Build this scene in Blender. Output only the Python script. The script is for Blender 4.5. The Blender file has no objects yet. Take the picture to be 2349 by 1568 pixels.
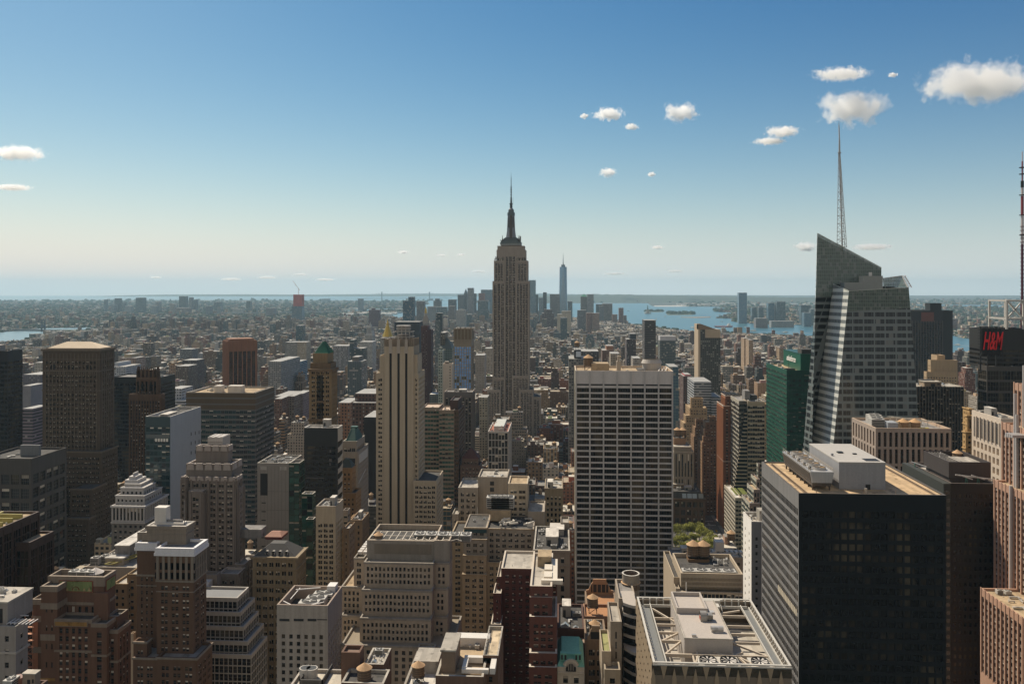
import bpy, math, random
from math import sin, cos, pi, radians, sqrt, atan2
from mathutils import Vector, Matrix
random.seed(7)
S = bpy.context.scene
# ------------------------------------------------------------------ camera
YAW = radians(3.35)
F, CX, EY, CAMZ = 1881.0, 1174.5, 661.8, 260.0        # focal length, principal point (in units of a 2349 px wide frame), eye height
cam_d = bpy.data.cameras.new('camera'); cam = bpy.data.objects.new('camera', cam_d)
S.collection.objects.link(cam); S.camera = cam
cam.location = (0, 0, CAMZ); cam.rotation_euler = (radians(90), 0, YAW)
cam_d.sensor_width = 36; cam_d.lens = 36*F/2349
cam_d.shift_y = -(784 - EY)/2349; cam_d.clip_start = 1; cam_d.clip_end = 120000
# ------------------------------------------------------------------ sky, sun, exposure
SUN_EL, SUN_AZ = radians(49), radians(-41)            # azimuth clockwise from +Y (the avenues run along +Y)
W = bpy.data.worlds.new('World'); S.world = W; W.use_nodes = True
nt = W.node_tree; nt.nodes.clear()
sky = nt.nodes.new('ShaderNodeTexSky'); sky.sky_type = 'NISHITA'; sky.sun_disc = False
sky.sun_elevation = SUN_EL; sky.sun_rotation = SUN_AZ; sky.altitude = 260
sky.air_density = 1.0; sky.dust_density = .8; sky.ozone_density = 2.2
bg = nt.nodes.new('ShaderNodeBackground'); bg.inputs['Strength'].default_value = .1
wo = nt.nodes.new('ShaderNodeOutputWorld')
def wmath(op, a, b):
    n = nt.nodes.new('ShaderNodeMath'); n.operation = op
    for i, v in enumerate((a, b)):
        if isinstance(v, (int, float)): n.inputs[i].default_value = v
        else: nt.links.new(v, n.inputs[i])
    return n.outputs[0]
se = nt.nodes.new('ShaderNodeSeparateColor'); co = nt.nodes.new('ShaderNodeCombineColor'); nt.links.new(sky.outputs[0], se.inputs[0])
for i, (a, g) in enumerate(((1.5, 2.1), (1.0, 1.45), (.77, 1.05))):   # deepen the blue of the clear sky
    nt.links.new(wmath('MULTIPLY', wmath('POWER', wmath('MULTIPLY', se.outputs[i], .085), g), a*10), co.inputs[i])
tcw = nt.nodes.new('ShaderNodeTexCoord'); sz = nt.nodes.new('ShaderNodeSeparateXYZ'); nt.links.new(tcw.outputs['Generated'], sz.inputs[0])
hz = wmath("POWER", 2.718, wmath("MULTIPLY", wmath("MAXIMUM", sz.outputs[2], 0), -11))
mw = nt.nodes.new('ShaderNodeMix'); mw.data_type = 'RGBA'; nt.links.new(hz, mw.inputs[0]); nt.links.new(co.outputs[0], mw.inputs[6]); mw.inputs[7].default_value = (6.1, 6.4, 6.3, 1)
bk = wmath('MINIMUM', wmath('MULTIPLY', wmath('MAXIMUM', wmath('SUBTRACT', -.1, sz.outputs[1]), 0), 2.2), 1)   # added pale fill behind the camera to brighten the shaded north faces
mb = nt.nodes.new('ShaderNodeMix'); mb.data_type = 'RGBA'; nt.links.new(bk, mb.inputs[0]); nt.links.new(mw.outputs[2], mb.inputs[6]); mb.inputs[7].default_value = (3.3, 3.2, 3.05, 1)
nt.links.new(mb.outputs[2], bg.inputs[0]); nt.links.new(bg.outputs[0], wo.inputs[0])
sd = bpy.data.lights.new('sun', 'SUN'); sd.energy = 4.5; sd.angle = radians(0.5); sd.color = (1, .89, .72)
so = bpy.data.objects.new('sun', sd); S.collection.objects.link(so)
SUNV = Vector((sin(SUN_AZ)*cos(SUN_EL), cos(SUN_AZ)*cos(SUN_EL), sin(SUN_EL)))
so.rotation_euler = SUNV.to_track_quat('Z', 'Y').to_euler(); so.location = (0, 0, 2000)
S.view_settings.view_transform = 'Standard'; S.view_settings.look = 'None'
S.view_settings.exposure = 0.3; S.view_settings.gamma = 1
S.cycles.volume_step_rate = 4; S.cycles.volume_max_steps = 96; S.cycles.max_bounces = 6; S.cycles.volume_bounces = 4
# ------------------------------------------------------------------ picture units -> place
REG = {'M': (0, 0, 1), 'A': (0, 630.84, .29993), 'B': (587.25, 630.84, .29993), 'C': (1174.5, 630.84, .29993),
       'D': (1761.8, 516.1, .3731), 'E': (0, 1089.6, .30507), 'F': (587.25, 1089.6, .30507), 'G': (1174.5, 1089.6, .30507),
       'H': (1761.8, 1089.6, .30507), 'I': (401.4, 860.2, .21941), 'J': (1491.1, 860.2, .21941), 'K': (1890.2, 946.3, .21941),
       'N': (0, 1223.8, .21941), 'Q': (1089.6, 367.0, .24125), 'R': (1720.5, 114.7, .29262), 'S': (1261.7, 200.7, .27423),
       'U': (1433.7, 1290.4, .1831), 'V': (573.5, 642.3, .14649)}
def dX(r, x): return REG[r][0] + x*REG[r][2]
def dY(r, y): return REG[r][1] + y*REG[r][2]
CA, SA = cos(YAW), sin(YAW)
def ratio(X): s = (X-CX)/F; return (CA*s-SA)/(SA*s+CA)
def wx(X, y): return y*ratio(X)
def tt(X, y): s = (X-CX)/F; return y/(SA*s+CA)
def wz(X, Y, y): return CAMZ-(Y-EY)/F*tt(X, y)
def P(r, x, y, d): X, Y = dX(r, x), dY(r, y); return Vector((wx(X, d), d, wz(X, Y, d)))
def G(X, Y, z=0.0):                                    # the ground point seen at X, Y
    t = (CAMZ-z)*F/(Y-EY); rr = (X-CX)/F*t
    return (rr*CA-t*SA, rr*SA+t*CA)
def proj(x, y, z):
    r = x*CA+y*SA; t = -x*SA+y*CA
    return (CX+F*r/t, EY+F*(CAMZ-z)/t, t) if t > 1 else (0, 0, t)
# ------------------------------------------------------------------ materials
MATS = {}
def L(t, a, b): t.links.new(a, b)
def newmat(key):
    m = bpy.data.materials.new(key); m.use_nodes = True; t = m.node_tree; t.nodes.clear()
    o = t.nodes.new('ShaderNodeOutputMaterial'); p = t.nodes.new('ShaderNodeBsdfPrincipled')
    L(t, p.outputs[0], o.inputs[0]); MATS[key] = m; return m, t, p
def N(t, ty, **k):
    n = t.nodes.new(ty)
    for a, b in k.items():
        if a[0] == 'i' and a[1:].isdigit(): n.inputs[int(a[1:])].default_value = b
        else: setattr(n, a, b)
    return n
def math_(t, op, a, b=None, c=None, clamp=False):
    n = t.nodes.new('ShaderNodeMath'); n.operation = op; n.use_clamp = clamp
    for i, v in enumerate((a, b, c)):
        if v is None: continue
        if isinstance(v, (int, float)): n.inputs[i].default_value = v
        else: L(t, v, n.inputs[i])
    return n.outputs[0]
def mixc(t, f, a, b, mode='MIX'):
    n = t.nodes.new('ShaderNodeMix'); n.data_type = 'RGBA'; n.blend_type = mode
    for i, v in ((0, f), (6, a), (7, b)):
        if isinstance(v, (int, float)): n.inputs[i].default_value = v
        elif isinstance(v, tuple): n.inputs[i].default_value = v if len(v) == 4 else (*v, 1)
        else: L(t, v, n.inputs[i])
    return n.outputs[2]
def mat(rgb, rough=.85, var=.22, streak=.25, scale=1.0, metal=0.0, brick=0.0, spec=.35, bump=0.0):
    key = 'm_%s_%g_%g_%g_%g_%g_%g' % ('-'.join('%g' % c for c in rgb), rough, var, streak, scale, metal, brick)
    if key in MATS: return MATS[key]
    m, t, p = newmat(key); m.name = 'surface'; rgb = (rgb[0]*1.05, rgb[1]*1.0, rgb[2]*.95)
    g = N(t, 'ShaderNodeNewGeometry'); pos = g.outputs['Position']
    n1 = N(t, 'ShaderNodeTexNoise'); n1.inputs['Scale'].default_value = .11*scale; n1.inputs['Detail'].default_value = 6; n1.inputs['Roughness'].default_value = .65
    L(t, pos, n1.inputs['Vector'])
    f = math_(t, 'MULTIPLY_ADD', n1.outputs[0], 2*var, 1-var)
    if streak:
        mp = N(t, 'ShaderNodeMapping'); mp.inputs['Scale'].default_value = (.9*scale, .9*scale, .05*scale); L(t, pos, mp.inputs[0])
        n2 = N(t, 'ShaderNodeTexNoise'); n2.inputs['Scale'].default_value = 1; n2.inputs['Detail'].default_value = 4; L(t, mp.outputs[0], n2.inputs['Vector'])
        f = math_(t, 'MULTIPLY', f, math_(t, 'MULTIPLY_ADD', n2.outputs[0], 2*streak, 1-streak))
    n3 = N(t, 'ShaderNodeTexNoise'); n3.inputs['Scale'].default_value = 2.6*scale; n3.inputs['Detail'].default_value = 2; L(t, pos, n3.inputs['Vector'])
    f = math_(t, 'MULTIPLY', f, math_(t, 'MULTIPLY_ADD', n3.outputs[0], .34, .83))
    if not streak and scale >= 2:                         # roofing sheets and patches
        vm = N(t, 'ShaderNodeVectorMath', operation='MULTIPLY'); vm.inputs[1].default_value = (.55, .16, 0); L(t, pos, vm.inputs[0]); fl = N(t, 'ShaderNodeVectorMath', operation='FLOOR'); L(t, vm.outputs[0], fl.inputs[0])
        wn = N(t, 'ShaderNodeTexWhiteNoise', noise_dimensions='3D'); L(t, fl.outputs[0], wn.inputs['Vector']); f = math_(t, 'MULTIPLY', f, math_(t, 'MULTIPLY_ADD', wn.outputs[0], .35, .8))
        n4 = N(t, 'ShaderNodeTexNoise'); n4.inputs['Scale'].default_value = .35; n4.inputs['Detail'].default_value = 5; L(t, pos, n4.inputs['Vector']); f = math_(t, 'MULTIPLY', f, math_(t, 'SUBTRACT', 1, math_(t, 'MULTIPLY', math_(t, 'MULTIPLY_ADD', n4.outputs[0], 9, -5.2, True), .45)))
    if brick:
        sx = N(t, 'ShaderNodeSeparateXYZ'); L(t, pos, sx.inputs[0])
        fr = math_(t, 'FRACT', math_(t, 'MULTIPLY', sx.outputs[2], 1/brick))
        f = math_(t, 'MULTIPLY', f, math_(t, 'MULTIPLY_ADD', math_(t, 'LESS_THAN', fr, .12), -.2, 1))
    v = N(t, 'ShaderNodeVectorMath', operation='SCALE'); v.inputs[0].default_value = rgb; L(t, f, v.inputs['Scale'])
    L(t, v.outputs[0], p.inputs['Base Color'])
    p.inputs['Roughness'].default_value = rough; p.inputs['Metallic'].default_value = metal; p.inputs['Specular IOR Level'].default_value = spec
    return m
def glass(key, rgb, rough=.06, spec=.6, wob=.05, metal=0.0, patch=None):
    k = 'glass_'+key
    if k in MATS: return MATS[k]
    m, t, p = newmat(k); m.name = 'window_glass'
    g = N(t, 'ShaderNodeNewGeometry')
    n1 = N(t, 'ShaderNodeTexNoise'); n1.inputs['Scale'].default_value = .23; n1.inputs['Detail'].default_value = 3; L(t, g.outputs['Position'], n1.inputs['Vector'])
    n2 = N(t, 'ShaderNodeTexNoise'); n2.inputs['Scale'].default_value = .6; L(t, g.outputs['Position'], n2.inputs['Vector'])
    v = N(t, 'ShaderNodeVectorMath', operation='SCALE'); v.inputs[0].default_value = rgb
    L(t, math_(t, 'MULTIPLY_ADD', n1.outputs[0], 1.3, .35), v.inputs['Scale']); oc_ = v.outputs[0]
    if patch:                                            # warm brown reflections painted into the tinted glass colour, in clusters
        mp = N(t, 'ShaderNodeMapping'); mp.inputs['Scale'].default_value = (1, 1, .35); L(t, g.outputs['Position'], mp.inputs[0]); n3 = N(t, 'ShaderNodeTexNoise'); n3.inputs['Scale'].default_value = .11; n3.inputs['Detail'].default_value = 5; L(t, mp.outputs[0], n3.inputs['Vector'])
        oc_ = mixc(t, math_(t, 'MULTIPLY_ADD', n3.outputs[0], 8, -4.2, True), oc_, patch)
    L(t, oc_, p.inputs['Base Color'])
    b = N(t, 'ShaderNodeBump'); b.inputs['Strength'].default_value = wob; b.inputs['Distance'].default_value = 1.0; L(t, n2.outputs[0], b.inputs['Height']); L(t, b.outputs[0], p.inputs['Normal'])
    p.inputs['Roughness'].default_value = rough; p.inputs['Specular IOR Level'].default_value = spec; p.inputs['Metallic'].default_value = metal
    return m
def facade_mat(kind, ww, wh, spandrel=None, glassc=(.025, .03, .036), lit=.22, frame=.06):
    """wall colour from the mesh's 'col' attribute; a window grid from its UVs (one unit = one bay / one storey)"""
    key = 'fac_%s' % kind
    if key in MATS: return MATS[key]
    m, t, p = newmat(key); m.name = 'city_wall'
    uv = N(t, 'ShaderNodeUVMap'); sp = N(t, 'ShaderNodeSeparateXYZ'); L(t, uv.outputs[0], sp.inputs[0])
    fu, fv = math_(t, 'FRACT', sp.outputs[0]), math_(t, 'FRACT', sp.outputs[1])
    cu, cv = math_(t, 'FLOOR', sp.outputs[0]), math_(t, 'FLOOR', sp.outputs[1])
    cb = N(t, 'ShaderNodeCombineXYZ'); L(t, cu, cb.inputs[0]); L(t, cv, cb.inputs[1])
    wn = N(t, 'ShaderNodeTexWhiteNoise', noise_dimensions='3D'); L(t, cb.outputs[0], wn.inputs['Vector'])
    at = N(t, 'ShaderNodeAttribute', attribute_name='col')
    mu = math_(t, 'LESS_THAN', math_(t, 'ABSOLUTE', math_(t, 'SUBTRACT', fu, .5)), ww/2)
    mv = math_(t, 'LESS_THAN', math_(t, 'ABSOLUTE', math_(t, 'SUBTRACT', fv, .52)), wh/2)
    mask = math_(t, 'MULTIPLY', mu, mv)
    g = N(t, 'ShaderNodeNewGeometry')
    n1 = N(t, 'ShaderNodeTexNoise'); n1.inputs['Scale'].default_value = .05; n1.inputs['Detail'].default_value = 8; n1.inputs['Roughness'].default_value = .75; L(t, g.outputs['Position'], n1.inputs['Vector'])
    v = N(t, 'ShaderNodeVectorMath', operation='SCALE'); L(t, at.outputs['Color'], v.inputs[0]); L(t, math_(t, 'MULTIPLY_ADD', n1.outputs[0], .9, .55), v.inputs['Scale'])
    wall = v.outputs[0]
    if spandrel: wall = mixc(t, math_(t, 'MULTIPLY', mu, .8), wall, spandrel)
    lt = math_(t, 'GREATER_THAN', wn.outputs[0], 1-lit)
    gl = mixc(t, lt, tuple(glassc), (.30, .29, .26))
    c = mixc(t, mask, wall, gl)
    L(t, c, p.inputs['Base Color'])
    L(t, math_(t, 'MULTIPLY_ADD', mask, -.7, .85), p.inputs['Roughness']); p.inputs['Specular IOR Level'].default_value = .5
    return m
def roofmat():
    if 'roof_v' in MATS: return MATS['roof_v']
    m, t, p = newmat('roof_v'); m.name = 'flat_roof'
    at = N(t, 'ShaderNodeAttribute', attribute_name='col'); g = N(t, 'ShaderNodeNewGeometry')
    n1 = N(t, 'ShaderNodeTexNoise'); n1.inputs['Scale'].default_value = .09; n1.inputs['Detail'].default_value = 8; n1.inputs['Roughness'].default_value = .8; L(t, g.outputs['Position'], n1.inputs['Vector'])
    v = N(t, 'ShaderNodeVectorMath', operation='SCALE'); L(t, at.outputs['Color'], v.inputs[0]); L(t, math_(t, 'MULTIPLY_ADD', n1.outputs[0], 1.4, .3), v.inputs['Scale'])
    L(t, v.outputs[0], p.inputs['Base Color']); p.inputs['Roughness'].default_value = .8
    return m
# ------------------------------------------------------------------ mesh building
class MB:
    def __init__(s): s.v = []; s.f = []; s.m = []; s.c = []; s.uv = []
    def poly(s, pts, m=0, c=None, uv=None):
        i = len(s.v); s.v.extend([tuple(p) for p in pts]); s.f.append(tuple(range(i, i+len(pts)))); s.m.append(m); s.c.append(c); s.uv.append(uv)
    def box(s, x0, x1, y0, y1, z0, z1, m=0, c=None, top=None, bottom=True):
        a = [(x0, y0), (x1, y0), (x1, y1), (x0, y1)]
        for k in range(4):
            p, q = a[k], a[(k+1) % 4]
            s.poly([(p[0], p[1], z0), (q[0], q[1], z0), (q[0], q[1], z1), (p[0], p[1], z1)], m, c)
        s.poly([(x, y, z1) for x, y in a], m if top is None else top, c)
        if bottom: s.poly([(x, y, z0) for x, y in reversed(a)], m, c)
    def frus(s, b, z0, tp, z1, m=0, c=None, top=None):
        """prism between two polygons given as lists of (x, y)"""
        n = len(b)
        for k in range(n):
            p, q, r, u = b[k], b[(k+1) % n], tp[(k+1) % n], tp[k]
            s.poly([(p[0], p[1], z0), (q[0], q[1], z0), (r[0], r[1], z1), (u[0], u[1], z1)], m, c)
        s.poly([(x, y, z1) for x, y in tp], m if top is None else top, c)
    def cyl(s, x, y, z0, z1, r0, r1=None, n=12, m=0, c=None, cap=True):
        r1 = r0 if r1 is None else r1
        A = [(cos(2*pi*k/n), sin(2*pi*k/n)) for k in range(n)]
        for k in range(n):
            a, b = A[k], A[(k+1) % n]
            q = [(x+a[0]*r0, y+a[1]*r0, z0), (x+b[0]*r0, y+b[1]*r0, z0)]
            q += [(x+b[0]*r1, y+b[1]*r1, z1), (x+a[0]*r1, y+a[1]*r1, z1)] if r1 > 1e-4 else [(x, y, z1)]
            s.poly(q, m, c)
        if cap and r1 > 1e-4: s.poly([(x+a*r1, y+b*r1, z1) for a, b in A], m, c)
    def beam(s, p, q, w, h=None, m=0, c=None):
        p, q = Vector(p), Vector(q); d = (q-p); h = w if h is None else h
        if d.length < 1e-6: return
        d.normalize(); up = Vector((0, 0, 1)) if abs(d.z) < .95 else Vector((0, 1, 0))
        a = d.cross(up).normalized()*w/2; b = d.cross(a).normalized()*h/2
        A = [p+a+b, p-a+b, p-a-b, p+a-b]; B = [q+a+b, q-a+b, q-a-b, q+a-b]
        for k in range(4): s.poly([A[k], A[(k+1) % 4], B[(k+1) % 4], B[k]], m, c)
        s.poly(A[::-1], m, c); s.poly(B, m, c)
    def mesh(s, name, mats):
        me = bpy.data.meshes.new(name); me.from_pydata(s.v, [], s.f)
        for x in mats: me.materials.append(x)
        me.polygons.foreach_set('material_index', s.m)
        if any(c is not None for c in s.c):
            at = me.color_attributes.new('col', 'FLOAT_COLOR', 'CORNER'); d = []
            for f, c in zip(s.f, s.c):
                c = c or (.3, .3, .3)
                d.extend((c[0], c[1], c[2], 1)*len(f))
            at.data.foreach_set('color', d)
        if any(u is not None for u in s.uv):
            ul = me.uv_layers.new(name='UVMap'); d = []
            for f, u in zip(s.f, s.uv):
                if u is None: d.extend((0, 0)*len(f))
                else:
                    for a in u: d.extend(a)
            ul.data.foreach_set('uv', d)
        me.update(); return me
    def build(s, name, mats, parent=None, loc=(0, 0, 0)):
        return link(name, s.mesh(name, mats if isinstance(mats, (list, tuple)) else [mats]), parent, loc)
def link(name, me, parent=None, loc=(0, 0, 0), rz=0, scale=None):
    o = bpy.data.objects.new(name, me); S.collection.objects.link(o); o.location = loc; o.rotation_euler = (0, 0, rz)
    if parent is not None: o.parent = parent
    if scale: o.scale = scale
    return o
def tag(o, label=None, cat=None, group=None, kind=None):
    for k, v in (('label', label), ('category', cat), ('group', group), ('kind', kind)):
        if v: o[k] = v
    return o
def empty(name, loc, rz=0):
    o = bpy.data.objects.new(name, None); S.collection.objects.link(o); o.location = loc; o.rotation_euler = (0, 0, rz); o.empty_display_size = 5; return o
# glazing sets: (material, share); None material = blind share
def gset(name):
    D = glass('dark', (.014, .015, .017), spec=.35); D2 = glass('darker', (.008, .009, .011), spec=.35, patch=(.085, .068, .045)); MG = glass('grey', (.04, .043, .046), spec=.4)
    BL = mat((.66, .62, .54), .8, .2, 0, 1.0); BW = mat((.34, .31, .26), .8, .2, 0, 1.0)
    GR = glass('green', (.012, .05, .04)); GR2 = glass('green2', (.02, .085, .065)); BU = glass('blue', (.20, .42, .80), .2, spec=.6)  # blue glass holds the sky's reflection in its base colour
    TE = glass('teal', (.03, .065, .07), spec=.9); TE2 = glass('teal2', (.015, .035, .04), spec=.9)
    # entries: (glass, blind, blind share of the height)
    return {'brick': [(D, BL, 0), (D, BL, .45), (D2, BL, 0), (MG, BL, .3), (D2, BW, 0), (D, BW, .25)],
            'dark': [(D2, BW, 0), (D, BW, 0), (D2, BW, 0), (D2, BW, .4), (MG, BW, 0), (D, BL, .3)],
            'black': [(D2, BW, 0), (D2, BW, 0), (D2, BW, 0), (D2, BW, 0), (glass('warm', (.03, .025, .02), spec=.3), BW, 0), (D2, BW, 0)],  # warm panes carry a brown reflection in their base colour
            'green': [(GR, BW, 0), (GR2, BW, 0), (GR, BW, .3), (D, BW, 0), (GR2, BW, 0), (GR, BW, 0)],
            'teal': [(TE, BW, 0), (TE2, BW, 0), (TE2, BL, .3), (TE, BW, 0), (MG, BL, 0), (TE2, BW, .2)],
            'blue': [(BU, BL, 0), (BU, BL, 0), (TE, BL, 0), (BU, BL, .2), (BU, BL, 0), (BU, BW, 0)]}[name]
WMESH = {}
def winmesh(w, h, gs, k, bar):
    key = (round(w, 2), round(h, 2), gs, k, bar)
    if key in WMESH: return WMESH[key]
    g, b, f = gset(gs)[k]; m = MB(); winfill(m, Vector((0, 0, 0)), Vector((1, 0, 0)), w, h, f, bar, 0, 1, 2)
    me = m.mesh('window', [g, b, mat((.16, .15, .13), .6, .1, 0)]); WMESH[key] = me; return me
def winfill(m, p, u, w, h, f, bar, gi, bi, fi):
    z = Vector((0, 0, 1)); n = Vector((u.y, -u.x, 0)); hb = h*(1-f)
    m.poly([p, p+u*w, p+u*w+z*hb, p+z*hb], gi)
    if f: m.poly([p+z*hb, p+u*w+z*hb, p+u*w+z*h, p+z*h], bi)
    if bar:
        for q in bar:
            if q[0] == 'h': c = p+z*(h*q[1])+n*.04; m.poly([c-z*.06, c-z*.06+u*w, c+z*.06+u*w, c+z*.06], fi)
            else: c = p+u*(w*q[1])+n*.045; m.poly([c-u*.05, c+u*.05, c+u*.05+z*h, c-u*.05+z*h], fi)
HB, H2 = (('h', .5),), (('v', .5),)
FOOT = []                                              # footprints taken, for the filler blocks
class Bld:
    """one building: an Empty at the base; parts wall, roof, parapet, window..., plus whatever is added"""
    def __init__(s, name, label, cat='building', group=None, org=None, rz=0, maxwin=100):
        s.name, s.label, s.cat, s.group, s.org, s.rz, s.maxwin = name, label, cat, group, org, rz, maxwin
        s.w, s.r, s.p, s.wm, s.rm, s.pm, s.win, s.extra = MB(), MB(), MB(), [], [], [], [], []; s.root = None
        if org: s.mk()
    def mk(s):
        s.root = empty(s.name, (s.org[0], s.org[1], 0), s.rz); tag(s.root, s.label, s.cat, s.group)
    def mi(s, lst, m):
        if m not in lst: lst.append(m)
        return lst.index(m)
    def t(s, r, xL, xR, yT, y0, dep=25, side=None, b=None, zb=0, st=None, **k):
        """tier seen with its front face from xL to xR and top edge yT (picture units of region r) at distance y0"""
        X0, X1, Y = dX(r, xL), dX(r, xR), dY(r, yT)
        x0, x1 = wx(X0, y0), wx(X1, y0)
        zt = wz((X0+X1)/2, Y, y0)
        if side is not None:
            Xs = dX(r, side); xc = x1 if x1 < 0 else x0
            dep = xc/ratio(Xs)-y0
        if b is not None: zb = wz((X0+X1)/2, dY(r, b), y0)
        return s.tier(x0, x1, y0, y0+dep, zb, zt, st, **k)
    def tier(s, x0, x1, y0, y1, zb, zt, st, roof=None, par=1.1, faces=None, hole=None, rin=None, win=True):
        if s.org is None: s.org = ((x0+x1)/2, (y0+y1)/2); s.mk()
        ox, oy = s.org
        if s.rz == 0: FOOT.append((x0, x1, y0, y1)); a0, a1, b0, b1 = x0-ox, x1-ox, y0-oy, y1-oy
        else: a0, a1, b0, b1 = x0, x1, y0, y1
        wi = s.mi(s.wm, st['wall'])
        if faces is None: faces = 'f' + ('l' if x0 > 0 else '') + ('r' if x1 < 0 else '')
        sides = {'f': ((a0, b0), (1, 0), a1-a0), 'r': ((a1, b0), (0, 1), b1-b0), 'b': ((a1, b1), (-1, 0), a1-a0), 'l': ((a0, b1), (0, -1), b1-b0)}
        for k, (p, u, Wd) in sides.items():
            p = Vector((p[0], p[1], 0)); u = Vector((u[0], u[1], 0))
            stk = st.get('side', st) if k in 'lr' else st
            if k in faces and win and stk.get('pw'): s.facade(p, u, Wd, zb, zt, stk)
            else:
                q = s.mi(s.wm, stk['wall']); z = Vector((0, 0, 1))
                s.w.poly([p+z*zb, p+u*Wd+z*zb, p+u*Wd+z*zt, p+z*zt], q)
        # roof and parapet
        rm = roof or st.get('roof') or mat((.30, .27, .22), .9, .3, 0, 2.5)
        ri = s.mi(s.rm, rm); pi_ = s.mi(s.pm, st.get('cope', st['wall'])); th = min(.7, (x1-x0)*.1)
        if par > 0:
            A = [(a0, b0), (a1, b0), (a1, b1), (a0, b1)]; B = [(a0+th, b0+th), (a1-th, b0+th), (a1-th, b1-th), (a0+th, b1-th)]
            for k in range(4):
                c, d, e, g = A[k], A[(k+1) % 4], B[(k+1) % 4], B[k]
                s.p.poly([(*c, zt), (*d, zt), (*e, zt), (*g, zt)], pi_)
                s.p.poly([(*g, zt), (*e, zt), (*e, zt-par), (*g, zt-par)], pi_)
            s.r.poly([(*q, zt-par) for q in B], ri)
        else: s.r.poly([(a0, b0, zt), (a1, b0, zt), (a1, b1, zt), (a0, b1, zt)], ri)
        s.last = (x0, x1, y0, y1, zt-par if par > 0 else zt); return s.last
    def facade(s, p, u, Wd, zb, zt, st):
        z = Vector((0, 0, 1)); n = Vector((u.y, -u.x, 0))
        wi = s.mi(s.wm, st['wall']); sm = st.get('sp'); si_ = s.mi(s.wm, sm) if sm else wi
        fh, pw, wf, hf = st['fh'], st['pw'], st.get('wf', .5), st.get('hf', .55)
        edge, top, din, sin_ = st.get('edge', 1.0), st.get('top', 2.0), st.get('inset', .35), st.get('spin', .15 if sm else 0)
        bay, gap, base = st.get('bay', 1), st.get('gap', .12), st.get('base', 0)
        if Wd < 2*edge+1: edge = .2
        nx = max(1, round((Wd-2*edge)/pw)); pt = (Wd-2*edge)/nx
        cols = []
        for i in range(nx):
            a = edge+i*pt+pt*(1-wf)/2; b = a+pt*wf; cw = (b-a)/bay; g = cw*gap/2 if bay > 1 else 0
            cols.append([(a+j*cw+(g if j else 0), a+(j+1)*cw-(g if j < bay-1 else 0)) for j in range(bay)])
        flat = [c for g in cols for c in g]
        skip = st.get('skipcols')
        # visible height only
        wp = Vector((s.org[0], s.org[1], 0))+(Matrix.Rotation(s.rz, 3, 'Z') @ (p+u*Wd/2)); tq = max(5, -wp.x*SA+wp.y*CA)
        zlow = max(zb+base, CAMZ-920/F*tq)
        nz = int((zt-top-zlow)/fh)
        if nz < 1: s.w.poly([p+z*zb, p+u*Wd+z*zb, p+u*Wd+z*zt, p+z*zt], wi); return
        z1 = zt-top; z0 = z1-nz*fh
        def q(a, b, c, d, dep, m): o = p-n*dep; s.w.poly([o+u*a+z*c, o+u*b+z*c, o+u*b+z*d, o+u*a+z*d], m)
        q(0, Wd, z1, zt, 0, wi)
        if z0 > zb: q(0, Wd, zb, z0, 0, wi)
        e = 0
        for a, b in flat: q(e, a, z0, z1, 0, wi); e = b
        q(e, Wd, z0, z1, 0, wi)
        wh = fh*hf; sill = (fh-wh)*st.get('sill', .45)
        gs = st.get('gs', 'brick'); ng = len(gset(gs)); wt = st.get('wt')
        ang = atan2(u.y, u.x); bar = st.get('bar')
        for a, b in flat:
            for x_, sg in ((a, 1), (b, -1)):
                o = p+u*x_; qd = [o+z*z0, o-n*din+z*z0, o-n*din+z*z1, o+z*z1]
                s.w.poly(qd if sg > 0 else qd[::-1], wi)
            for k in range(nz):
                c0 = z0+k*fh; c1 = c0+sill; c2 = c1+wh; c3 = c0+fh
                if c1-c0 > .02: q(a, b, c0, c1, sin_, si_)
                if c3-c2 > .02: q(a, b, c2, c3, sin_, si_)
                if din-sin_ > .05 and hf < .98:
                    o1, o2 = p-n*sin_, p-n*din
                    s.w.poly([o1+u*a+z*c1, o1+u*b+z*c1, o2+u*b+z*c1, o2+u*a+z*c1], si_)
                    s.w.poly([o2+u*a+z*c2, o2+u*b+z*c2, o1+u*b+z*c2, o1+u*a+z*c2], si_)
                kk = random.randrange(ng) if not wt else random.choices(range(ng), wt)[0]
                s.win.append((p-n*din+u*a+z*c1, b-a, wh, ang, gs, kk, bar))
        rib = st.get('rib')
        if rib:
            ri = s.mi(s.wm, rib[2]) if len(rib) > 2 else wi
            zr0 = z0-.3; zr1 = zt-(rib[3] if len(rib) > 3 else top*.4)
            for i in range(nx+1):
                xc = edge+i*pt; a, b = max(0.02, xc-rib[0]/2), min(Wd-.02, xc+rib[0]/2); o = p+n*rib[1]
                s.w.poly([o+u*a+z*zr0, o+u*b+z*zr0, o+u*b+z*zr1, o+u*a+z*zr1], ri)
                s.w.poly([p+u*a+z*zr0, o+u*a+z*zr0, o+u*a+z*zr1, p+u*a+z*zr1], ri)
                s.w.poly([o+u*b+z*zr0, p+u*b+z*zr0, p+u*b+z*zr1, o+u*b+z*zr1], ri)
                s.w.poly([p+u*a+z*zr1, o+u*a+z*zr1, o+u*b+z*zr1, p+u*b+z*zr1], ri)
        for bd in st.get('bands', ()):                   # string courses: (z below the top, height, proud, material)
            zz, hh, pr, bm = bd; bi = s.mi(s.wm, bm); o = p+n*pr; c, d = zt-zz-hh, zt-zz
            s.w.poly([o-u*pr+z*c, o+u*(Wd+pr)+z*c, o+u*(Wd+pr)+z*d, o-u*pr+z*d], bi)
            s.w.poly([p+z*d, p+u*Wd+z*d, o+u*(Wd+pr)+z*d, o-u*pr+z*d][::-1], bi)
            s.w.poly([p+z*c, p+u*Wd+z*c, o+u*(Wd+pr)+z*c, o-u*pr+z*c], bi)
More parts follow.
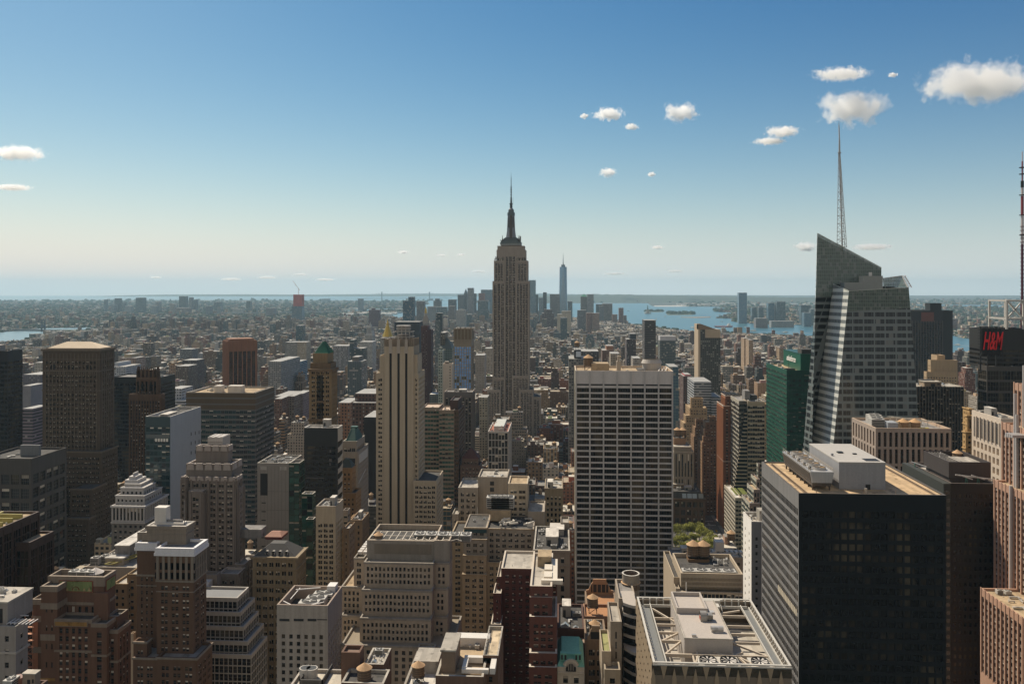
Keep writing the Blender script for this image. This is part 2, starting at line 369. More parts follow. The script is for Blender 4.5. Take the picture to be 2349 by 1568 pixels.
    def loc(s, x, y, z=0): return (x-s.org[0], y-s.org[1], z) if s.rz == 0 else (x, y, z)
    def add(s, name, mb, mats, at=(0, 0, 0), label=None):
        """mb is in world coordinates; becomes a part"""
        o = mb.build(name, mats, s.root, (-s.org[0]+at[0], -s.org[1]+at[1], at[2]) if s.rz == 0 else at)
        if label: o['label'] = label
        return o
    def finish(s):
        if s.w.f: s.w.build('wall', s.wm, s.root)
        if s.p.f: s.p.build('parapet', s.pm, s.root)
        if s.r.f: s.r.build('roof', s.rm, s.root)
        R3 = Matrix.Rotation(s.rz, 3, 'Z'); o3 = Vector((s.org[0], s.org[1], 0)); rank = []
        for w in s.win:
            wp = o3+R3 @ w[0]; X, Y, t = proj(*wp); vis = t > 1 and -5 < X < 2350 and Y < 1568
            rank.append((-(w[1]*w[2]/max(t, 1)**2 if vis else 0)*(1+.3*(w[0].z/200)), len(rank)))
        rank.sort(); pick = set(i for _, i in rank[:s.maxwin]) if len(s.win) > s.maxwin else set(range(len(s.win)))
        rest = MB(); mats = []
        for i, (p, w, h, ang, gs, k, bar) in enumerate(s.win):
            if i in pick:
                o = bpy.data.objects.new('window', winmesh(w, h, gs, k, bar)); S.collection.objects.link(o)
                o.parent = s.root; o.location = p; o.rotation_euler = (0, 0, ang)
            else:
                g, b, f = gset(gs)[k]; fr = mat((.16, .15, .13), .6, .1, 0)
                ii = [s.mi(mats, x) for x in (g, b, fr)]
                winfill(rest, p, Vector((cos(ang), sin(ang), 0)), w, h, f, bar, *ii)
        if rest.f: o = rest.build('windows', mats, s.root); o['kind'] = 'stuff'
        return s.root
# ------------------------------------------------------------------ rooftop pieces (shared meshes, copied as parts)
def steel(): return mat((.34, .34, .33), .5, .15, .1, 2)
PRO = {}
def proto(kind):
    if kind in PRO: return PRO[kind]
    m = MB(); g = mat((.42, .42, .40), .6, .2, .2, 3); d = mat((.03, .03, .03), .7, .1, 0); 
    if kind == 'cooling_unit':                          # 1 x 1 x 1, fan on top
        m.box(-.5, .5, -.5, .5, .12, 1, 0); m.box(-.42, .42, -.42, .42, 0, .12, 1)
        m.cyl(0, 0, 1, 1.12, .4, .4, 14, 0, cap=False); m.cyl(0, 0, 1.0, 1.06, .36, .36, 14, 1)
        for k in range(5):
            a = k*2*pi/5; m.beam((0, 0, 1.08), (.34*cos(a), .34*sin(a), 1.09), .07, .02, 0)
        for k in range(4): m.box(-.45, .45, -.52, -.5, .22+k*.18, .32+k*.18, 1)
        mats = [g, d]
    elif kind == 'duct':
        m.box(-.5, .5, -.12, .12, .25, .55, 0); m.box(.26, .5, -.5, -.12, .25, .55, 0); m.box(-.48, -.3, -.1, .1, 0, .25, 0); m.box(.3, .46, -.46, -.3, 0, .25, 0)
        mats = [mat((.5, .5, .48), .4, .15, 0, 3, .3)]
    elif kind == 'vent_pipe':
        m.cyl(0, 0, 0, .8, .22, .22, 8, 0); m.cyl(0, 0, .8, 1, .4, .15, 8, 0); mats = [g]
    elif kind == 'skylight':
        m.box(-.5, .5, -.5, .5, 0, .3, 0); m.frus([(-.45, -.45), (.45, -.45), (.45, .45), (-.45, .45)], .3, [(-.02, -.4), (.02, -.4), (.02, .4), (-.02, .4)], .8, 1); mats = [g, glass('sky', (.25, .28, .3))]
    elif kind == 'bulkhead':
        m.box(-.5, .5, -.5, .5, 0, .93, 0); m.box(-.54, .54, -.54, .54, .93, 1, 1); m.box(-.12, .12, -.52, -.5, 0, .62, 2); m.box(.25, .4, -.515, -.5, .4, .65, 2)
        mats = [mat((.30, .24, .18), .9, .25, .3, 2), mat((.42, .39, .33), .8, .2, 0, 2), d]
    elif kind == 'bulkhead_grey':
        m.box(-.5, .5, -.5, .5, 0, .93, 0); m.box(-.53, .53, -.53, .53, .93, 1, 1); m.box(-.4, -.1, -.52, -.5, 0, .6, 2)
        mats = [mat((.33, .32, .30), .8, .2, .3, 2), mat((.5, .48, .44), .8, .2, 0, 2), d]
    elif kind == 'barrel':
        m.cyl(0, 0, .35, .8, .5, .47, 14, 0)
        for k in range(4): m.cyl(0, 0, .4+k*.1, .415+k*.1, .505, .505, 14, 1, cap=False)
        mats = [mat((.20, .14, .09), .9, .3, .4, 4), d]
    elif kind == 'tank_roof': m.cyl(0, 0, .8, 1.02, .55, 0.001, 14, 0); mats = [mat((.46, .31, .18), .9, .3, .2, 4)]
    elif kind == 'tank_stand':
        for a in (-.35, .35):
            for b in (-.35, .35): m.box(a-.03, a+.03, b-.03, b+.03, 0, .33, 0)
        m.box(-.5, .5, -.5, .5, .31, .35, 0); m.beam((-.35, -.35, 0), (.35, -.35, .3), .03, .03, 0); mats = [mat((.07, .06, .055), .7, .2, 0, 2)]
    PRO[kind] = m.mesh(kind, mats); return PRO[kind]
def put(root, kind, x, y, z, sx, sy=None, sz=None, rz=0, o3=(0, 0)):
    return link(kind.replace('_grey', ''), proto(kind), root, (x-o3[0], y-o3[1], z), rz, (sx, sy or sx, sz or sx))
def tank(root, x, y, z, d=4.5, o3=(0, 0)):
    b = link('water_tank', proto('barrel'), root, (x-o3[0], y-o3[1], z), 0, (d, d, d*1.7))
    link('tank_roof', proto('tank_roof'), b); link('tank_stand', proto('tank_stand'), b); return b
def clutter(B, box, n=6, big=3.0, tanks=0, seed=1, bulk=1, grey=False):
    x0, x1, y0, y1, z = box; rr = random.Random(seed); o3 = B.org; taken = []
    def spot(w, d):
        for _ in range(30):
            if x1-x0-2 < w or y1-y0-2 < d: return None
            x, y = rr.uniform(x0+1+w/2, x1-1-w/2), rr.uniform(y0+1+d/2, y1-1-d/2)
            if all(abs(x-a) > (w+c)/2+.3 or abs(y-b) > (d+e)/2+.3 for a, b, c, e in taken): taken.append((x, y, w, d)); return x, y
        return None
    for k in range(bulk):
        w, d, h = rr.uniform(.22, .4)*(x1-x0), rr.uniform(.22, .4)*(y1-y0), rr.uniform(3, 6); p = spot(w, d)
        if p: put(B.root, 'bulkhead_grey' if grey or rr.random() < .4 else 'bulkhead', p[0], p[1], z, w, d, h, 0, o3)
    for k in range(tanks):
        p = spot(5, 5)
        if p: tank(B.root, p[0], p[1], z, rr.uniform(3.6, 4.8), o3)
    for k in range(n):
        kind = rr.choice(['cooling_unit', 'cooling_unit', 'duct', 'duct', 'vent_pipe', 'vent_pipe', 'skylight']); s = rr.uniform(.5, 1.2)*big
        if kind == 'vent_pipe': s *= .45
        if kind == 'duct': s *= 1.8
        p = spot(s, s)
        if p: put(B.root, kind, p[0], p[1], z, s, s*rr.uniform(.6, 1), s*rr.uniform(.5, .9) if kind != 'duct' else 1.6, rr.choice((0, pi/2, pi)), o3)
def text_mesh(B, body, size, loc, rot, m, name='sign_text', shear=0, ext=.15):
    c = bpy.data.curves.new('txt', 'FONT'); c.body = body; c.size = size; c.extrude = ext; c.align_x = 'CENTER'; c.align_y = 'CENTER'; c.shear = shear
    c.offset = size*.012
    o = bpy.data.objects.new('txt', c); S.collection.objects.link(o); bpy.context.view_layer.update()
    me = bpy.data.meshes.new_from_object(o.evaluated_get(bpy.context.evaluated_depsgraph_get())); bpy.data.objects.remove(o)
    me.materials.clear(); me.materials.append(m); q = bpy.data.objects.new(name, me); S.collection.objects.link(q)
    q.parent = B.root; q.location = (loc[0]-B.org[0], loc[1]-B.org[1], loc[2]); q.rotation_euler = rot; return q
# ------------------------------------------------------------------ ground, water, roads
def stru(o): o['kind'] = 'structure'; return o
def ground_mat():
    m, t, p = newmat('ground_m'); m.name = 'ground'
    g = N(t, 'ShaderNodeNewGeometry'); a = N(t, 'ShaderNodeTexNoise'); a.inputs['Scale'].default_value = .0016; a.inputs['Detail'].default_value = 10; a.inputs['Roughness'].default_value = .7
    b = N(t, 'ShaderNodeTexNoise'); b.inputs['Scale'].default_value = .012; b.inputs['Detail'].default_value = 8; b.inputs['Roughness'].default_value = .8
    L(t, g.outputs['Position'], a.inputs['Vector']); L(t, g.outputs['Position'], b.inputs['Vector'])
    f = math_(t, 'MULTIPLY_ADD', a.outputs[0], 5, -2.1, True)
    c = mixc(t, f, (.022, .034, .024), (.075, .072, .07))
    f2 = math_(t, 'MULTIPLY_ADD', b.outputs[0], 6, -3.3, True)
    c = mixc(t, f2, c, (.20, .19, .17)); L(t, c, p.inputs['Base Color']); p.inputs['Roughness'].default_value = .95
    return m
def sheet(name, pts, z, m, **k):
    b = MB(); b.poly([(x, y, z) for x, y in pts][::1], 0); o = b.build(name, m)
    if o.data.polygons[0].normal.z < 0: o.data.flip_normals()
    return stru(o)
HOR = 661.8+260*F/30000
far = [G(-2600, HOR), G(4900, HOR)]
rr_ = lambda a, t: (a*CA-t*SA, a*SA+t*CA)
sheet('ground', [rr_(-30000, -3000), rr_(30000, -3000), far[1], far[0]], 0, ground_mat())
def water_mat():
    m, t, p = newmat('water_m'); m.name = 'water'
    g = N(t, 'ShaderNodeNewGeometry'); a = N(t, 'ShaderNodeTexNoise'); a.inputs['Scale'].default_value = .02; a.inputs['Detail'].default_value = 8; a.inputs['Roughness'].default_value = .7
    mp = N(t, 'ShaderNodeMapping'); mp.inputs['Scale'].default_value = (1, .35, 1); L(t, g.outputs['Position'], mp.inputs[0]); L(t, mp.outputs[0], a.inputs['Vector'])
    b = N(t, 'ShaderNodeBump'); b.inputs['Strength'].default_value = .35; b.inputs['Distance'].default_value = 6; L(t, a.outputs[0], b.inputs['Height']); L(t, b.outputs[0], p.inputs['Normal'])
    p.inputs['Base Color'].default_value = (.04, .13, .17, 1); p.inputs['Roughness'].default_value = .28; p.inputs['Specular IOR Level'].default_value = .5
    return m
WM = water_mat()
def dp(*a, r='M'): return [(dX(r, x), dY(r, y)) for x, y in a]
E_RIV = dp((-600, 772), (0, 762), (105, 752.5), (213, 750.3), (212, 759.5), (126, 763), (90, 773), (60, 781), (0, 785.5), (-600, 860))
HARB = dp((1240, 695.3), (1486, 695.5), (1496, 702), (1565, 703), (1640, 703.5), (1684, 709.5), (1636, 714), (1680, 718), (1684, 721), (1640, 729.5), (1684, 731),
          (1680, 737), (1693, 740), (1730, 741.5), (1770, 744), (1868, 745.3), (2174, 766), (2210, 775), (2252, 782), (2500, 815), (2500, 880), (2262, 826), (2174, 809), (1868, 776),
          (1762, 769.5), (1600, 764), (1558, 759.8), (1513, 754.6), (1438, 744.5), (1400, 738), (1150, 726), (1000, 735), (925, 737), (870, 733), (868, 727), (925, 716),
          (957, 703), (986, 697), (978, 689.5), (1058, 689.5), (1075, 694.5))
OCEAN = dp((-2600, HOR+.04), (4900, HOR+.04), (4900, HOR+.3), (1900, 680), (1250, 684), (1060, 688.6), (978, 688.6), (870, 689.6), (587, 688), (270, 688), (0, 689.5), (-2600, 692))
NBAY = dp((2090, 698.5), (2500, 700.5), (2500, 706), (2180, 703.2), (2090, 701.5))
GOW1 = dp((780, 712), (925, 706), (925, 709), (800, 717)); GOW2 = dp((800, 724.5), (868, 726), (868, 727), (800, 727.5))
WATERS = [E_RIV, HARB, OCEAN, NBAY, GOW1, GOW2]
for w in WATERS: sheet('water', [G(x, y) for x, y in w], .5, WM)
def inpoly(x, y, pl):
    c = False; j = len(pl)-1
    for i in range(len(pl)):
        xi, yi = pl[i]; xj, yj = pl[j]
        if (yi > y) != (yj > y) and x < (xj-xi)*(y-yi)/(yj-yi)+xi: c = not c
        j = i
    return c
def wet(X, Y): return any(inpoly(X, Y, w) for w in WATERS)
def interp(x, pts):
    for (a, b), (c, d) in zip(pts, pts[1:]):
        if x <= c: return b+(d-b)*max(0, (x-a))/(c-a)
    return pts[-1][1]
SHORE = dp((-600, 860), (0, 787), (60, 783), (90, 775), (126, 765), (210, 762), (500, 752), (870, 735), (1000, 737), (1150, 728), (1400, 740), (1438, 746), (1513, 757), (1558, 762), (1600, 766), (1762, 771.5), (1868, 778), (2174, 811), (2262, 829), (2500, 885))
def manh(X, Y): return Y > interp(X, SHORE)+.8
# hills beyond the bay (real relief on the ground)
def hills(name, prof, t0, t1, base, m, n=90):
    b = MB(); rws = 7; rr = random.Random(3)
    X0, X1 = prof[0][0], prof[-1][0]; g = []
    for j in range(rws):
        f = j/(rws-1); t = t0+(t1-t0)*f; row = []
        for i in range(n):
            X = X0+(X1-X0)*i/(n-1); hz = CAMZ-(interp(X, prof)-EY)/F*t
            h = max(0, hz)*sin(pi*min(1, f*.9+.05))**.8*(1+rr.uniform(-.06, .06)) if 0 < j < rws-1 else -1
            r = (X-CX)/F*t; x, y = rr_(r, t); row.append((x, y, max(h, -1)))
        g.append(row)
    for j in range(rws-1):
        for i in range(n-1): b.poly([g[j][i], g[j][i+1], g[j+1][i+1], g[j+1][i]])
    o = b.build(name, m); return stru(o)
HM = mat((.045, .06, .045), .95, .35, 0, .02)
hills('hills', [(1120, 688), (1180, 681), (1240, 678.5), (1300, 677), (1365, 674.5), (1430, 675), (1500, 677.5), (1600, 678.5), (1750, 680), (1900, 682)], 15200, 19500, 0, HM)
hills('hills', [(200, 680), (300, 676.5), (420, 675), (560, 674.8), (700, 675.5), (860, 674), (1000, 673), (1200, 672.5), (1400, 675.5), (1600, 676.5), (1900, 677.5), (2400, 677.5), (2700, 678)], 27000, 29400, 0, HM)
# islands
def island(pts, z=3, m=None, name='island'):
    b = MB(); q = [G(x, y) for x, y in pts]; c = (sum(p[0] for p in q)/len(q), sum(p[1] for p in q)/len(q))
    if sum(q[i-1][0]*q[i][1]-q[i][0]*q[i-1][1] for i in range(len(q))) < 0: q = q[::-1]
    b.frus(q, 0, [(c[0]+(x-c[0])*.96, c[1]+(y-c[1])*.96) for x, y in q], z, 0); return stru(b.build(name, m or mat((.10, .11, .07), .95, .4, 0, .2)))
island(dp((1478, 714.2), (1500, 712.5), (1525, 713), (1521, 715.5), (1482, 715.8)))
island(dp((1528, 720.5), (1545, 716.5), (1575, 715.5), (1597, 718.5), (1590, 722), (1550, 722.5), (1532, 722.5)))
island(dp((1500, 701.2), (1560, 700.6), (1600, 702), (1560, 703.2), (1502, 703)), 4, mat((.4, .4, .38), .9, .4, 0, .3), 'pier')
island(dp((1560, 727.4), (1630, 726.6), (1632, 728.2), (1600, 729.4), (1562, 728.2)), 3, mat((.2, .17, .14), .9, .3, 0, .3), 'pier')
# roads: avenue, crossing street, kerbed blocks
ASP = mat((.13, .122, .11), .9, .3, 0, .8); PAVE = mat((.24, .225, .20), .9, .2, 0, 1.5); LINE = mat((.7, .68, .62), .7, .2, 0, 2)
def rsheet(name, x0, x1, y0, y1, z, m): return sheet(name, [(x0, y0), (x1, y0), (x1, y1), (x0, y1)], z, m)
AVES = [-1280, -1070, -865, -655, -525, -400, -270, -142, 157, 435, 715, 995, 1275]
STREETS = [40+80*j for j in range(70)]
rsheet('road', 145, 172, 300, 2400, .12, ASP); 
for k, yy in enumerate(STREETS[4:22]):
    if yy < 1300: rsheet('road', -140, 145-.02, yy-6, yy+6, .12, ASP); rsheet('road', 172.02, 430, yy-6, yy+6, .12, ASP)
for (x0, x1) in ((172.5, 176.5), (140.5, 144.5)):
    for yy in range(14):
        a, b = STREETS[3]+80*yy+7, STREETS[4]+80*yy-7
        m = MB(); m.box(x0, x1, a, b, 0, .25, 0); stru(m.build('pavement', PAVE))
mk = MB()
for y in range(600, 1400, 12):
    for x in (151.5, 155, 158.5, 162, 165.5): mk.poly([(x, y, .13), (x+.18, y, .13), (x+.18, y+4, .13), (x, y+4, .13)])
for yy in STREETS[6:16]:
    for sgn in (-8.5, 7):
        x = 146
        while x < 171: mk.poly([(x, yy+sgn, .135), (x+.7, yy+sgn, .135), (x+.7, yy+sgn+3, .135), (x, yy+sgn+3, .135)]); x += 1.4
stru(mk.build('road_markings', LINE))
# ------------------------------------------------------------------ haze: one closed box of air
hb = MB(); A = [rr_(-31000, -3500), rr_(31000, -3500), rr_(31000, 30600), rr_(-31000, 30600)]
hb.frus(A, -3, A, 590); hb.poly([(x, y, -3) for x, y in A[::-1]])
hm = bpy.data.materials.new('haze_air'); hm.use_nodes = True; t = hm.node_tree; t.nodes.clear()
ho = t.nodes.new('ShaderNodeOutputMaterial'); hv = t.nodes.new('ShaderNodeVolumePrincipled')
hv.inputs['Color'].default_value = (.54, .78, .92, 1); hv.inputs['Density'].default_value = 3.0e-5; hv.inputs['Anisotropy'].default_value = .15
L(t, hv.outputs[0], ho.inputs['Volume'])
haze = hb.build('haze', hm); haze['kind'] = 'stuff'; haze['label'] = 'thin bluish summer haze over the city and the bay'
# ------------------------------------------------------------------ near and middle buildings, one by one
def sty(wall, fh=3.6, pw=3.2, **k): d = dict(wall=wall, fh=fh, pw=pw); d.update(k); return d
rf_tan = mat((.37, .29, .19), .95, .4, 0, 2.5); rf_grey = mat((.22, .215, .21), .95, .4, 0, 2.5); rf_lt = mat((.36, .34, .30), .9, .4, 0, 2.5)
rf_dk = mat((.07, .068, .065), .9, .35, 0, 2.5); rf_white = mat((.50, .49, .46), .8, .2, 0, 2.5)
wht = mat((.62, .61, .60), .7, .12, .15, 1); steelm = mat((.5, .5, .48), .45, .15, .1, 2, .4); blackm = mat((.022, .023, .025), .5, .2, .1, 1)
lime = mat((.40, .345, .27), .85, .16, .3, 1); lime_d = mat((.33, .285, .225), .85, .16, .3, 1)

# --- far left: black glass tower
B = Bld('glass_tower', 'black glass office tower cut off by the left edge of the photo', 'skyscraper')
s = sty(mat((.018, .018, .022), .4, .2, .1), 3.9, 3.0, wf=.92, hf=.6, gs='black', inset=.12, top=9, edge=.4, roof=rf_dk)
bx = B.t('A', -200, 60, 577, 700, side=173, st=s); clutter(B, bx, 4, 4, 0, 11, 1, True); B.finish()

# --- brown stone tower with the pale hipped roof
BR = mat((.095, .072, .052), .9, .2, .3, 1); BRl = mat((.15, .12, .09), .9, .2, .2, 1)
B = Bld('stone_tower', 'tall brown stone tower with arched top windows and a pale hipped roof', 'skyscraper')
s = sty(BR, 3.75, 3.0, wf=.82, hf=.55, bay=2, gap=.25, gs='brick', inset=.45, top=9, edge=2.6, wt=[3, 4, 2, 2, 4, 3], rib=(.75, .5, BRl), bands=((17.2, 1.0, .7, BRl), (0, 1.6, .9, BRl), (8, .6, .4, BRl), (33, .8, .5, BRl)), roof=rf_dk)
bx = B.t('A', 325, 765, 565, 640, side=875, b=1400, st=s)
x0, x1, y0, y1, z = bx
m = MB(); c = mat((.56, .47, .35), .8, .12, .1, 1)
e = [(x0+3, y0+2), (x1-1.5, y0+2), (x1-1.5, y1-2), (x0+3, y1-2)]; zr = wz(dX('A', 600), dY('A', 508), (y0+y1)/2)
ym = (y0+y1)/2; xa, xb = wx(dX('A', 515), ym), wx(dX('A', 695), ym)
m.box(x0+2, x1-1, y0+1.3, y1-1.3, z, z+1.7, 1); m.frus(e, z+1.7, [(xa, ym-.3), (xb, ym-.3), (xb, ym+.3), (xa, ym+.3)], zr, 0); B.add('hipped_roof', m, [c, BR])
m = MB()                                               # arches of the top storeys
zt = z+1.1
for k in range(3):
    xc = x0+(x1-x0)*(.2+.3*k)
    for j in range(9):
        a = pi*j/8; b = pi*(j+1)/8
        if j < 8: m.beam((xc+3.4*cos(a), y0-.3, zt-15+3.4*sin(a)), (xc+3.4*cos(b), y0-.3, zt-15+3.4*sin(b)), .7, .7, 0)
    for j in range(-1, 2): m.box(xc+j*2-.7, xc+j*2+.7, y0-.12, y0-.05, zt-16.5, zt-12-abs(j)*.9, 1)
    m.box(xc-3.2, xc+3.2, y0-.5, y0, zt-30, zt-28.6, 0)
for k in range(26): m.box(x0+1+k*(x1-x0-2)/26, x0+1.8+k*(x1-x0-2)/26, y0-.9, y0, zt-20.5, zt-18.4, 0)
B.add('arches', m, [BRl, glass('dark', (.018, .02, .024))])
clutter(B, (x0, x0+6, y0, y1, z), 2, 2, 0, 5, 0)
s2 = sty(BR, 3.75, 3.3, wf=.75, hf=.52, bay=2, gap=.2, gs='brick', inset=.4, top=4, edge=1.5, bands=((0, 1.2, .5, BRl),), rib=(.6, .3, BR), roof=rf_dk)
B.t('A', 300, 775, 1345, 630, side=900, st=s2)
B.t('E', 238, 405, 95, 614, dep=16.4, st=s2); B.t('E', 525, 690, 100, 610, dep=19.9, st=s2)
B.t('E', 285, 385, 318, 606, dep=7.8, st=s2); B.t('E', 490, 665, 322, 601, dep=8.8, st=s2)
B.finish()

# --- grey block with three big openings, lower left
GY = mat((.085, .078, .07), .9, .15, .25, 1)
B = Bld('office_block', 'grey brown stone block with three wide window openings at the left edge', 'office building')
s = sty(GY, 9.6, 7.6, wf=.82, hf=.68, gs='dark', inset=.8, top=9.5, edge=1.2, bar=(('h', .33), ('h', .66), ('v', .25), ('v', .5), ('v', .75)), roof=rf_dk)
bx = B.t('A', -160, 240, 1400, 540, dep=40, st=s, par=1.5)
B.t('A', 155, 298, 1300, 556, dep=14, side=314, b=1400, st=sty(mat((.17, .18, .19), .7, .15, .2), 3, 0), roof=rf_tan)
clutter(B, (bx[0], bx[1]-16, bx[2], bx[3], bx[4]), 4, 3, 0, 4, 0); B.finish()

# --- dark glass block with reddish piers (west wall running away from the camera)
RP = mat((.07, .045, .035), .7, .2, .2, 1)
B = Bld('glass_block', 'dark glass block with thin reddish piers and a cluttered roof in the lower left corner', 'office building')
s = sty(RP, 4.0, 6.4, wf=.88, hf=.9, gs='black', inset=.5, top=4, edge=.4, bay=3, gap=.06, rib=(.45, .35, RP), roof=rf_tan, wt=[3, 2, 3, 0, 2, 3])
bx = B.tier(-300, -257, 300, 391, 0, 150, s)
clutter(B, (-292, -258, 320, 390, bx[4]), 14, 5, 0, 8, 2)
m = MB()
for k in range(9): m.box(-285, -259, 325+k*7, 325.6+k*7, bx[4], bx[4]+2.4, 0)
m.box(-272, -271, 320, 385, bx[4]+2, bx[4]+2.6, 0); B.add('roof_frame', m, [mat((.36, .33, .12), .7, .2, 0)])
B.tier(-290, -250.5, 374, 392.5, 0, 140, s); B.finish()

# --- black glass tower behind, left of the spiky crown
B = Bld('glass_tower', 'plain black glass slab squeezed between the brown stone tower and the spiky crowned tower', 'skyscraper')
s = sty(mat((.016, .017, .02), .4, .2, .1), 3.9, 3, wf=.94, hf=.62, gs='black', inset=.1, top=6, edge=.3, roof=rf_grey)
bx = B.t('A', 850, 1230, 778, 830, dep=32, st=s); clutter(B, bx, 3, 4, 0, 3, 1, True); B.finish()

# --- brown tower with buttressed crown
CB = mat((.12, .07, .04), .85, .2, .3, 1); CBd = mat((.07, .043, .027), .85, .2, .3, 1)
B = Bld('deco_tower', 'brown deco tower with a ring of pointed buttress fins round its crown', 'skyscraper')
s = sty(CB, 3.7, 2.6, wf=.5, hf=.6, gs='dark', inset=.5, top=6, edge=1, sp=CBd, spin=.35, rib=(.7, .5, CB), roof=rf_dk)
bx = B.t('A', 1040, 1205, 780, 768, side=1228, b=1540, st=s)
bw = B.t('A', 985, 1232, 910, 762, side=1262, st=s)
x0, x1, y0, y1, z = bx; m = MB()
m.box(x0+2.5, x1-2.5, y0+2.5, y1-2.5, z, z+8, 1)
zs = wz(dX('A', 1130), dY('A', 690), 770)
for k in range(6):
    for (fx, fy) in ((k/5, 0), (k/5, 1), (0, k/5), (1, k/5)):
        x, y = x0+1+(x1-x0-2)*fx, y0+1+(y1-y0-2)*fy
        m.frus([(x-.9, y-.9), (x+.9, y-.9), (x+.9, y+.9), (x-.9, y+.9)], z-6, [(x-.75, y-.75), (x+.75, y-.75), (x+.75, y+.75), (x-.75, y+.75)], zs-6, 0)
        m.cyl(x, y, zs-6, zs-.6, 1.0, .05, 6, 0)
B.add('crown_fins', m, [CB, CBd])
m = MB()
for k in range(5):
    xx = x0+2.2+(x1-x0-4.4)*k/4
    for j in range(3): m.box(xx-.8, xx+.8, y0-.5, y0-.35, z-12-j*.1, z-3, 0)
B.add('tall_arches', m, [glass('darker', (.008, .009, .011))]); B.finish()

# --- white and glass slab
WB = mat((.40, .43, .46), .6, .1, .12, 1); GT = mat((.05, .08, .09), .4, .2, .1)
B = Bld('slab_tower', 'slim slab tower with green glass front and blank pale white side wall', 'office building')
sg = sty(GT, 4.2, 3.0, wf=.94, hf=.72, gs='teal', inset=.12, top=7, edge=.4, roof=rf_dk, cope=rf_white)
sw = sty(WB, 4.2, 3.2, roof=rf_dk, cope=rf_white); sw['pw'] = None; sg['side'] = sw
bx = B.t('A', 1112, 1302, 1080, 560, side=1537, st=sg, par=2.0)
x0, x1, y0, y1, z = bx
m = MB()
for j in range(12):
    for q in (.66, .8, .93):
        yy = y0+(y1-y0)*q; zz = z-12-j*7-(q*4); m.box(x1+.03, x1+.1, yy-.5, yy+.5, zz-2.5, zz, 0)
B.add('slit_windows', m, [blackm])
m = MB(); m.box(x0+.5, x1-.5, y0-.08, y0-.03, z-13, z-10.6, 0)
B.add('louvre_band', m, [mat((.13, .15, .15), .6, .1, 0)])
m = MB()
for k in range(5): m.box(x0+7+k*2.0, x0+8.4+k*2.0, y0-.12, y0-.04, z-15.6, z-13.4, 0)
B.add('pale_panels', m, [mat((.75, .74, .68), .5, .1, 0)])  # row of pale panels below the louvre band
clutter(B, bx, 8, 3, 0, 9, 1, True)
m = MB(); m.box(x0+2, x1-2, y0+1.5, y0+2.2, z-.0, z+1.4, 0); m.box(x0+6, x1-4, y0+12, y0+12.6, z, z+1.6, 0); B.add('roof_rails', m, [wht]); B.finish()

# --- wide glass slab with brown top bands
TB = mat((.11, .08, .05), .6, .15, .15, 1); SPL = mat((.15, .145, .14), .6, .15, .1, 1)
B = Bld('office_slab', 'wide blue green glass slab with grey spandrel stripes and a brown banded top', 'office building')
s = sty(SPL, 3.95, 3.1, wf=.95, hf=.60, gs='teal', inset=.2, top=13.5, edge=.3, roof=rf_tan, cope=mat((.3, .26, .2), .8, .1, 0),
        bands=((.6, 3.2, .12, TB), (5.0, 3.6, .12, TB), (9.8, 3.4, .12, TB)), bar=(('v', .5),))
bx = B.t('I', 118, 840, 182, 640, side=1035, st=s, par=1.0); x0, x1, y0, y1, z = bx
m = MB(); a0 = wx(dX('I', 410), y0+8); m.box(a0, a0+5.6, y0+8, y0+15, z, z+5.4, 0); a0 = wx(dX('I', 556), y0+8); m.box(a0, a0+11.5, y0+7, y0+14, z, z+5.6, 0); B.add('mechanical_box', m, [mat((.55, .52, .47), .7, .15, .2, 2)])
m = MB(); m.beam((x0+2, y0+3, z+.6), (x0+2, y1-3, z+.6), 1, 1); m.beam((x0+2, y1-3, z+.6), (x1-3, y1-3, z+.6), 1, 1); m.beam((x1-2, y0+3, z+.6), (x1-2, y1-3, z+.6), .8, .8); B.add('roof_rail', m, [rf_grey])
clutter(B, (x0+3, x0+20, y0+8, y1, z), 9, 3, 0, 31, 0); B.finish()

# --- beige art deco ziggurat
AD = mat((.19, .165, .145), .85, .15, .3, 1); ADl = mat((.36, .32, .29), .8, .12, .2, 1)
B = Bld('deco_tower', 'grey beige deco tower with scalloped setback crown and a boxy metal unit on top', 'skyscraper')
def scal(B, x0, x1, y0, y1, z, n, h):
    m = MB()
    for k in range(n):
        xc = x0+(x1-x0)*(k+.5)/n; w = (x1-x0)/n*.42
        m.frus([(xc-w, y0-.5), (xc+w, y0-.5), (xc+w, y0+.3), (xc-w, y0+.3)], z-h, [(xc-w*.75, y0-.5), (xc+w*.75, y0-.5), (xc+w*.75, y0+.3), (xc-w*.75, y0+.3)], z+.5, 0)
    nn = max(2, int((y1-y0)/((x1-x0)/n)))
    for k in range(nn):
        yc = y0+(y1-y0)*(k+.5)/nn; w = (y1-y0)/nn*.42
        m.frus([(x1-.3, yc-w), (x1+.5, yc-w), (x1+.5, yc+w), (x1-.3, yc+w)], z-h, [(x1-.3, yc-w*.75), (x1+.5, yc-w*.75), (x1+.5, yc+w*.75), (x1-.3, yc+w*.75)], z+.5, 0)
    B.add('scalloped_edge', m, [ADl])
sc = sty(AD, 8.0, 4.6, wf=.36, hf=.62, gs='dark', inset=.8, top=3.6, edge=1.0, rib=(1.3, .5, AD), roof=rf_grey, cope=ADl)
sb = sty(AD, 3.1, 4.8, wf=.60, hf=.56, bay=2, gap=.15, gs='brick', inset=.4, top=2.6, edge=1.2, rib=(1.0, .55, AD), roof=rf_grey, cope=ADl, bar=HB)
q = B.t('I', 218, 555, 742, 428, side=600, b=930, st=sc); scal(B, *q[:4], q[4]+1, 4, 2.4)
x0, x1, y0, y1, z = q; m = MB(); a, b = wx(dX('I', 342), 434), wx(dX('I', 500), 434); zt = wz(dX('I', 420), dY('I', 648), 434)
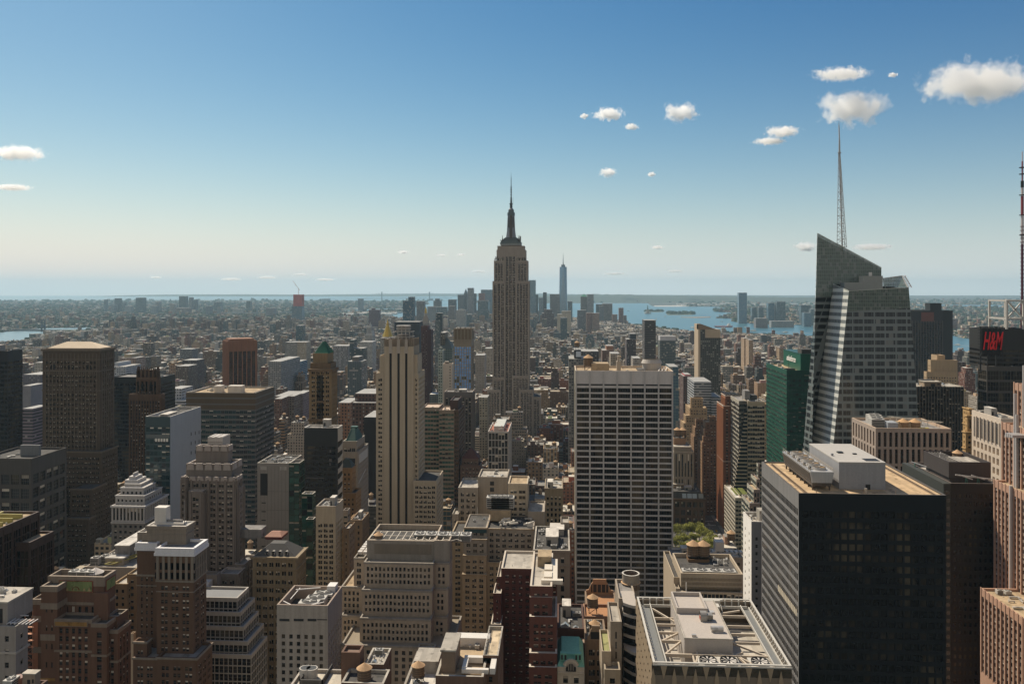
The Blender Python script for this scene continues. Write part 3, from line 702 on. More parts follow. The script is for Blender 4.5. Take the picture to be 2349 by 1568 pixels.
m.box(a, b, 434, 444, zt-5.2, zt, 0); m.box(a+.3, b-.3, 434.3, 443.7, z, zt-5.2, 1)
for k in range(3): m.beam((a+1+k*(b-a-2)/2, 434.5, zt), (a+1+k*(b-a-2)/2, 443, zt), 1.2, .5)
m.box(a-.05, b+.05, 433.9, 434, zt-2.8, zt-2.6, 1); B.add('mechanical_box', m, [mat((.44, .41, .38), .5, .12, .2, 2), rf_dk])
q = B.t('I', 117, 592, 928, 421, side=700, b=1100, st=sc); scal(B, *q[:4], q[4]+1, 5, 3.0)
q = B.t('I', 62, 640, 1068, 417, side=702, st=sb); scal(B, *q[:4], q[4]+1, 7, 1.6)
B.t('I', 640, 660, 1182, 418, side=730, st=sb)
B.t('I', 140, 290, 1210, 412.5, dep=4.4, st=sb); B.t('I', 60, 118, 1062, 415, dep=1.9, st=sb)
B.t('E', 1760, 1838, 668, 414, side=1922, st=sb); B.t('E', 1640, 1790, 740, 404, dep=10, side=None, st=sb)
clutter(B, q, 3, 2.5, 0, 6, 0); B.finish()

# --- stepped office with white window grid
WG = mat((.34, .325, .30), .7, .12, .2, 1)
B = Bld('terraced_office', 'terraced dark glass office whose setbacks carry a fine pale window grid', 'office building')
s = sty(WG, 3.5, 2.1, wf=.86, hf=.86, gs='black', inset=.25, top=1.6, edge=.2, roof=mat((.20, .21, .22), .8, .15, 0), cope=WG, bar=HB)
B.t('E', 1440, 1785, 917, 372, side=1872, st=s)
B.t('E', 1440, 1808, 1024, 369, side=1918, st=s); B.t('E', 1440, 1832, 1132, 366, side=1945, st=s)
B.t('E', 1440, 1862, 1242, 363, side=1985, st=s); B.t('E', 1440, 1890, 1342, 360, side=2010, st=s)
q = B.t('E', 1440, 1630, 745, 392, side=1660, st=sty(AD, 3.5, 3, wf=.5, hf=.5, top=5, roof=rf_grey))
m = MB(); m.frus([(q[0], 380), (q[1]-2, 380), (q[1]-2, 391.8), (q[0], 391.8)], q[4]-9, [(q[0], 388), (q[1]-2, 388), (q[1]-2, 391.8), (q[0], 391.8)], q[4]-1, 0); B.add('sloping_roof', m, [mat((.42, .40, .38), .8, .1, 0)])
B.finish()

# --- brown brick tower with white cornice
BK = mat((.125, .075, .048), .9, .2, .25, 1, 0, .35); BKl = mat((.22, .19, .155), .85, .15, .3, 1); WC = mat((.66, .67, .70), .6, .08, .12, 1)
B = Bld('brick_tower', 'brown brick tower with a broad white cornice below its stepped penthouse', 'brick tower')
sb = sty(BK, 2.8, 4.8, wf=.60, hf=.56, bay=2, gap=.28, gs='brick', inset=.3, top=15.2, edge=1.0, bar=HB, roof=rf_grey, cope=WC,
         bands=((.0, 2.0, .55, WC), (2.0, 1.2, .8, WC), (13.4, .7, .35, BKl), (17.9, .4, .2, BKl)), wt=[3, 3, 1, 2, 3, 2])
q = B.t('E', 1178, 1455, 545, 330, side=1552, st=sb)
x0, x1, y0, y1, z = q; m = MB(); zt = z+1.1
for k in range(7): xx = x0+.5+k*(x1-x0-1)/6; m.box(xx-.55, xx+.55, y0-.3, y0, zt-13.2, zt-3.3, 0)
for k in range(8): yy = y0+.4+k*(y1-y0-.8)/7; m.box(x1, x1+.3, yy-.4, yy+.4, zt-13.2, zt-3.3, 0)
B.add('pale_pilasters', m, [BKl])
m = MB()
for k in range(6):
    for j in range(3): xx = x0+2.5+k*(x1-x0-5)/5+(j-1)*2.4; m.box(xx-.8, xx+.8, y0-.1, y0-.03, zt-12.8+j*0, zt-10.2, 0); m.box(xx-.8, xx+.8, y0-.1, y0-.03, zt-9, zt-6.2, 0)
for k in range(7):
    yy = y0+.4+(k+.5)*(y1-y0-.8)/7; m.box(x1+.03, x1+.1, yy-1, yy+1, zt-12.8, zt-9.8, 0); m.box(x1+.03, x1+.1, yy-1, yy+1, zt-8.6, zt-5.5, 0)
B.add('attic_windows', m, [glass('dark', (.018, .02, .024))])
sl = dict(sb); sl['top'] = 14; sl['bay'] = 1; sl['wf'] = .32; sl['gs'] = 'dark'; sl['pw'] = 2.6
B.t('E', 1030, 1178, 505, 336, dep=18, st=sl)
st2 = sty(BKl, 5.5, 3.4, wf=.5, hf=.5, bay=2, gs='dark', top=6.5, edge=1.5, bands=((0, 1.4, .5, BKl), (3.4, .5, .3, BKl)), roof=rf_lt, cope=rf_white)
q2 = B.t('E', 1103, 1400, 380, 338, side=1462, b=600, st=st2)
B.t('E', 1032, 1104, 428, 339, dep=12, st=st2, b=600)
m = MB(); x0, x1, y0, y1, z = q2
for k in range(3): m.box(x0+1.2*k+1, x1-1.2*k-1, y0+1.2*k+1, y1-1.2*k-1, z+.9*k, z+.9*k+.9, k % 2)
m.box(x0+2, x0+7, y1-5, y1-1, z, z+8, 1); m.beam((x0+15, y0+3, z+1), (x0+15, y0+3, z+11), .25, .25, 0); B.add('stepped_roof', m, [rf_grey, mat((.6, .58, .54), .8, .1, .1, 2)])
sl2 = sty(BK, 2.8, 4.8, wf=.60, hf=.56, bay=2, gap=.28, gs='brick', inset=.3, top=3, edge=1, bar=HB, roof=rf_grey, bands=((0, .8, .4, BKl),))
B.t('E', 1180, 1480, 1368, 324, side=1597, st=sl2); B.t('E', 1003, 1105, 1248, 327, dep=14, side=1140, st=sl2); B.t('E', 1000, 1180, 1368, 324.4, dep=20, st=sl2)
B.finish()

# --- orange brown stepped tower with the green ceramic panel
OB = mat((.17, .095, .062), .9, .16, .25, 1, 0, .35); OS = mat((.27, .225, .18), .85, .2, .3, 1); GP = mat((.20, .26, .10), .6, .25, 0, 3); RD = mat((.20, .045, .03), .7, .15, 0, 2); OY = mat((.34, .20, .06), .7, .2, 0, 2)
B = Bld('deco_tower', 'orange brown brick tower with a green sunburst panel under its flat top', 'brick tower')
so_ = sty(OB, 12.5, 3.2, wf=.45, hf=.90, gs='dark', inset=.4, top=12.5, edge=3.6, sill=.3, roof=rf_dk, cope=OS, bands=((0, 4.2, .35, OS), (11.4, 1.2, .3, OS)), bar=(('h', .25), ('h', .5), ('h', .75), ('v', .5)))
q = B.t('N', 510, 1090, 442, 352, side=1205, st=so_, par=3.2); x0, x1, y0, y1, z = q; zt = z+3.2
pnl = lambda m, a, b, yy, c, d, i, pr: m.box(a, b, yy-pr, yy-.36, c, d, i)
m = MB(); a, b = wx(dX('N', 620), y0), wx(dX('N', 980), y0); c, d = wz(dX('N', 800), dY('N', 605), y0), wz(dX('N', 800), dY('N', 482), y0)
pnl(m, a, b, y0, c, d, 0, .5); pnl(m, a+.5, b-.5, y0, c+.5, d-.5, 1, .56); xc, zc = (a+b)/2, c+1.0
for k in range(10):
    t0, t1 = pi*k/10, pi*(k+1)/10; m.beam((xc+1.55*cos(t0), y0-.62, zc+1.55*sin(t0)), (xc+1.55*cos(t1), y0-.62, zc+1.55*sin(t1)), .38, .12, 0)
    m.beam((xc+1.0*cos(t0), y0-.62, zc+1.0*sin(t0)), (xc+1.0*cos(t1), y0-.62, zc+1.0*sin(t1)), .5, .1, 2)
    tm = (t0+t1)/2
    if k % 2 == 0: m.beam((xc+1.8*cos(tm), y0-.6, zc+1.8*sin(tm)), (xc+2.9*cos(tm), y0-.6, zc+min(1.75, 2.9*sin(tm))), .12, .06, 2)
for k in range(24): xx = a+.25+k*(b-a-.5)/23; m.box(xx-.1, xx+.1, y0-.6, y0-.5, d-.35, d-.15, 2); m.box(xx-.1, xx+.1, y0-.6, y0-.5, c+.15, c+.35, 2)
for sx in (-1, 1):
    for (dx, h) in ((6.2, 1.6), (3.9, 1.2)): m.frus([(xc+sx*dx-.6, y0-.64), (xc+sx*dx+.6, y0-.64), (xc+sx*dx+.6, y0-.56), (xc+sx*dx-.6, y0-.56)], c+.7, [(xc+sx*dx-.15, y0-.64), (xc+sx*dx+.15, y0-.64), (xc+sx*dx+.15, y0-.56), (xc+sx*dx-.15, y0-.56)], c+.7+h, 2)
B.add('ceramic_panel', m, [RD, GP, mat((.42, .33, .17), .7, .2, 0, 2)])
m = MB(); yy = (y0+y1)/2; m.box(x1+.36, x1+.5, yy-4, yy+4, c, d, 0); m.box(x1+.5, x1+.56, yy-3.5, yy+3.5, c+.5, d-.5, 1); B.add('ceramic_panel', m, [RD, GP])
cp = z
m = MB(); tx, ty = x1-7.5, y0+6; m.cyl(tx, ty, cp, cp+3.0, 3.1, 3.1, 18, 0); m.cyl(tx, ty, cp+3.0, cp+5.2, 3.6, .05, 18, 1); m.cyl(tx, ty, cp+5, cp+7.4, .08, .05, 6, 1); B.add('water_tank', m, [rf_grey, mat((.62, .58, .54), .5, .1, .1, 2)])
for k in range(3): put(B.root, 'cooling_unit', x0+9+k*4, y1-4, cp+1.5, 3.9, 4.2, 2.6, 0, B.org)
m = MB(); m.box(x0+7, x0+19, y1-6.4, y1-1.6, cp, cp+1.5, 0); m.beam((x0+2, y0+4, cp+1.5), (x0+12, y0+4, cp+1.5), .5, .5, 1); m.beam((x0+12, y0+4, cp+1.5), (x0+8, y0+9, cp+1.5), .4, .4, 1); B.add('plinth', m, [rf_grey, wht])
sm_ = sty(OB, 3.45, 2.95, wf=.50, hf=.62, gs='brick', inset=.35, top=3.4, edge=1.2, roof=rf_dk, cope=OS, bar=HB, bands=((0, 1.6, .3, OS), (13.4, .9, .25, OS), (34.5, 1.3, .3, OY)), sp=mat((.13, .065, .045), .9, .2, .2), spin=.15)
se = sty(OB, 8, 3.0, wf=.3, hf=.3, gs='dark', inset=.3, top=6, edge=1.2, roof=rf_dk, cope=OS, bands=((0, 2.4, .35, OS), (7.4, 2.6, .25, OS), (21, 2.6, .25, OS), (40, 1.3, .3, OY)))
B.t('N', 980, 1130, 620, 349, dep=2.8, b=900, st=sty(OB, 14, 3.0, wf=.42, hf=.5, gs='dark', inset=.3, top=5, edge=.6, bands=((0, 2, .3, OS),), bar=HB), side=1150)
q = B.t('N', 575, 960, 890, 344, dep=7.6, st=sm_)
q = B.t('N', 960, 1115, 935, 343, dep=9, side=1235, st=sm_)
B.t('N', 430, 598, 545, 345, dep=8, st=se); B.t('N', 338, 440, 680, 349, dep=26, st=se)
B.t('N', 1115, 1232, 1000, 346, side=1366, st=sm_)
B.t('N', 1110, 1232, 862, 350, side=1338, b=1000, st=dict(sm_, bands=((0, 1.0, .3, OS),)))
m = MB(); a, b = wx(dX('N', 580), 344), wx(dX('N', 926), 344); c, d = wz(dX('N', 750), dY('N', 960), 344), wz(dX('N', 750), dY('N', 905), 344)
m.box(a, b, 343.2, 343.68, c, d, 0); m.box(a+.3, b-.3, 343.1, 343.2, c+.3, d-.3, 1); B.add('ochre_panel', m, [OS, OY])
m = MB(); xf = wx(dX('N', 313), 346)                    # zig-zag fire escape
for k in range(22):
    zz = wz(dX('N', 313), dY('N', 905), 346)-k*2.9; m.box(xf-1.7, xf+1.7, 345.2, 346.8, zz, zz+.15, 0)
    m.beam((xf-1.5, 345.6, zz), (xf+1.5, 345.6, zz-2.8), .25, .12, 0) if k % 2 else m.beam((xf+1.5, 346.4, zz), (xf-1.5, 346.4, zz-2.8), .25, .12, 0)
for dx in (-1.7, 1.7): m.box(xf+dx-.1, xf+dx+.1, 345.2, 345.4, zz-3, wz(dX('N', 313), dY('N', 800), 346), 0)
m.box(xf+1.7, wx(dX('N', 338), 349), 348.8, 348.95, zz, zz+60, 0); B.add('fire_escape', m, [mat((.42, .20, .12), .7, .15, 0)])  # orange light on the fire escape is put into its colour
B.finish()

# --- tan wing and mechanical plant behind
TN = mat((.26, .185, .105), .9, .15, .25, 1)
B = Bld('brick_block', 'tan brick block with small windows just right of the green panelled tower', 'brick building')
s = sty(TN, 3.4, 3.1, wf=.42, hf=.5, gs='dark', inset=.3, top=2, edge=.8, roof=rf_lt)
B.t('E', 955, 1032, 742, 412, dep=15, st=s); B.t('E', 860, 958, 800, 404, dep=22, side=958, st=s) if 0 else B.t('E', 845, 957, 815, 409, dep=18, st=s)
B.finish()
B = Bld('plant_house', 'grey plant building with roof fans and blank stair tower behind the green panelled tower', 'plant building')
s = sty(mat((.33, .29, .24), .85, .2, .3, 1), 4, 0)
q = B.t('E', 640, 1035, 690, 440, dep=34, st=s, roof=rf_lt); x0, x1, y0, y1, z = q
a, b = wx(dX('N', 1180), 446), wx(dX('N', 1290), 446); zt = wz(dX('N', 1200), dY('N', 262), 446)
m = MB(); a = wx(dX('N', 1100), 446); m.box(a, b, 446, 458, z, zt, 0); m.box(a-.3, b+.3, 445.7, 458.3, zt, zt+.7, 1); B.add('stair_tower', m, [mat((.33, .29, .24), .85, .2, .3, 1), rf_white])
for k in range(7): put(B.root, 'cooling_unit', wx(dX('N', 985), 444)+k*3.6, 446+k*3.4, z, 4.6, 4.2, 4.6, 0, B.org)
m = MB(); m.beam((x0+10, 442, z+2), (x0+34, 470, z+5), .5, .5); m.beam((x0+14, 442, z+2), (x0+38, 470, z+5), .5, .5)
for k in range(12): m.beam((x0+10+k*2, 442+k*2.4, z+2+k*.25), (x0+14+k*2, 442+k*2.4, z+2+k*.25), .25, .25)
B.add('truss', m, [mat((.28, .25, .06), .7, .2, 0)])
m = MB(); a, b = wx(dX('N', 1300), 462), wx(dX('N', 1450), 462); m.box(a, b, 452, 480, z, z+9, 0); m.box(a-.3, b, 451.7, 480, z+9, z+9.5, 1); B.add('white_shed', m, [rf_grey, rf_white])
clutter(B, (x0+45, x1, y0, y0+12, z), 8, 3, 0, 12, 0); B.finish()

# --- white stepped block with columns
WS = mat((.40, .39, .38), .8, .15, .25, 1); 
B = Bld('stepped_block', 'white stepped block with a stacked pyramid top over a row of tall columns', 'stone building')
s = sty(WS, 3.6, 2.7, wf=.5, hf=.48, gs='dark', inset=.4, top=1.6, edge=.7, bands=((0, .6, .35, mat((.5, .5, .5), .8, .1, .2)),), roof=rf_white)
B.t('E', 938, 1058, 62, 536, dep=16, b=150, st=s, par=.3); B.t('E', 905, 1080, 92, 532, dep=16, b=240, st=s, par=.4)
B.t('E', 868, 1087, 150, 528, dep=24, b=300, st=s)
scl = sty(WS, 8.6, 2.5, wf=.6, hf=.94, gs='dark', inset=.9, top=1.4, edge=.5, bands=((0, 1.2, .6, mat((.5, .5, .5), .8, .1, .2)),), roof=rf_grey)
B.t('E', 838, 1087, 228, 523, dep=32, b=352, st=scl)
B.t('E', 838, 1087, 352, 522.6, dep=32, st=sty(mat((.15, .14, .13), .85, .15, .2), 3.6, 3.2, wf=.5, hf=.5, gs='dark', top=1, edge=1, bands=((0, .8, .4, WS),)), par=.1)
m = MB(); q = (wx(dX('E', 950), 540), wx(dX('E', 1045), 540)); zz = wz(dX('E', 1000), dY('E', 62), 536)
for k in range(3): m.box(q[0]+k*2, q[1]-k*2, 538+k*1.5, 550-k*1.5, zz+k*2-.2, zz+k*2+1.9, 0)
B.add('stacked_top', m, [mat((.5, .5, .5), .8, .1, .2)]); B.finish()

# --- pale block, bottom left corner
PG = mat((.31, .285, .26), .85, .15, .25, 1)
B = Bld('stone_block', 'pale grey stone block with set back plant box in the bottom left corner', 'stone building')
s = sty(PG, 5.0, 4.4, wf=.34, hf=.42, gs='dark', inset=.4, top=2.2, edge=1.2, bar=HB, bands=((9.6, .8, .5, mat((.45, .42, .38), .8, .1, .2)),), roof=rf_dk, cope=rf_lt)
q = B.t('N', -150, 165, 962, 300, side=292, st=s); x0, x1, y0, y1, z = q
m = MB(); a = wx(dX('N', 80), 303); m.box(a-16, a, 303, 318, z, z+8.5, 0); m.box(a-10, a-2, 302.9, 303, z+1, z+6.5, 1); m.box(a-16.3, a+.3, 302.7, 318.3, z+8.5, z+9.2, 2); B.add('plant_box', m, [PG, blackm, rf_lt])
clutter(B, (a-14, a-1, 304, 317, z+9.2), 6, 2, 0, 3, 0)
m = MB()
for k in range(7): m.beam((a+1+k*1.5, y0+1, z+1.5), (a+1+k*1.5, y1-1, z+1.5), .3, .3)
m.beam((a+1, y0+2, z+1.6), (x1-1, y0+2, z+1.6), .3, .3); m.beam((a+1, y0+9, z+1.6), (x1-1, y0+9, z+1.6), .3, .3); B.add('roof_frame', m, [wht]); B.finish()
B = Bld('low_block', 'low dark roofed block with two round pipes at the bottom edge left', 'low building')
q = B.t('N', -60, 340, 1640, 262, dep=24, side=500, st=sty(mat((.14, .09, .07), .9, .2, .2), 4, 3.5, gs='dark'), roof=rf_dk)
clutter(B, q, 10, 4, 0, 5, 1); m = MB()
for k in range(2): m.cyl(q[1]-4-k*5, q[2]+6, q[4], q[4]+3, 2, 2, 14)
m.beam((q[0]+10, q[3]-4, q[4]+2), (q[1]-2, q[3]-4, q[4]+2), .5, .5); B.add('round_pipe', m, [mat((.22, .12, .09), .6, .2, 0)]); B.finish()
B = Bld('party_wall_block', 'narrow block, its wall bright with reflected light, between the green panelled tower and the white cornice tower', 'narrow building')
B.t('E', 984, 1004, 1186, 345, side=1021, st=sty(mat((.55, .45, .33), .8, .12, .2), 4, 0)); B.finish()  # cream stands in for reflected light on this wall
# ------------------------------------------------------------------ centre
# --- orange brown fluted tower set at 45 degrees
PK = mat((.25, .12, .068), .8, .15, .2, .6)
B = Bld('brick_tower', 'orange brown tower of deep vertical brick fins standing at an angle', 'skyscraper')
xm, ym = wx(535, 1240), 1262; zt = wz(545, 781, 1240)
B.org = (xm, ym); B.rz = radians(33); B.mk(); FOOT.append((xm-30, xm+30, ym-30, ym+30))
s = sty(PK, 3.8, 6.4, wf=.8, hf=.86, gs='black', inset=.9, top=17, edge=1.2, rib=(1.5, 1.6, PK, 1.5), sp=blackm, spin=.7, bay=3, roof=rf_dk)
B.tier(-20, 23, -18, 18, 0, zt, s, faces='flr'); 
m = MB(); m.box(-17, 20, -15, 15, zt-1, zt+2.4, 0); o = m.build('plant_storey', [PK], B.root)
B.finish()

# --- green pyramid tower
TG = mat((.24, .175, .10), .85, .15, .3, 1); TGd = mat((.16, .11, .065), .85, .2, .3, 1)
def pyr(B, x0, x1, y0, y1, z0, zt, m1, flat=.12, name='pyramid_roof', ribs=0, rib_m=None):
    m = MB(); cx, cy = (x0+x1)/2, (y0+y1)/2; fx, fy = (x1-x0)/2*flat, (y1-y0)/2*flat
    m.frus([(x0, y0), (x1, y0), (x1, y1), (x0, y1)], z0, [(cx-fx, cy-fy), (cx+fx, cy-fy), (cx+fx, cy+fy), (cx-fx, cy+fy)], zt, 0)
    for k in range(ribs+1):
        f = k/max(ribs, 1); q = (x0+(x1-x0)*f, y0, z0); r = (cx-fx+2*fx*f, cy-fy, zt); m.beam(q, r, .35, .35, 1)
        q = (x1, y0+(y1-y0)*f, z0); r = (cx+fx, cy-fy+2*fy*f, zt); m.beam(q, r, .35, .35, 1)
    return B.add(name, m, [m1, rib_m or m1])
CU = mat((.05, .21, .135), .6, .25, .3, 1.5); CUd = mat((.035, .13, .085), .6, .2, .2)
B = Bld('stone_tower', 'golden brown stone tower with a green copper pyramid roof over an arcaded top', 'skyscraper')
s = sty(TG, 3.6, 3.6, wf=.66, hf=.56, bay=2, gap=.2, gs='dark', inset=.4, top=2.5, edge=1.4, roof=rf_dk, rib=(.8, .3, TG))
# region V: top box 985..1240 front, side to 1305, eave 1140
q = B.t('V', 985, 1215, 1145, 640, side=1305, b=1300, st=sty(TG, 14, 3.2, wf=.5, hf=.55, gs='dark', inset=.7, top=3.2, edge=1, bands=((0, 1, .6, TGd),), roof=rf_dk))
zz = wz(dX('V', 1150), dY('V', 962), 648); pyr(B, q[0]+1, q[1]+.5, q[2]+1, q[3]-1, q[4]+1, zz, CU, .14, ribs=9, rib_m=CUd)
q = B.t('V', 945, 1265, 1300, 636, side=1345, b=1400, st=sty(TGd, 4.5, 2.8, wf=.55, hf=.6, gs='dark', inset=.5, top=1.5, edge=1, bands=((0, .8, .7, TG),), roof=rf_dk))
q = B.t('V', 925, 1275, 1390, 633, side=1365, st=dict(s, top=1.2, bands=((0, 2.2, .9, TGd), (4, .6, .5, TG), (39, 1.8, 1.0, TGd))))
x0, x1, y0, y1, z = q; m = MB(); zc = wz(dX('B', 480), dY('B', 760), y0)
for k in range(3): m.box((x0+x1)/2-2.4+k*1.7, (x0+x1)/2-1.2+k*1.7, y0-.42, y0-.33, zc-75, zc, 0)
for k in range(9): a, b = pi*k/9, pi*(k+1)/9; xc = (x0+x1)/2; m.beam((xc+2.9*cos(a), y0-.4, zc-.5+2.9*sin(a)), (xc+2.9*cos(b), y0-.4, zc-.5+2.9*sin(b)), .6, .6, 1)
m.box((x0+x1)/2-3, (x0+x1)/2+3, y0-.9, y0, zc-22, zc-20.5, 1)
B.add('tall_arch', m, [glass('darker', (.008, .009, .011)), TGd]); clutter(B, (x0, x0+4, y0, y1, z), 2, 1.5, 0, 3, 0); B.finish()

# --- black slab with white striped side
B = Bld('black_slab', 'matt black blind slab whose narrow side is striped white', 'office building')
BLK = mat((.024, .025, .026), .6, .2, .15, 1); s = sty(BLK, 3.7, 3, wf=.95, hf=.5, gs='black', inset=.06, top=12, edge=1.5, roof=rf_grey, cope=rf_white)
WSd = mat((.36, .35, .33), .7, .1, .1); s['side'] = sty(WSd, 7.4, 20, wf=.99, hf=.55, gs='black', inset=.2, top=8, edge=.1, roof=rf_grey)
q = B.t('I', 1350, 1702, 548, 560, side=1752, st=s); x0, x1, y0, y1, z = q
m = MB(); 
for k in range(16): zz = z-13-k*7.4; m.frus([(x1+.02, y0), (x1+.45, y0), (x1+.45, y0+.6), (x1+.02, y0+.6)], zz, [(x1+.02, y1-.6), (x1+.45, y1-.6), (x1+.45, y1), (x1+.02, y1)], zz+1.2, 0) if 0 else m.poly([(x1+.3, y0, zz-2.4), (x1+.3, y1, zz-.2), (x1+.3, y1, zz+1.8), (x1+.3, y0, zz-.4)], 0)
for k in range(16): zz = z-13-k*7.4; m.poly([(x1+.3, y0, zz-.4), (x1+.3, y1, zz+1.8), (x1, y1, zz+1.8), (x1, y0, zz-.4)], 0)
B.add('white_stripes', m, [WSd])
m = MB()
for zz, a, b in ((-16, .72, .8), (-25, .72, .79), (-34, .0, .6), (-60, .05, .35), (-22.2, .7, .82)): m.box(x0+(x1-x0)*a+1, x0+(x1-x0)*b, y0-.12, y0-.02, z+zz, z+zz+(1.8 if b-a < .2 else .35), 0)
B.add('louvre_panels', m, [mat((.13, .12, .12), .5, .1, 0)]); clutter(B, (x0+8, x1, y0, y1, z), 5, 2.5, 0, 17, 1, True); B.finish()

# --- grey panel slab with green glass end
PGy = mat((.25, .235, .215), .7, .08, .12, 1)
B = Bld('panel_slab', 'flat roofed slab of plain grey panels with a dark green glass corner', 'office building')
s = sty(PGy, 3.9, 30, wf=.0001, hf=.5, gs='dark', top=5, edge=.2); s['pw'] = None; s['roof'] = rf_dk; s['cope'] = rf_lt
sg2 = sty(mat((.02, .05, .035), .4, .2, .1), 3.9, 2.7, wf=.93, hf=.86, gs='green', inset=.1, top=1.2, edge=.2, roof=rf_dk, cope=rf_lt)
q1 = B.t('I', 860, 1190, 917, 500, dep=26, st=s); q = B.t('I', 1190.5, 1300, 917, 500.1, side=1356, st=sg2)
x0, x1, y0, y1, z = q1; m = MB()
for k in range(7): m.box(x0+2.2+k*.55, x0+2.45+k*.55, y0-.1, y0, z-3.2, z-1, 0); m.box(x1-5.5+k*.6, x1-5.2+k*.6, y0-.1, y0, z-3.2, z-1, 0)
m.box(x0+2, x0+6.5, y0-.12, y0, z-19, z-5.5, 1)
for k in range(14): m.box(x0+2.8, x0+5.4, y0-.1, y0, z-24-k*5.4, z-23.4-k*5.4, 1)
for k in range(1, 9): m.box(x0, x1, y0-.04, y0, z-5-k*11.6, z-4.85-k*11.6, 2)
for k in range(1, 9): m.box(x0+k*(x1-x0)/9-.06, x0+k*(x1-x0)/9+.06, y0-.05, y0, 0, z-1, 2)
B.add('louvres_and_joints', m, [rf_white, blackm, mat((.14, .13, .12), .7, .1, 0)])
clutter(B, (x0, x1, y0, y1, z), 12, 2.2, 0, 21, 0)
q = B.t('I', 1322, 1440, 1240, 470, dep=16, side=1474, st=sg2, roof=rf_lt); clutter(B, q, 5, 1.6, 0, 2, 0)
B.t('F', 375, 430, 330, 455, dep=14, side=450, st=sg2); B.finish()

# --- small copper pyramid tower + brown neighbour
LG = mat((.30, .26, .215), .85, .15, .25, 1)
B = Bld('stone_tower', 'pale stone tower with a small truncated dark green pyramid roof', 'office tower')
s = sty(LG, 3.8, 3.6, wf=.4, hf=.5, bay=2, gs='dark', inset=.3, top=5, edge=1, roof=rf_lt, cope=rf_lt)
q = B.t('I', 1752, 1900, 690, 640, side=1985, b=830, st=dict(s, wf=.8, hf=.55, top=4, fh=6)); x0, x1, y0, y1, z = q
c2 = mat((.03, .085, .075), .6, .2, .2); zz = wz(dX('I', 1860), dY('I', 560), 648)
pyr(B, x0+2, x1-1, y0+1, y1-1, z, zz, c2, .35); m = MB(); cx_, cy_ = (x0+x1)/2+.5, (y0+y1)/2
m.box(cx_-2.6, cx_+2.6, cy_-2.6, cy_+2.6, zz-.5, zz+1.2, 0); B.add('cap', m, [c2])
q = B.t('I', 1752, 1910, 800, 637, side=2022, st=s); clutter(B, q, 3, 2, 0, 2, 0)
m = MB(); x0, x1, y0, y1, z = q; m.box(x0+1.5, x1-2, y0-.2, y0, z-8, z-4, 1); m.box(x0+1.5, x1-2, y0-.2, y0, z-16, z-12, 1); m.box(x1, x1+.3, y0+4, y1-4, z-9, z-2, 0); m.beam((x1+.1, y0+3, z-24), (x1+.1, y1-10, z-18), .6, .8, 0); B.add('bay_glazing', m, [mat((.5, .48, .45), .7, .1, 0), glass('grey', (.05, .055, .06))]); B.finish()
TB2 = mat((.27, .17, .085), .85, .18, .3, 1)
B = Bld('brick_tower', 'golden brown building with a dark hipped slate roof below the small pyramid', 'brick building')
s = sty(TB2, 3.5, 3.2, wf=.42, hf=.5, gs='brick', inset=.3, top=3, edge=.8, roof=rf_dk, bands=((0, .8, .4, TB2), (9, .6, .4, TB2)))
q = B.t('I', 1745, 1850, 968, 596, side=1890, st=s); pyr(B, q[0]-3, q[1], q[2]+.5, q[3], q[4]+.8, wz(dX('I', 1780), dY('I', 868), 602), mat((.05, .06, .05), .7, .2, .2), .25, 'slate_roof')
q = B.t('I', 1745, 1890, 1230, 590, side=1945, st=s); q = B.t('I', 1825, 1990, 1500, 560, side=2030, st=s, roof=mat((.3, .3, .31), .8, .1, 0)); clutter(B, q, 3, 2, 0, 2, 0); B.finish()

# --- tan office with colonnaded top
TO = mat((.40, .34, .25), .85, .12, .25, 1)
B = Bld('stone_office', 'narrow tan stone office with a tall colonnade under its flat roof', 'office building')
scol = sty(TO, 10.5, 2.05, wf=.66, hf=.86, gs='darker' if 0 else 'black', inset=.6, top=5, edge=1.0, roof=rf_grey, cope=LG, bands=((0, 1.1, .9, TO), (2.2, .4, .5, TO)))
sof = sty(TO, 2.8, 3.4, wf=.72, hf=.62, bay=2, gap=.1, gs='dark', inset=.4, top=1.2, edge=.9, bar=HB)
q = B.t('F', 450, 598, 232, 430, side=657, b=340, st=scol)
B.t('F', 450, 598, 340, 429.9, side=656, st=sof, par=.05); clutter(B, q, 12, 2.2, 0, 14, 1, True); B.finish()
B = Bld('striped_block', 'low block with green glass stripes beside the tan colonnaded office', 'office building')
q = B.t('F', 655, 690, 262, 470, dep=16, side=708, st=sty(LG, 3.4, 5, wf=.95, hf=.5, gs='dark', top=2, edge=.3), roof=rf_lt)
B.finish()
B = Bld('brick_block', 'brown brick block with a white flat roof right of the tan colonnaded office', 'brick building')
s = sty(mat((.23, .165, .105), .9, .2, .25, 1), 3.6, 3.4, wf=.42, hf=.5, gs='dark', inset=.3, top=2.5, edge=1, bar=HB)
q = B.t('F', 655, 700, 400, 440, dep=14, side=745, st=s, roof=rf_lt); clutter(B, q, 6, 2.2, 1, 24, 0)
B.finish()
B = Bld('brick_block', 'long brown block with grey blue roof behind the big terraced office', 'brick building')
q = B.t('F', 708, 800, 335, 500, side=850, st=s, roof=mat((.34, .34, .35), .8, .15, 0)); clutter(B, q, 4, 2, 0, 3, 1); B.finish()

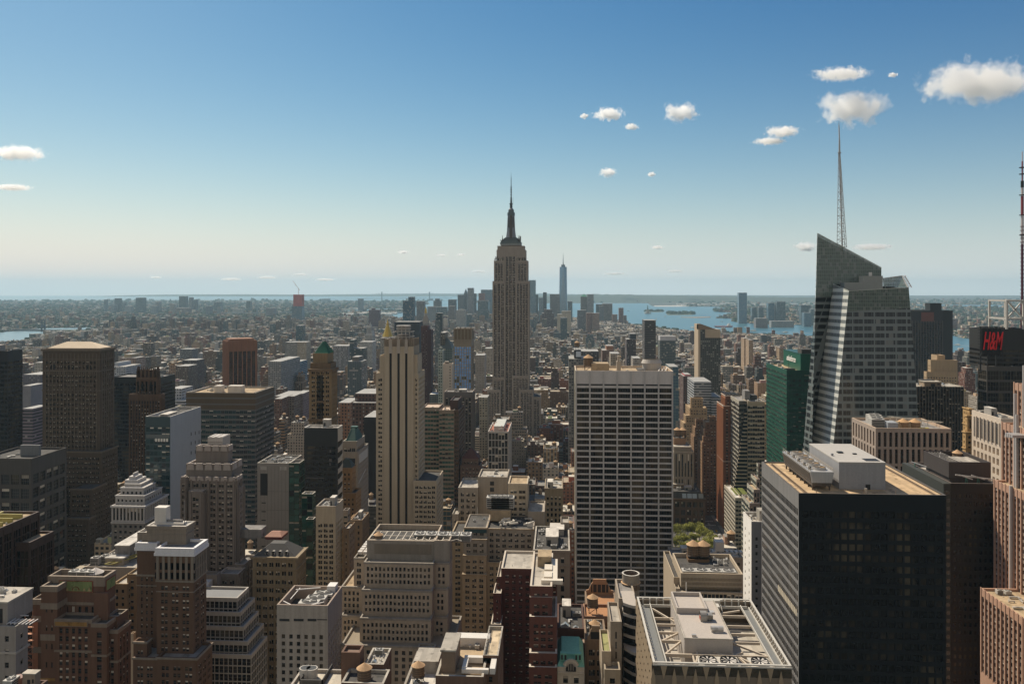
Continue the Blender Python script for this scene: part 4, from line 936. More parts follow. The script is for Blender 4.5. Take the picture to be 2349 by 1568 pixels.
# --- mansard building
MS = mat((.235, .19, .125), .85, .2, .3, 1); SL = mat((.06, .058, .055), .7, .25, .2, 1)
B = Bld('mansard_block', 'ornate tan block under a dark slate mansard roof with four round dormers', 'stone building')
s = sty(MS, 4.3, 3.4, wf=.66, hf=.5, bay=2, gap=.15, gs='brick', inset=.5, top=1.8, edge=1.4, bands=((0, .9, 1.0, MS), (5.8, .5, .6, MS), (14.5, .6, .6, MS)), roof=rf_dk, rib=(.5, .3, MS))
q = B.t('F', -25, 302, 612, 405, side=376, st=s); x0, x1, y0, y1, z = q; m = MB(); zt = wz(dX('F', 120), dY('F', 505), 412)
m.frus([(x0+.4, y0+.5), (x1-.4, y0+.5), (x1-.4, y1-.5), (x0+.4, y1-.5)], z+.8, [(x0+7, y0+6), (x1-8, y0+6), (x1-8, y1-5), (x0+7, y1-5)], zt, 0, None, 0)
for k in range(4):
    xx = wx(dX('F', 83+49*k), y0+2); m.cyl(xx, 0, 0, 0, 0, 0) if 0 else None
    for j in range(8): a, b = pi*j/8, pi*(j+1)/8; m.poly([(xx+.9*cos(a), y0+1.4, z+2.6+.9*sin(a)), (xx+.9*cos(a), y0+4.5, z+2.6+.9*sin(a)), (xx+.9*cos(b), y0+4.5, z+2.6+.9*sin(b)), (xx+.9*cos(b), y0+1.4, z+2.6+.9*sin(b))], 1)
    m.box(xx-.9, xx+.9, y0+1.4, y0+1.6, z+1.4, z+2.6, 1); m.box(xx-.5, xx+.5, y0+1.3, y0+1.42, z+1.6, z+3, 2)
B.add('mansard_roof', m, [SL, mat((.3, .29, .27), .7, .1, 0), blackm])
m = MB(); a, b = wx(dX('F', 70), 420), wx(dX('F', 190), 420); m.box(a, b, 420, 430, zt-1, wz(dX('F', 130), dY('F', 462), 420), 0); m.box(a-15, a-3, 422, 430, zt-1, zt+3.5, 1); m.frus([(a-.3, 419.7), (b+.3, 419.7), (b+.3, 430.3), (a-.3, 430.3)], wz(dX('F', 130), dY('F', 462), 420), [(a+2, 424), (b-2, 424), (b-2, 426), (a+2, 426)], wz(dX('F', 130), dY('F', 440), 420), 2)
B.add('red_penthouse', m, [mat((.12, .03, .028), .7, .15, .1), rf_grey, mat((.28, .15, .11), .8, .1, 0)])
B.finish()

# --- grey limestone block with open topped plant well
GL = mat((.36, .335, .30), .85, .1, .3, .8)
B = Bld('stone_office', 'pale grey blank topped block whose open roof well holds silver cooling units', 'office building')
s = sty(GL, 2.95, 3.0, wf=.46, hf=.60, gs='black', inset=.5, top=11.4, edge=1.2, roof=rf_dk, cope=mat((.30, .24, .2), .8, .15, 0))
q = B.t('F', 156, 540, 975, 330, side=648, st=s, par=5.5); x0, x1, y0, y1, z = q; zt = z+5.5
m = MB()
for a, b in ((176, 252), (284, 358), (388, 455)): m.box(wx(dX('F', a), 330), wx(dX('F', b), 330), 329.93, 329.98, wz(dX('F', a), dY('F', 1094), 330), wz(dX('F', a), dY('F', 1076), 330), 0)
m.box(wx(dX('F', 460), 330), wx(dX('F', 535), 330), 329.93, 329.98, zt-5.9, zt-5.5, 0); B.add('slot_openings', m, [blackm])
m = MB(); m.beam((x0+1, y0+5, zt-.5), (x0+6, y0+.8, zt-.5), .4, .4); m.beam((x1-8, y0+.8, zt-.5), (x1-3, y0+5, zt-.5), .4, .4); m.beam((x0+2, y1-4, zt-.5), (x0+12, y1-1, zt-.5), .4, .4); m.beam((x0+3, y0+8, zt-.8), (x0+3, y1-1, zt-.8), .3, .3); B.add('roof_braces', m, [wht])
for k in range(3): put(B.root, 'cooling_unit', x0+12+k*1.6, y0+5+k*5, z, 8.2, 4.6, 5.2, 0, B.org)
m = MB(); m.box(x1-12, x1-6, y0+4, y0+9, z, z+4, 0); m.box(x1-12.2, x1-5.8, y0+3.8, y0+9.2, z+4, z+4.4, 1); m.box(x1-5, x1-1.5, y1-6, y1-1, z, z+7.5, 2); B.add('plant_box', m, [rf_dk, rf_grey, wht])
put(B.root, 'duct', x1-6, y0+13, z, 7, 5, 3, 0, B.org); B.finish()

# --- big terraced limestone office
LM = mat((.37, .315, .25), .85, .12, .28, .9); LMg = mat((.26, .24, .21), .85, .14, .35, .8)
B = Bld('terraced_office', 'huge tan limestone office stepping down in four terraces of close paired windows', 'office building', maxwin=100)
s = sty(LM, 2.85, 1.85, wf=.55, hf=.64, gs='dark', inset=.5, top=1.6, edge=1.0, roof=mat((.25, .22, .17), .95, .2, 0), cope=LMg, bands=((0, .9, .12, LMg),))
sm2 = sty(LMg, 3.5, 0); sm2['roof'] = rf_dk; sm2['cope'] = LM
q = B.t('F', 834, 1340, 490, 372, dep=26, b=640, st=sm2, par=2.6); x0, x1, y0, y1, z = q; zt = z+2.6
q2 = B.t('F', 1340.5, 1457, 490, 371, side=1476, st=sm2, par=2.6)
m = MB()
for a, b in ((840, 972),): m.box(wx(dX('F', a), 369), wx(dX('F', b), 369), 368.5, 371.9, zt-14, zt-9, 0)
for a, b in ((845, 935), (1060, 1150), (1175, 1225), (1245, 1330)): m.box(wx(dX('F', a), 370), wx(dX('F', b), 370), 368.3 if a < 900 else 371.8, 368.48 if a < 900 else 371.95, zt-14.5, zt-11.2, 1)
m.box(wx(dX('F', 1360), 370), wx(dX('F', 1445), 370), 370.8, 370.95, zt-13.6, zt-11, 1)
m.box(wx(dX('F', 882), 370), wx(dX('F', 1315), 370), 371.86, 371.96, zt-6.2, zt-1.6, 2); m.box(wx(dX('F', 985), 370), wx(dX('F', 1060), 370), 371.8, 371.94, zt-14.3, zt-11.5, 3)
B.add('plant_wall_panels', m, [LMg, mat((.33, .34, .36), .6, .1, 0), mat((.19, .165, .13), .8, .2, .2), blackm])
# open steel grid and fans on top
m = MB(); xA, xB = x0+.6, q2[1]-.6
for k in range(13):
    xx = xA+(xB-xA)*k/12; m.beam((xx, y0+1, zt), (xx, y0+14, zt), .28, .3)
for yy in (y0+1, y0+7, y0+14): m.beam((xA, yy, zt), (xB, yy, zt), .3, .3)
for k in range(6): m.beam((xA+13+k*5, y0+1, zt), (xA+15.5+k*5, y0+3.4, zt), .25, .25); m.beam((xA+15.5+k*5, y0+3.4, zt), (xA+18+k*5, y0+1, zt), .25, .25)
m.beam((xA, y0+7, zt), (xA+7, y0+14, zt), .25, .25); B.add('roof_grid', m, [mat((.6, .56, .48), .5, .1, .1)])
for k in range(5): put(B.root, 'cooling_unit', xA+22.5+k*5.4, y0+9, z+.4, 4.9, 6, 3.2, 0, B.org)
tank(B.root, xA+4, y0+3.4, z-1.6, 4.2, B.org)
for (a, b, yt, yy, bb) in ((810, 1332, 655, 366, 850), (795, 1325, 862, 361, 1062), (780, 1316, 1075, 356, 1262)): B.t('F', a, b, yt, yy, dep=11, b=bb, st=s)
for (a, b, yt, yy, bb) in ((1332.5, 1455, 655, 369.5, 850), (1325.5, 1445, 850, 366.6, 1062), (1316.5, 1440, 1060, 364, 1262)): B.t('F', a, b, yt, yy, dep=9, b=bb, st=dict(s, edge=1.8), side=1476)
B.t('F', 640, 1475, 1280, 350, dep=34, st=dict(s, bay=1, pw=3.1, wf=.5)); B.t('F', 1215, 1345, 1292, 347.5, dep=4, st=s, b=1345)
B.t('F', 735, 812, 620, 379, dep=28, b=830, st=dict(s, pw=3.1, bay=2, wf=.7), side=None); B.t('F', 640, 797, 835, 376, dep=46, b=1050, st=s, roof=rf_tan); B.t('F', 640, 781, 1050, 371, dep=20, b=1270, st=s)
q = (wx(dX('F', 745), 384), wx(dX('F', 800), 384), 384, 404, wz(dX('F', 770), dY('F', 610), 379)-1); m = MB()
for k in range(5):
    for j in range(4): m.box(q[0]+1+j*2.6, q[0]+3+j*2.6, 385+k*3.6, 387.6+k*3.6, q[4], q[4]+1.3, 0)
B.add('rooftop_units', m, [mat((.55, .53, .5), .5, .1, .1, 2)]); B.finish()

# --- bottom row left of centre
DB = mat((.14, .085, .06), .9, .2, .3, 1, 0, .35)
B = Bld('brick_block', 'dark brown brick block with a cluttered cream roof and a blind box, bottom edge', 'brick building')
s = sty(DB, 3.5, 3.4, wf=.4, hf=.5, gs='brick', inset=.3, top=2, edge=1, bar=HB, roof=rf_lt, cope=rf_lt)
q = B.t('F', 815, 960, 1418, 262, side=1018, st=s); x0, x1, y0, y1, z = q
B.t('F', 640, 780, 1330, 262, dep=16, side=812, st=sty(DB, 3.5, 0), roof=mat((.2, .14, .11), .9, .2, 0)); B.t('F', 640, 960, 1560, 252, dep=9.6, st=s, roof=rf_dk)
clutter(B, q, 16, 2.6, 0, 77, 0); tank(B.root, wx(dX('F', 812), 256), 256.5, wz(dX('F', 812), dY('F', 1540), 256)-2.5, 4.6, B.org)
m = MB()
for k in range(4): m.cyl(wx(dX('F', 865+k*22), 257), 257, 76, 79+k % 2, .9, .9, 10)
B.add('vent_drum', m, [mat((.3, .28, .25), .5, .2, 0)]); B.finish()
B = Bld('stone_block', 'low block with a sunlit tan roof and two round cooling drums at the bottom edge', 'low building')
q = B.t('F', 175, 615, 1700, 250, dep=22, st=sty(GL, 4, 0), roof=mat((.5, .47, .40), .9, .2, 0, 2)); x0, x1, y0, y1, z = q; m = MB()
for a in (372, 418): m.cyl(wx(dX('F', a), 268), 268, z, z+3.2, 2.0, 2.0, 14, 0); m.cyl(wx(dX('F', a), 268), 268, z+3.0, z+3.22, 1.7, 1.7, 14, 1)
B.add('cooling_drum', m, [mat((.5, .48, .44), .5, .1, .1), blackm])
m = MB(); m.box(wx(dX('F', 325), 262), wx(dX('F', 500), 262), 262, 262.6, z, z+2, 0); m.box(wx(dX('F', 325), 262), wx(dX('F', 332), 262), 262, 272, z, z+2, 0); m.box(wx(dX('F', 492), 262), wx(dX('F', 500), 262), 262, 274, z, z+2, 0); B.add('plant_screen', m, [rf_dk]); clutter(B, (x0+18, x1, y0+4, y1, z), 10, 1.8, 0, 7, 0); B.finish()
B = Bld('brick_block', 'brown brick block with terraces, grey penthouse and air ducts on its tan roof, bottom edge', 'brick building')
s = sty(mat((.16, .10, .072), .9, .2, .3, 1, 0, .35), 3.5, 3.4, wf=.4, hf=.5, gs='brick', inset=.3, top=2, edge=1, bar=HB, roof=rf_tan, cope=rf_lt)
q = B.t('F', 1350, 1710, 1508, 240, dep=28, st=s, side=None); x0, x1, y0, y1, z = q
m = MB(); a, b = wx(dX('F', 1400), 246), wx(dX('F', 1505), 246); m.box(a, b, 244, 256, z, z+6.5, 0); m.box(a-.3, b+.3, 243.7, 256.3, z+6.5, z+7, 1); B.add('penthouse', m, [mat((.2, .15, .11), .9, .2, .2), rf_lt])
m = MB(); e0, e1 = b+2, b+12
m.box(e0, e1, 250, 251.6, z+.5, z+2.2, 0); m.box(e1-1.6, e1, 243, 250, z+.5, z+2.2, 0); m.box(e0, e0+1.4, 244, 250, z+.5, z+2, 0); m.box(e0, e1-2, 243, 244.2, z+.5, z+1.8, 0); m.box(x0+3, x0+14, y1-6, y1-2, z, z+3, 0); B.add('air_duct', m, [mat((.62, .6, .56), .45, .1, .1, 2)])
clutter(B, (x0+2, x1, y1-10, y1, z), 9, 2.2, 0, 5, 0)
q = B.t('F', 1706, 1822, 1352, 250, dep=22, st=s, roof=mat((.5, .42, .3), .9, .2, 0, 2)); 
m = MB()
for k in range(9): m.beam((q[0]+.4, q[2]+.5+k*2.5, q[4]), (q[0]+.4, q[2]+.5+k*2.5, q[4]+1.6), .1, .1)
for k in range(2): m.beam((q[0]+.4, q[2]+.5, q[4]+.8+k*.8), (q[0]+.4, q[3]-.5, q[4]+.8+k*.8), .1, .1)
m.beam((q[0]+.5, q[3]-.6, q[4]+1.6), (q[1]-.5, q[3]-.6, q[4]+1.6), .1, .1); B.add('roof_fence', m, [rf_dk]); B.finish()
B = Bld('stone_block', 'low block with a white roof, grey shed and a wooden tank, bottom centre', 'low building')
q = B.t('F', 1100, 1352, 1600, 250, dep=26, st=sty(LMg, 3.6, 3.4, gs='dark', top=2), roof=rf_white); tank(B.root, wx(dX('F', 1220), 256), 256, q[4], 4.0, B.org)
m = MB(); m.box(q[1]-9, q[1]-1, 262, 272, q[4], q[4]+4, 0); B.add('shed', m, [rf_lt]); clutter(B, q, 6, 2.5, 0, 3, 0); B.finish()
# --- cream tower with three dark vertical strips
L5 = mat((.45, .385, .29), .85, .09, .2, .8, 0, .45); L5d = mat((.27, .23, .18), .85, .15, .3, 1)
B = Bld('deco_tower', 'cream deco tower with three long dark vertical strips and a pipe frame on its crown', 'skyscraper')
s5 = sty(L5, 3.3, 3.1, wf=.74, hf=.55, bay=2, gap=.12, gs='brick', inset=.4, top=3, edge=.7, roof=rf_dk, bar=HB)
# main shaft, B region: 985..1205 front plain with strips; crown 985..1232 at 480
y0 = 560; sp_ = sty(L5, 3.52, 0)
q = B.t('B', 982, 1207, 545, y0, dep=22, side=None, st=sp_, par=.5); x0, x1, y0_, y1, z = q
m = MB(); m2 = MB(); zb = 0; zt = wz(dX('B', 1090), dY('B', 592), y0)
# three recessed dark strips, made as dark glazed bands between proud piers
e = [wx(dX('B', v), y0) for v in (982, 1022, 1040, 1083, 1101, 1142, 1160, 1207)]
for k in range(4): m.box(e[2*k], e[2*k+1], y0-.9, y0-.02, 0, z+.5, 0)
for k in range(3): m.box(e[2*k+1], e[2*k+2], y0-.9, y0-.02, zt, z+.5, 0); m2.box(e[2*k+1]-.0, e[2*k+2]+.0, y0-.10, y0-.03, 0, zt, 0)
B.add('piers', m, [L5]); B.add('dark_strip', m2, [mat((.012, .012, .014), .4, .2, 0)])
m = MB()
for k in range(3):
    xc = (e[2*k+1]+e[2*k+2])/2; m.frus([(xc-1.3, y0-1.1), (xc+1.3, y0-1.1), (xc+1.3, y0-.9), (xc-1.3, y0-.9)], zt-.5, [(xc-1.0, y0-1.1), (xc+1.0, y0-1.1), (xc+1.0, y0-.9), (xc-1.0, y0-.9)], zt+9, 0); m.frus([(xc-.9, y0-1.3), (xc+.9, y0-1.3), (xc+.9, y0-1.1), (xc-.9, y0-1.1)], zt+2, [(xc-.2, y0-1.3), (xc+.2, y0-1.3), (xc+.2, y0-1.1), (xc-.2, y0-1.1)], zt+11, 0)
B.add('carved_finials', m, [mat((.42, .38, .33), .8, .1, .1)])
s6 = sty(L5d, 3.52, 2.2, wf=.3, hf=.8, gs='dark', inset=.4, top=1, edge=.4, rib=(.9, .5, L5d, -1.2), roof=rf_dk)
s6['pw'] = None; q = B.t('B', 985, 1205, 492, y0+1.5, dep=19, side=None, b=560, st=s6, par=1.6); cz = q[4]+1.6
m = MB(); n = 15
for k in range(n+1): xx = q[0]+(q[1]-q[0])*k/n; m.box(xx-.42, xx+.42, q[2]-.5, q[2]+.1, cz-12, cz+(.9 if k % 4 == 0 else .2), 0)
for k in range(9): yy = q[2]+(q[3]-q[2])*k/8; m.box(q[1]-.1, q[1]+.5, yy-.42, yy+.42, cz-12, cz+.5, 0)
B.add('crown_ribs', m, [L5d])
q = (wx(dX('B', 1055), 563), wx(dX('B', 1175), 563), 563, 577, cz-1.5); m = MB(); H = wz(dX('B', 1100), dY('B', 388), 563); Hm = wz(dX('B', 1100), dY('B', 435), 563)
for fx in (0, .25, .5, .75, 1):
    for yy in (563.5, 576): xx = q[0]+(q[1]-q[0])*fx; m.beam((xx, yy, q[4]), (xx, yy, H if .05 < fx < .9 else Hm), .3, .3)
for zz in (Hm, Hm-3.4, Hm-6.5):
    for yy in (563.5, 576): m.beam((q[0]-1, yy, zz), (q[1]+1, yy, zz), .35, .35)
    for xx in (q[0]-1, q[1]+1): m.beam((xx, 563.5, zz), (xx, 576, zz), .3, .3)
for k in range(3): m.cyl((q[0]+q[1])/2, 570, H-1.2*k-.5, H-1.2*k, 5.2, 5.2, 16, 0, cap=(k == 0))
m.beam((q[0]+4, 563.5, H), (q[1]-4, 563.5, H), .4, .4); B.add('pipe_frame', m, [mat((.42, .4, .37), .5, .1, .1)])
m = MB(); m.cyl((q[0]+q[1])/2, 570, q[4], Hm-2, 4.2, 4.2, 16, 0); B.add('water_tank', m, [mat((.2, .18, .16), .8, .2, .2)])
# shoulders: left 945..985 top 612 ; 918..985 top 745 ; right 1207..1270 top 620 ; ..1290 top 745(700)
shl = sty(L5, 12, 2.6, wf=.45, hf=.9, gs='dark', inset=.6, top=3.5, edge=.6, roof=rf_dk, bands=((0, .6, .2, L5),))
B.t('B', 945, 981.5, 615, y0+.8, dep=20, b=760, st=shl, faces='f'); B.t('B', 918, 981, 748, y0+.2, dep=21.5, st=dict(s5, bay=2, pw=5.2, wf=.6), faces='f')
B.t('B', 1207.5, 1236, 608, y0+.8, side=1268, b=760, st=shl); B.t('B', 1207.5, 1243, 748, y0+.2, side=1290, st=dict(s5, bay=2, pw=5.2, wf=.66))
B.t('F', 1185, 1358, 40, 553, side=1408, st=s5); m = MB(); B.finish()

# --- curved green and tan glass block, brown end
B = Bld('curved_block', 'curved block of alternating tan and green glass bands with a dark brown end wall', 'office building')
CT = mat((.24, .20, .155), .75, .12, .15, 1); s = sty(CT, 3.9, 2.6, wf=.93, hf=.52, gs='green', inset=.2, top=2.5, edge=.2, roof=mat((.52, .42, .34), .9, .15, 0, 2), cope=CT)
q = B.t('B', 1270, 1400, 1010, 740, dep=26, st=s, faces='f'); q = B.t('B', 1400, 1515, 1030, 737, dep=26, st=s, faces='f'); x0, x1, y0, y1, z = q
BD = mat((.09, .058, .042), .7, .2, .2, 1); B.t('B', 1515.5, 1550, 1030, 738, side=1590, st=sty(BD, 3.9, 2.2, wf=.8, hf=.5, gs='black', top=1, edge=.3, inset=.15, roof=rf_dk))
B.t('B', 1485, 1545, 957, 746, dep=12, side=1574, b=1100, st=sty(mat((.06, .035, .03), .8, .1, .1), 4, 0), roof=rf_dk)
clutter(B, (x0-12, x1-2, y0+1, y1-2, z), 12, 3, 0, 41, 0); B.finish()

# --- grey office with dark piers behind, dark attic
B = Bld('office_tower', 'dark grey pier fronted office below the blue glass tower', 'office building')
DG = mat((.13, .12, .115), .8, .15, .2, 1); s = sty(DG, 4, 3.4, wf=.55, hf=.7, gs='dark', inset=.7, top=6, edge=1, sp=mat((.07, .065, .062), .8, .2, .1), spin=.5, rib=(.5, .5, DG), roof=rf_grey, cope=LG)
q = B.t('B', 1440, 1655, 892, 880, side=1672, st=s); clutter(B, q, 8, 3, 0, 8, 1); B.finish()

# --- blue glass tower with bronze crown
B = Bld('glass_tower', 'slim tower of sky blue glass squares framed in bronze with a flared crown', 'skyscraper')
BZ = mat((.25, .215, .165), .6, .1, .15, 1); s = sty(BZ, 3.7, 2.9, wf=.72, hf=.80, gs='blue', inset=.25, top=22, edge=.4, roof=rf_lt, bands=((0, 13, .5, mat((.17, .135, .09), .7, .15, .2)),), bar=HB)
q = B.t('B', 1515, 1648, 410, 1010, side=1667, st=s, par=2); x0, x1, y0, y1, z = q; m = MB()
for k in range(6): xx = x0+(x1-x0)*k/5; m.box(xx-.55, xx+.55, y0-1.1, y0-.5, z-14, z+3.2, 0)
for k in range(4): m.box(x0+2+k*6.5, x0+6+k*6.5, y0+2, y0+8, z, z+3.5, 1)
B.add('crown_fins', m, [BZ, rf_white]); m = MB(); m.box(x0+.4, x1-.4, y0-.53 , y0-.5, z-12.5, z-9.8, 0); B.add('blue_band', m, [glass('blue', (.05, .12, .22))]) if 0 else None
B.finish()

# --- blank cream party wall tower + its glass neighbour
B = Bld('blank_tower', 'slab with blank cream wall and one column of small windows, near the blue glass tower', 'apartment building')
q = B.t('B', 1428, 1500, 678, 930, side=1512, st=sty(mat((.52, .46, .385), .8, .1, .2, 1), 3.2, 0), roof=rf_dk); x0, x1, y0, y1, z = q
m = MB(); 
for k in range(26): m.box(x1-3, x1-1.8, y0-.05, y0-.01, z-3-k*3.2, z-1.6-k*3.2, 0)
B.add('small_windows', m, [blackm]); B.t('B', 1393, 1427, 575, 960, dep=14, st=sty(mat((.30, .36, .34), .6, .1, .1), 3.3, 2.5, wf=.6, hf=.5, gs='teal', inset=.1, top=2, edge=.3)); clutter(B, q, 3, 3, 0, 2, 1); B.finish()

# --- dark red brown twin shafts
B = Bld('brick_tower', 'tall narrow maroon slab standing between the cream tower and the glass blocks', 'apartment tower')
MR = mat((.095, .05, .05), .8, .12, .15, .8); q = B.t('B', 1262, 1310, 390, 1400, dep=26, st=sty(MR, 3.3, 2.2, wf=.5, hf=.45, gs='dark', top=7, edge=.5, inset=.1)); B.t('B', 1310.5, 1340, 418, 1399, dep=24, st=sty(mat((.07, .035, .038), .8, .1, .1), 3, 0)); B.finish()

# --- small brown pyramid roof office
B = Bld('brick_block', 'dark brown block with a low dark red pyramid roof left of the white framed office', 'brick building')
DR = mat((.13, .088, .07), .85, .2, .25, 1); s = sty(DR, 3.5, 3.2, wf=.55, hf=.5, bay=2, gs='brick', inset=.3, top=2, edge=1, roof=rf_dk)
q = B.t('B', 1562, 1715, 1452, 740, dep=20, side=1730, st=s); q = B.t('B', 1575, 1700, 1402, 744, dep=16, b=1460, st=s); pyr(B, q[0]-.5, q[1]+.5, q[2], q[3], q[4]+1, wz(dX('B', 1645), dY('B', 1322), 752), mat((.09, .04, .035), .8, .2, .1), .1, 'hipped_roof'); B.finish()

# --- white frame office with building works on the roof
B = Bld('framed_office', 'office with a white square window frame and red scaffold works on its roof', 'office building')
WF = mat((.46, .44, .41), .7, .08, .15, 1); s = sty(WF, 7.2, 3.35, wf=.8, hf=.88, gs='dark', inset=.6, top=1.2, edge=.5, roof=mat((.35, .14, .1), .9, .25, 0, 2), bar=(('h', .5), ('v', .5)), cope=WF)
q = B.t('B', 1775, 1930, 1195, 800, side=1956, st=s); x0, x1, y0, y1, z = q; m = MB(); rr = random.Random(4)
for k in range(22): a = (rr.uniform(x0+1, x1-1), rr.uniform(y0+1, y1-1), z+rr.uniform(0, 2)); m.beam(a, (a[0]+rr.uniform(-5, 5), a[1]+rr.uniform(-4, 4), a[2]+rr.uniform(0, 6)), .35, .35, k % 3)
m.box(x0+5, x1-5, y0+8, y1-4, z, z+5, 1); B.add('scaffold', m, [mat((.5, .16, .08), .7, .1, 0), mat((.45, .47, .45), .7, .1, 0), mat((.6, .6, .58), .6, .1, 0)]); clutter(B, q, 10, 2.4, 0, 2, 0)
B.finish()

# --- spired granite skyscraper
EB = mat((.32, .28, .24), .8, .1, .15, .6); ED = mat((.10, .09, .085), .7, .15, .1, 1); EM = mat((.12, .15, .16), .5, .15, .15, 1, .4)
B = Bld('spired_skyscraper', 'tallest grey stone skyscraper with setbacks and a tapering mast and antenna', 'skyscraper')
s = sty(EB, 3.75, 4.9, wf=.66, hf=.52, bay=2, gap=.3, gs='brick', inset=.9, top=4, edge=1.6, sp=ED, spin=.3, roof=rf_dk, wt=[2, 3, 4, 3, 1, 2])
YE = 1262
B.t('Q', 213, 470, 815, YE+5, dep=31, b=1000, st=dict(s, edge=14, top=24)); B.t('Q', 205, 482, 853, YE+4, dep=33, b=1000, st=dict(s, edge=1.6, top=13, fh=8, hf=.8))
B.t('Q', 180, 276, 955, YE+1.5, dep=38, b=1200, st=s); B.t('Q', 398, 501, 955, YE+1.5, dep=38, b=1200, st=s); B.t('Q', 276.5, 397.5, 880, YE+3, dep=36, st=dict(s, top=6, edge=2))
B.t('Q', 166, 288, 1150, YE, dep=41, st=s); B.t('Q', 386, 515, 1150, YE, dep=41, st=s)
B.t('B', 1768, 1870, 875, YE-7, dep=50, st=s); B.t('C', 56, 161, 875, YE-7, dep=50, st=s); B.t('B', 1808, 1905, 780, YE-2, dep=44, st=s); B.t('C', 0, 130, 768, YE-2.3, dep=44, st=s)
B.t('C', 160, 218, 930, YE-4, dep=50, st=s); B.t('B', 1775, 1900, 1560, YE-14, dep=14, st=s); B.t('C', -50, 50, 1105, YE-12, dep=10, st=dict(s, top=2))
xm = wx(dX('Q', 343), YE+18); ym = YE+20; ZQ = lambda y: wz(dX('Q', 343), dY('Q', y), ym); WQ = lambda a, b: (wx(dX('Q', b), ym)-wx(dX('Q', a), ym))/2
m = MB(); ht = WQ(243, 440); m.frus([(xm-ht, ym-14), (xm+ht, ym-14), (xm+ht, ym+14), (xm-ht, ym+14)], ZQ(812), [(xm-ht, ym-14), (xm+ht, ym-14), (xm+ht, ym+14), (xm-ht, ym+14)], ZQ(783), 0)
for k, (w, yb, yt) in enumerate(((92, 783, 768), (80, 768, 757), (68, 757, 746), (56, 746, 738))): w_ = WQ(343-w, 343+w); m.box(xm-w_, xm+w_, ym-w_*.75, ym+w_*.75, ZQ(yb), ZQ(yt), k % 2)
B.add('observation_deck', m, [EM, mat((.10, .12, .13), .5, .1, .1, 1, .3)])
m = MB()
for k in range(22): a = xm-ht+.5+k*(2*ht-1)/21; m.box(a-.35, a+.35, ym-14.2, ym-14, ZQ(812), ZQ(802), 0)
B.add('deck_windows', m, [mat((.6, .6, .58), .5, .1, 0)])
def octa(r, f=.4): return [(xm+a*r, ym+b*r) for a, b in ((-f, -1), (f, -1), (1, -f), (1, f), (f, 1), (-f, 1), (-1, f), (-1, -f))]
m = MB(); m.frus(octa(WQ(296, 390)), ZQ(738), octa(WQ(306, 382)), ZQ(668), 0); m.frus(octa(WQ(306, 382)), ZQ(668), octa(WQ(312, 375)), ZQ(525), 0)
for r, a, b in ((WQ(307, 379), 530, 505), (WQ(309, 377), 505, 498), (WQ(316, 370), 498, 478), (WQ(318, 369), 478, 472)): m.cyl(xm, ym, ZQ(a), ZQ(b), r, r, 16, 1)
m.cyl(xm, ym, ZQ(472), ZQ(455), WQ(320, 366), WQ(331, 356), 14, 0)
m.box(xm-1.7, xm+1.7, ym-8.6, ym-6, ZQ(750), ZQ(532), 2)
for sx in (-1, 1): m.box(xm+sx*4.4-.6, xm+sx*4.4+.6, ym-7.4, ym-5, ZQ(640), ZQ(540), 2)
B.add('mooring_mast', m, [mat((.25, .25, .26), .5, .1, .2, 1, .3), EM, ED])
m = MB(); 
for k in range(4): m.cyl(xm, ym, ZQ(462-k*12), ZQ(454-k*12), WQ(330, 357), WQ(330, 357), 10, 0)
m.cyl(xm, ym, ZQ(470), ZQ(415), WQ(333, 354), WQ(334, 353), 8, 0); m.cyl(xm, ym, ZQ(417), ZQ(413), WQ(326, 362), WQ(326, 362), 10, 0); m.cyl(xm, ym, ZQ(415), ZQ(355), WQ(336, 354), WQ(338, 352), 6, 0)
m.cyl(xm, ym, ZQ(355), ZQ(258), WQ(340, 350), WQ(340, 350), 6, 0); m.cyl(xm, ym, ZQ(258), ZQ(165), WQ(341, 348), WQ(342, 347), 6, 0); m.cyl(xm, ym, ZQ(165), ZQ(118), WQ(343, 346), .1, 6, 0)
for yy in (258, 280, 305, 330): m.cyl(xm, ym, ZQ(yy+2), ZQ(yy), WQ(334, 356), WQ(334, 356), 8, 0)
m.box(xm+WQ(343, 377), xm+WQ(343, 380), ym-1, ym+1, ZQ(412), ZQ(355), 0); B.add('antenna', m, [mat((.06, .065, .07), .5, .1, 0)])
m = MB(); rr = random.Random(2)
for k in range(22):
    a = rr.uniform(-1, 1); a = math.copysign(.72+abs(a)*.28, a); xx = xm+a*ht; m.beam((xx, ym-12, ZQ(775)), (xx, ym-12, ZQ(775)+rr.uniform(2, 9)), .5, .5, 0)
for k in range(16): xx = wx(dX('Q', rr.choice((rr.uniform(182, 270), rr.uniform(400, 498)))), YE+3); m.beam((xx, YE+3, ZQ(955)), (xx, YE+3, ZQ(955)+rr.uniform(2, 6)), .6, .6, 0)
B.add('small_aerials', m, [ED]); B.finish()

# --- travertine grid slab
B = Bld('grid_slab', 'broad office slab of white stone strips and black window bands in seven bays', 'skyscraper')
WGr = mat((.56, .55, .54), .65, .1, .12, .8); s = sty(WGr, 3.66, 8.7, wf=.93, hf=.755, gs='black', inset=.9, top=10.4, edge=.55, sill=.4, roof=rf_tan, cope=mat((.5, .42, .33), .8, .1, .1), rib=(.95, .6, mat((.48, .475, .465), .6, .1, .1), 0), bar=(('v', .2), ('v', .4), ('v', .6), ('v', .8)))
s['side'] = sty(mat((.30, .28, .22), .7, .1, .1), 3.66, 6, wf=.9, hf=.6, gs='dark', inset=.4, top=10.4, edge=.4)
q = B.t('C', 484, 1233, 731, 520, dep=34, st=s, par=1.4); x0, x1, y0, y1, z = q
m = MB(); zt = z+1.4
for k in range(7): a = x0+.55+k*(x1-x0-1.1)/7; m.box(a+.5, a+(x1-x0-1.1)/7-.5, y0-.05, y0-.01, zt-9.4, zt-8.4, 0)
B.add('slot_band', m, [blackm]); m = MB(); C_ = lambda v, d: wx(dX('C', v), d)
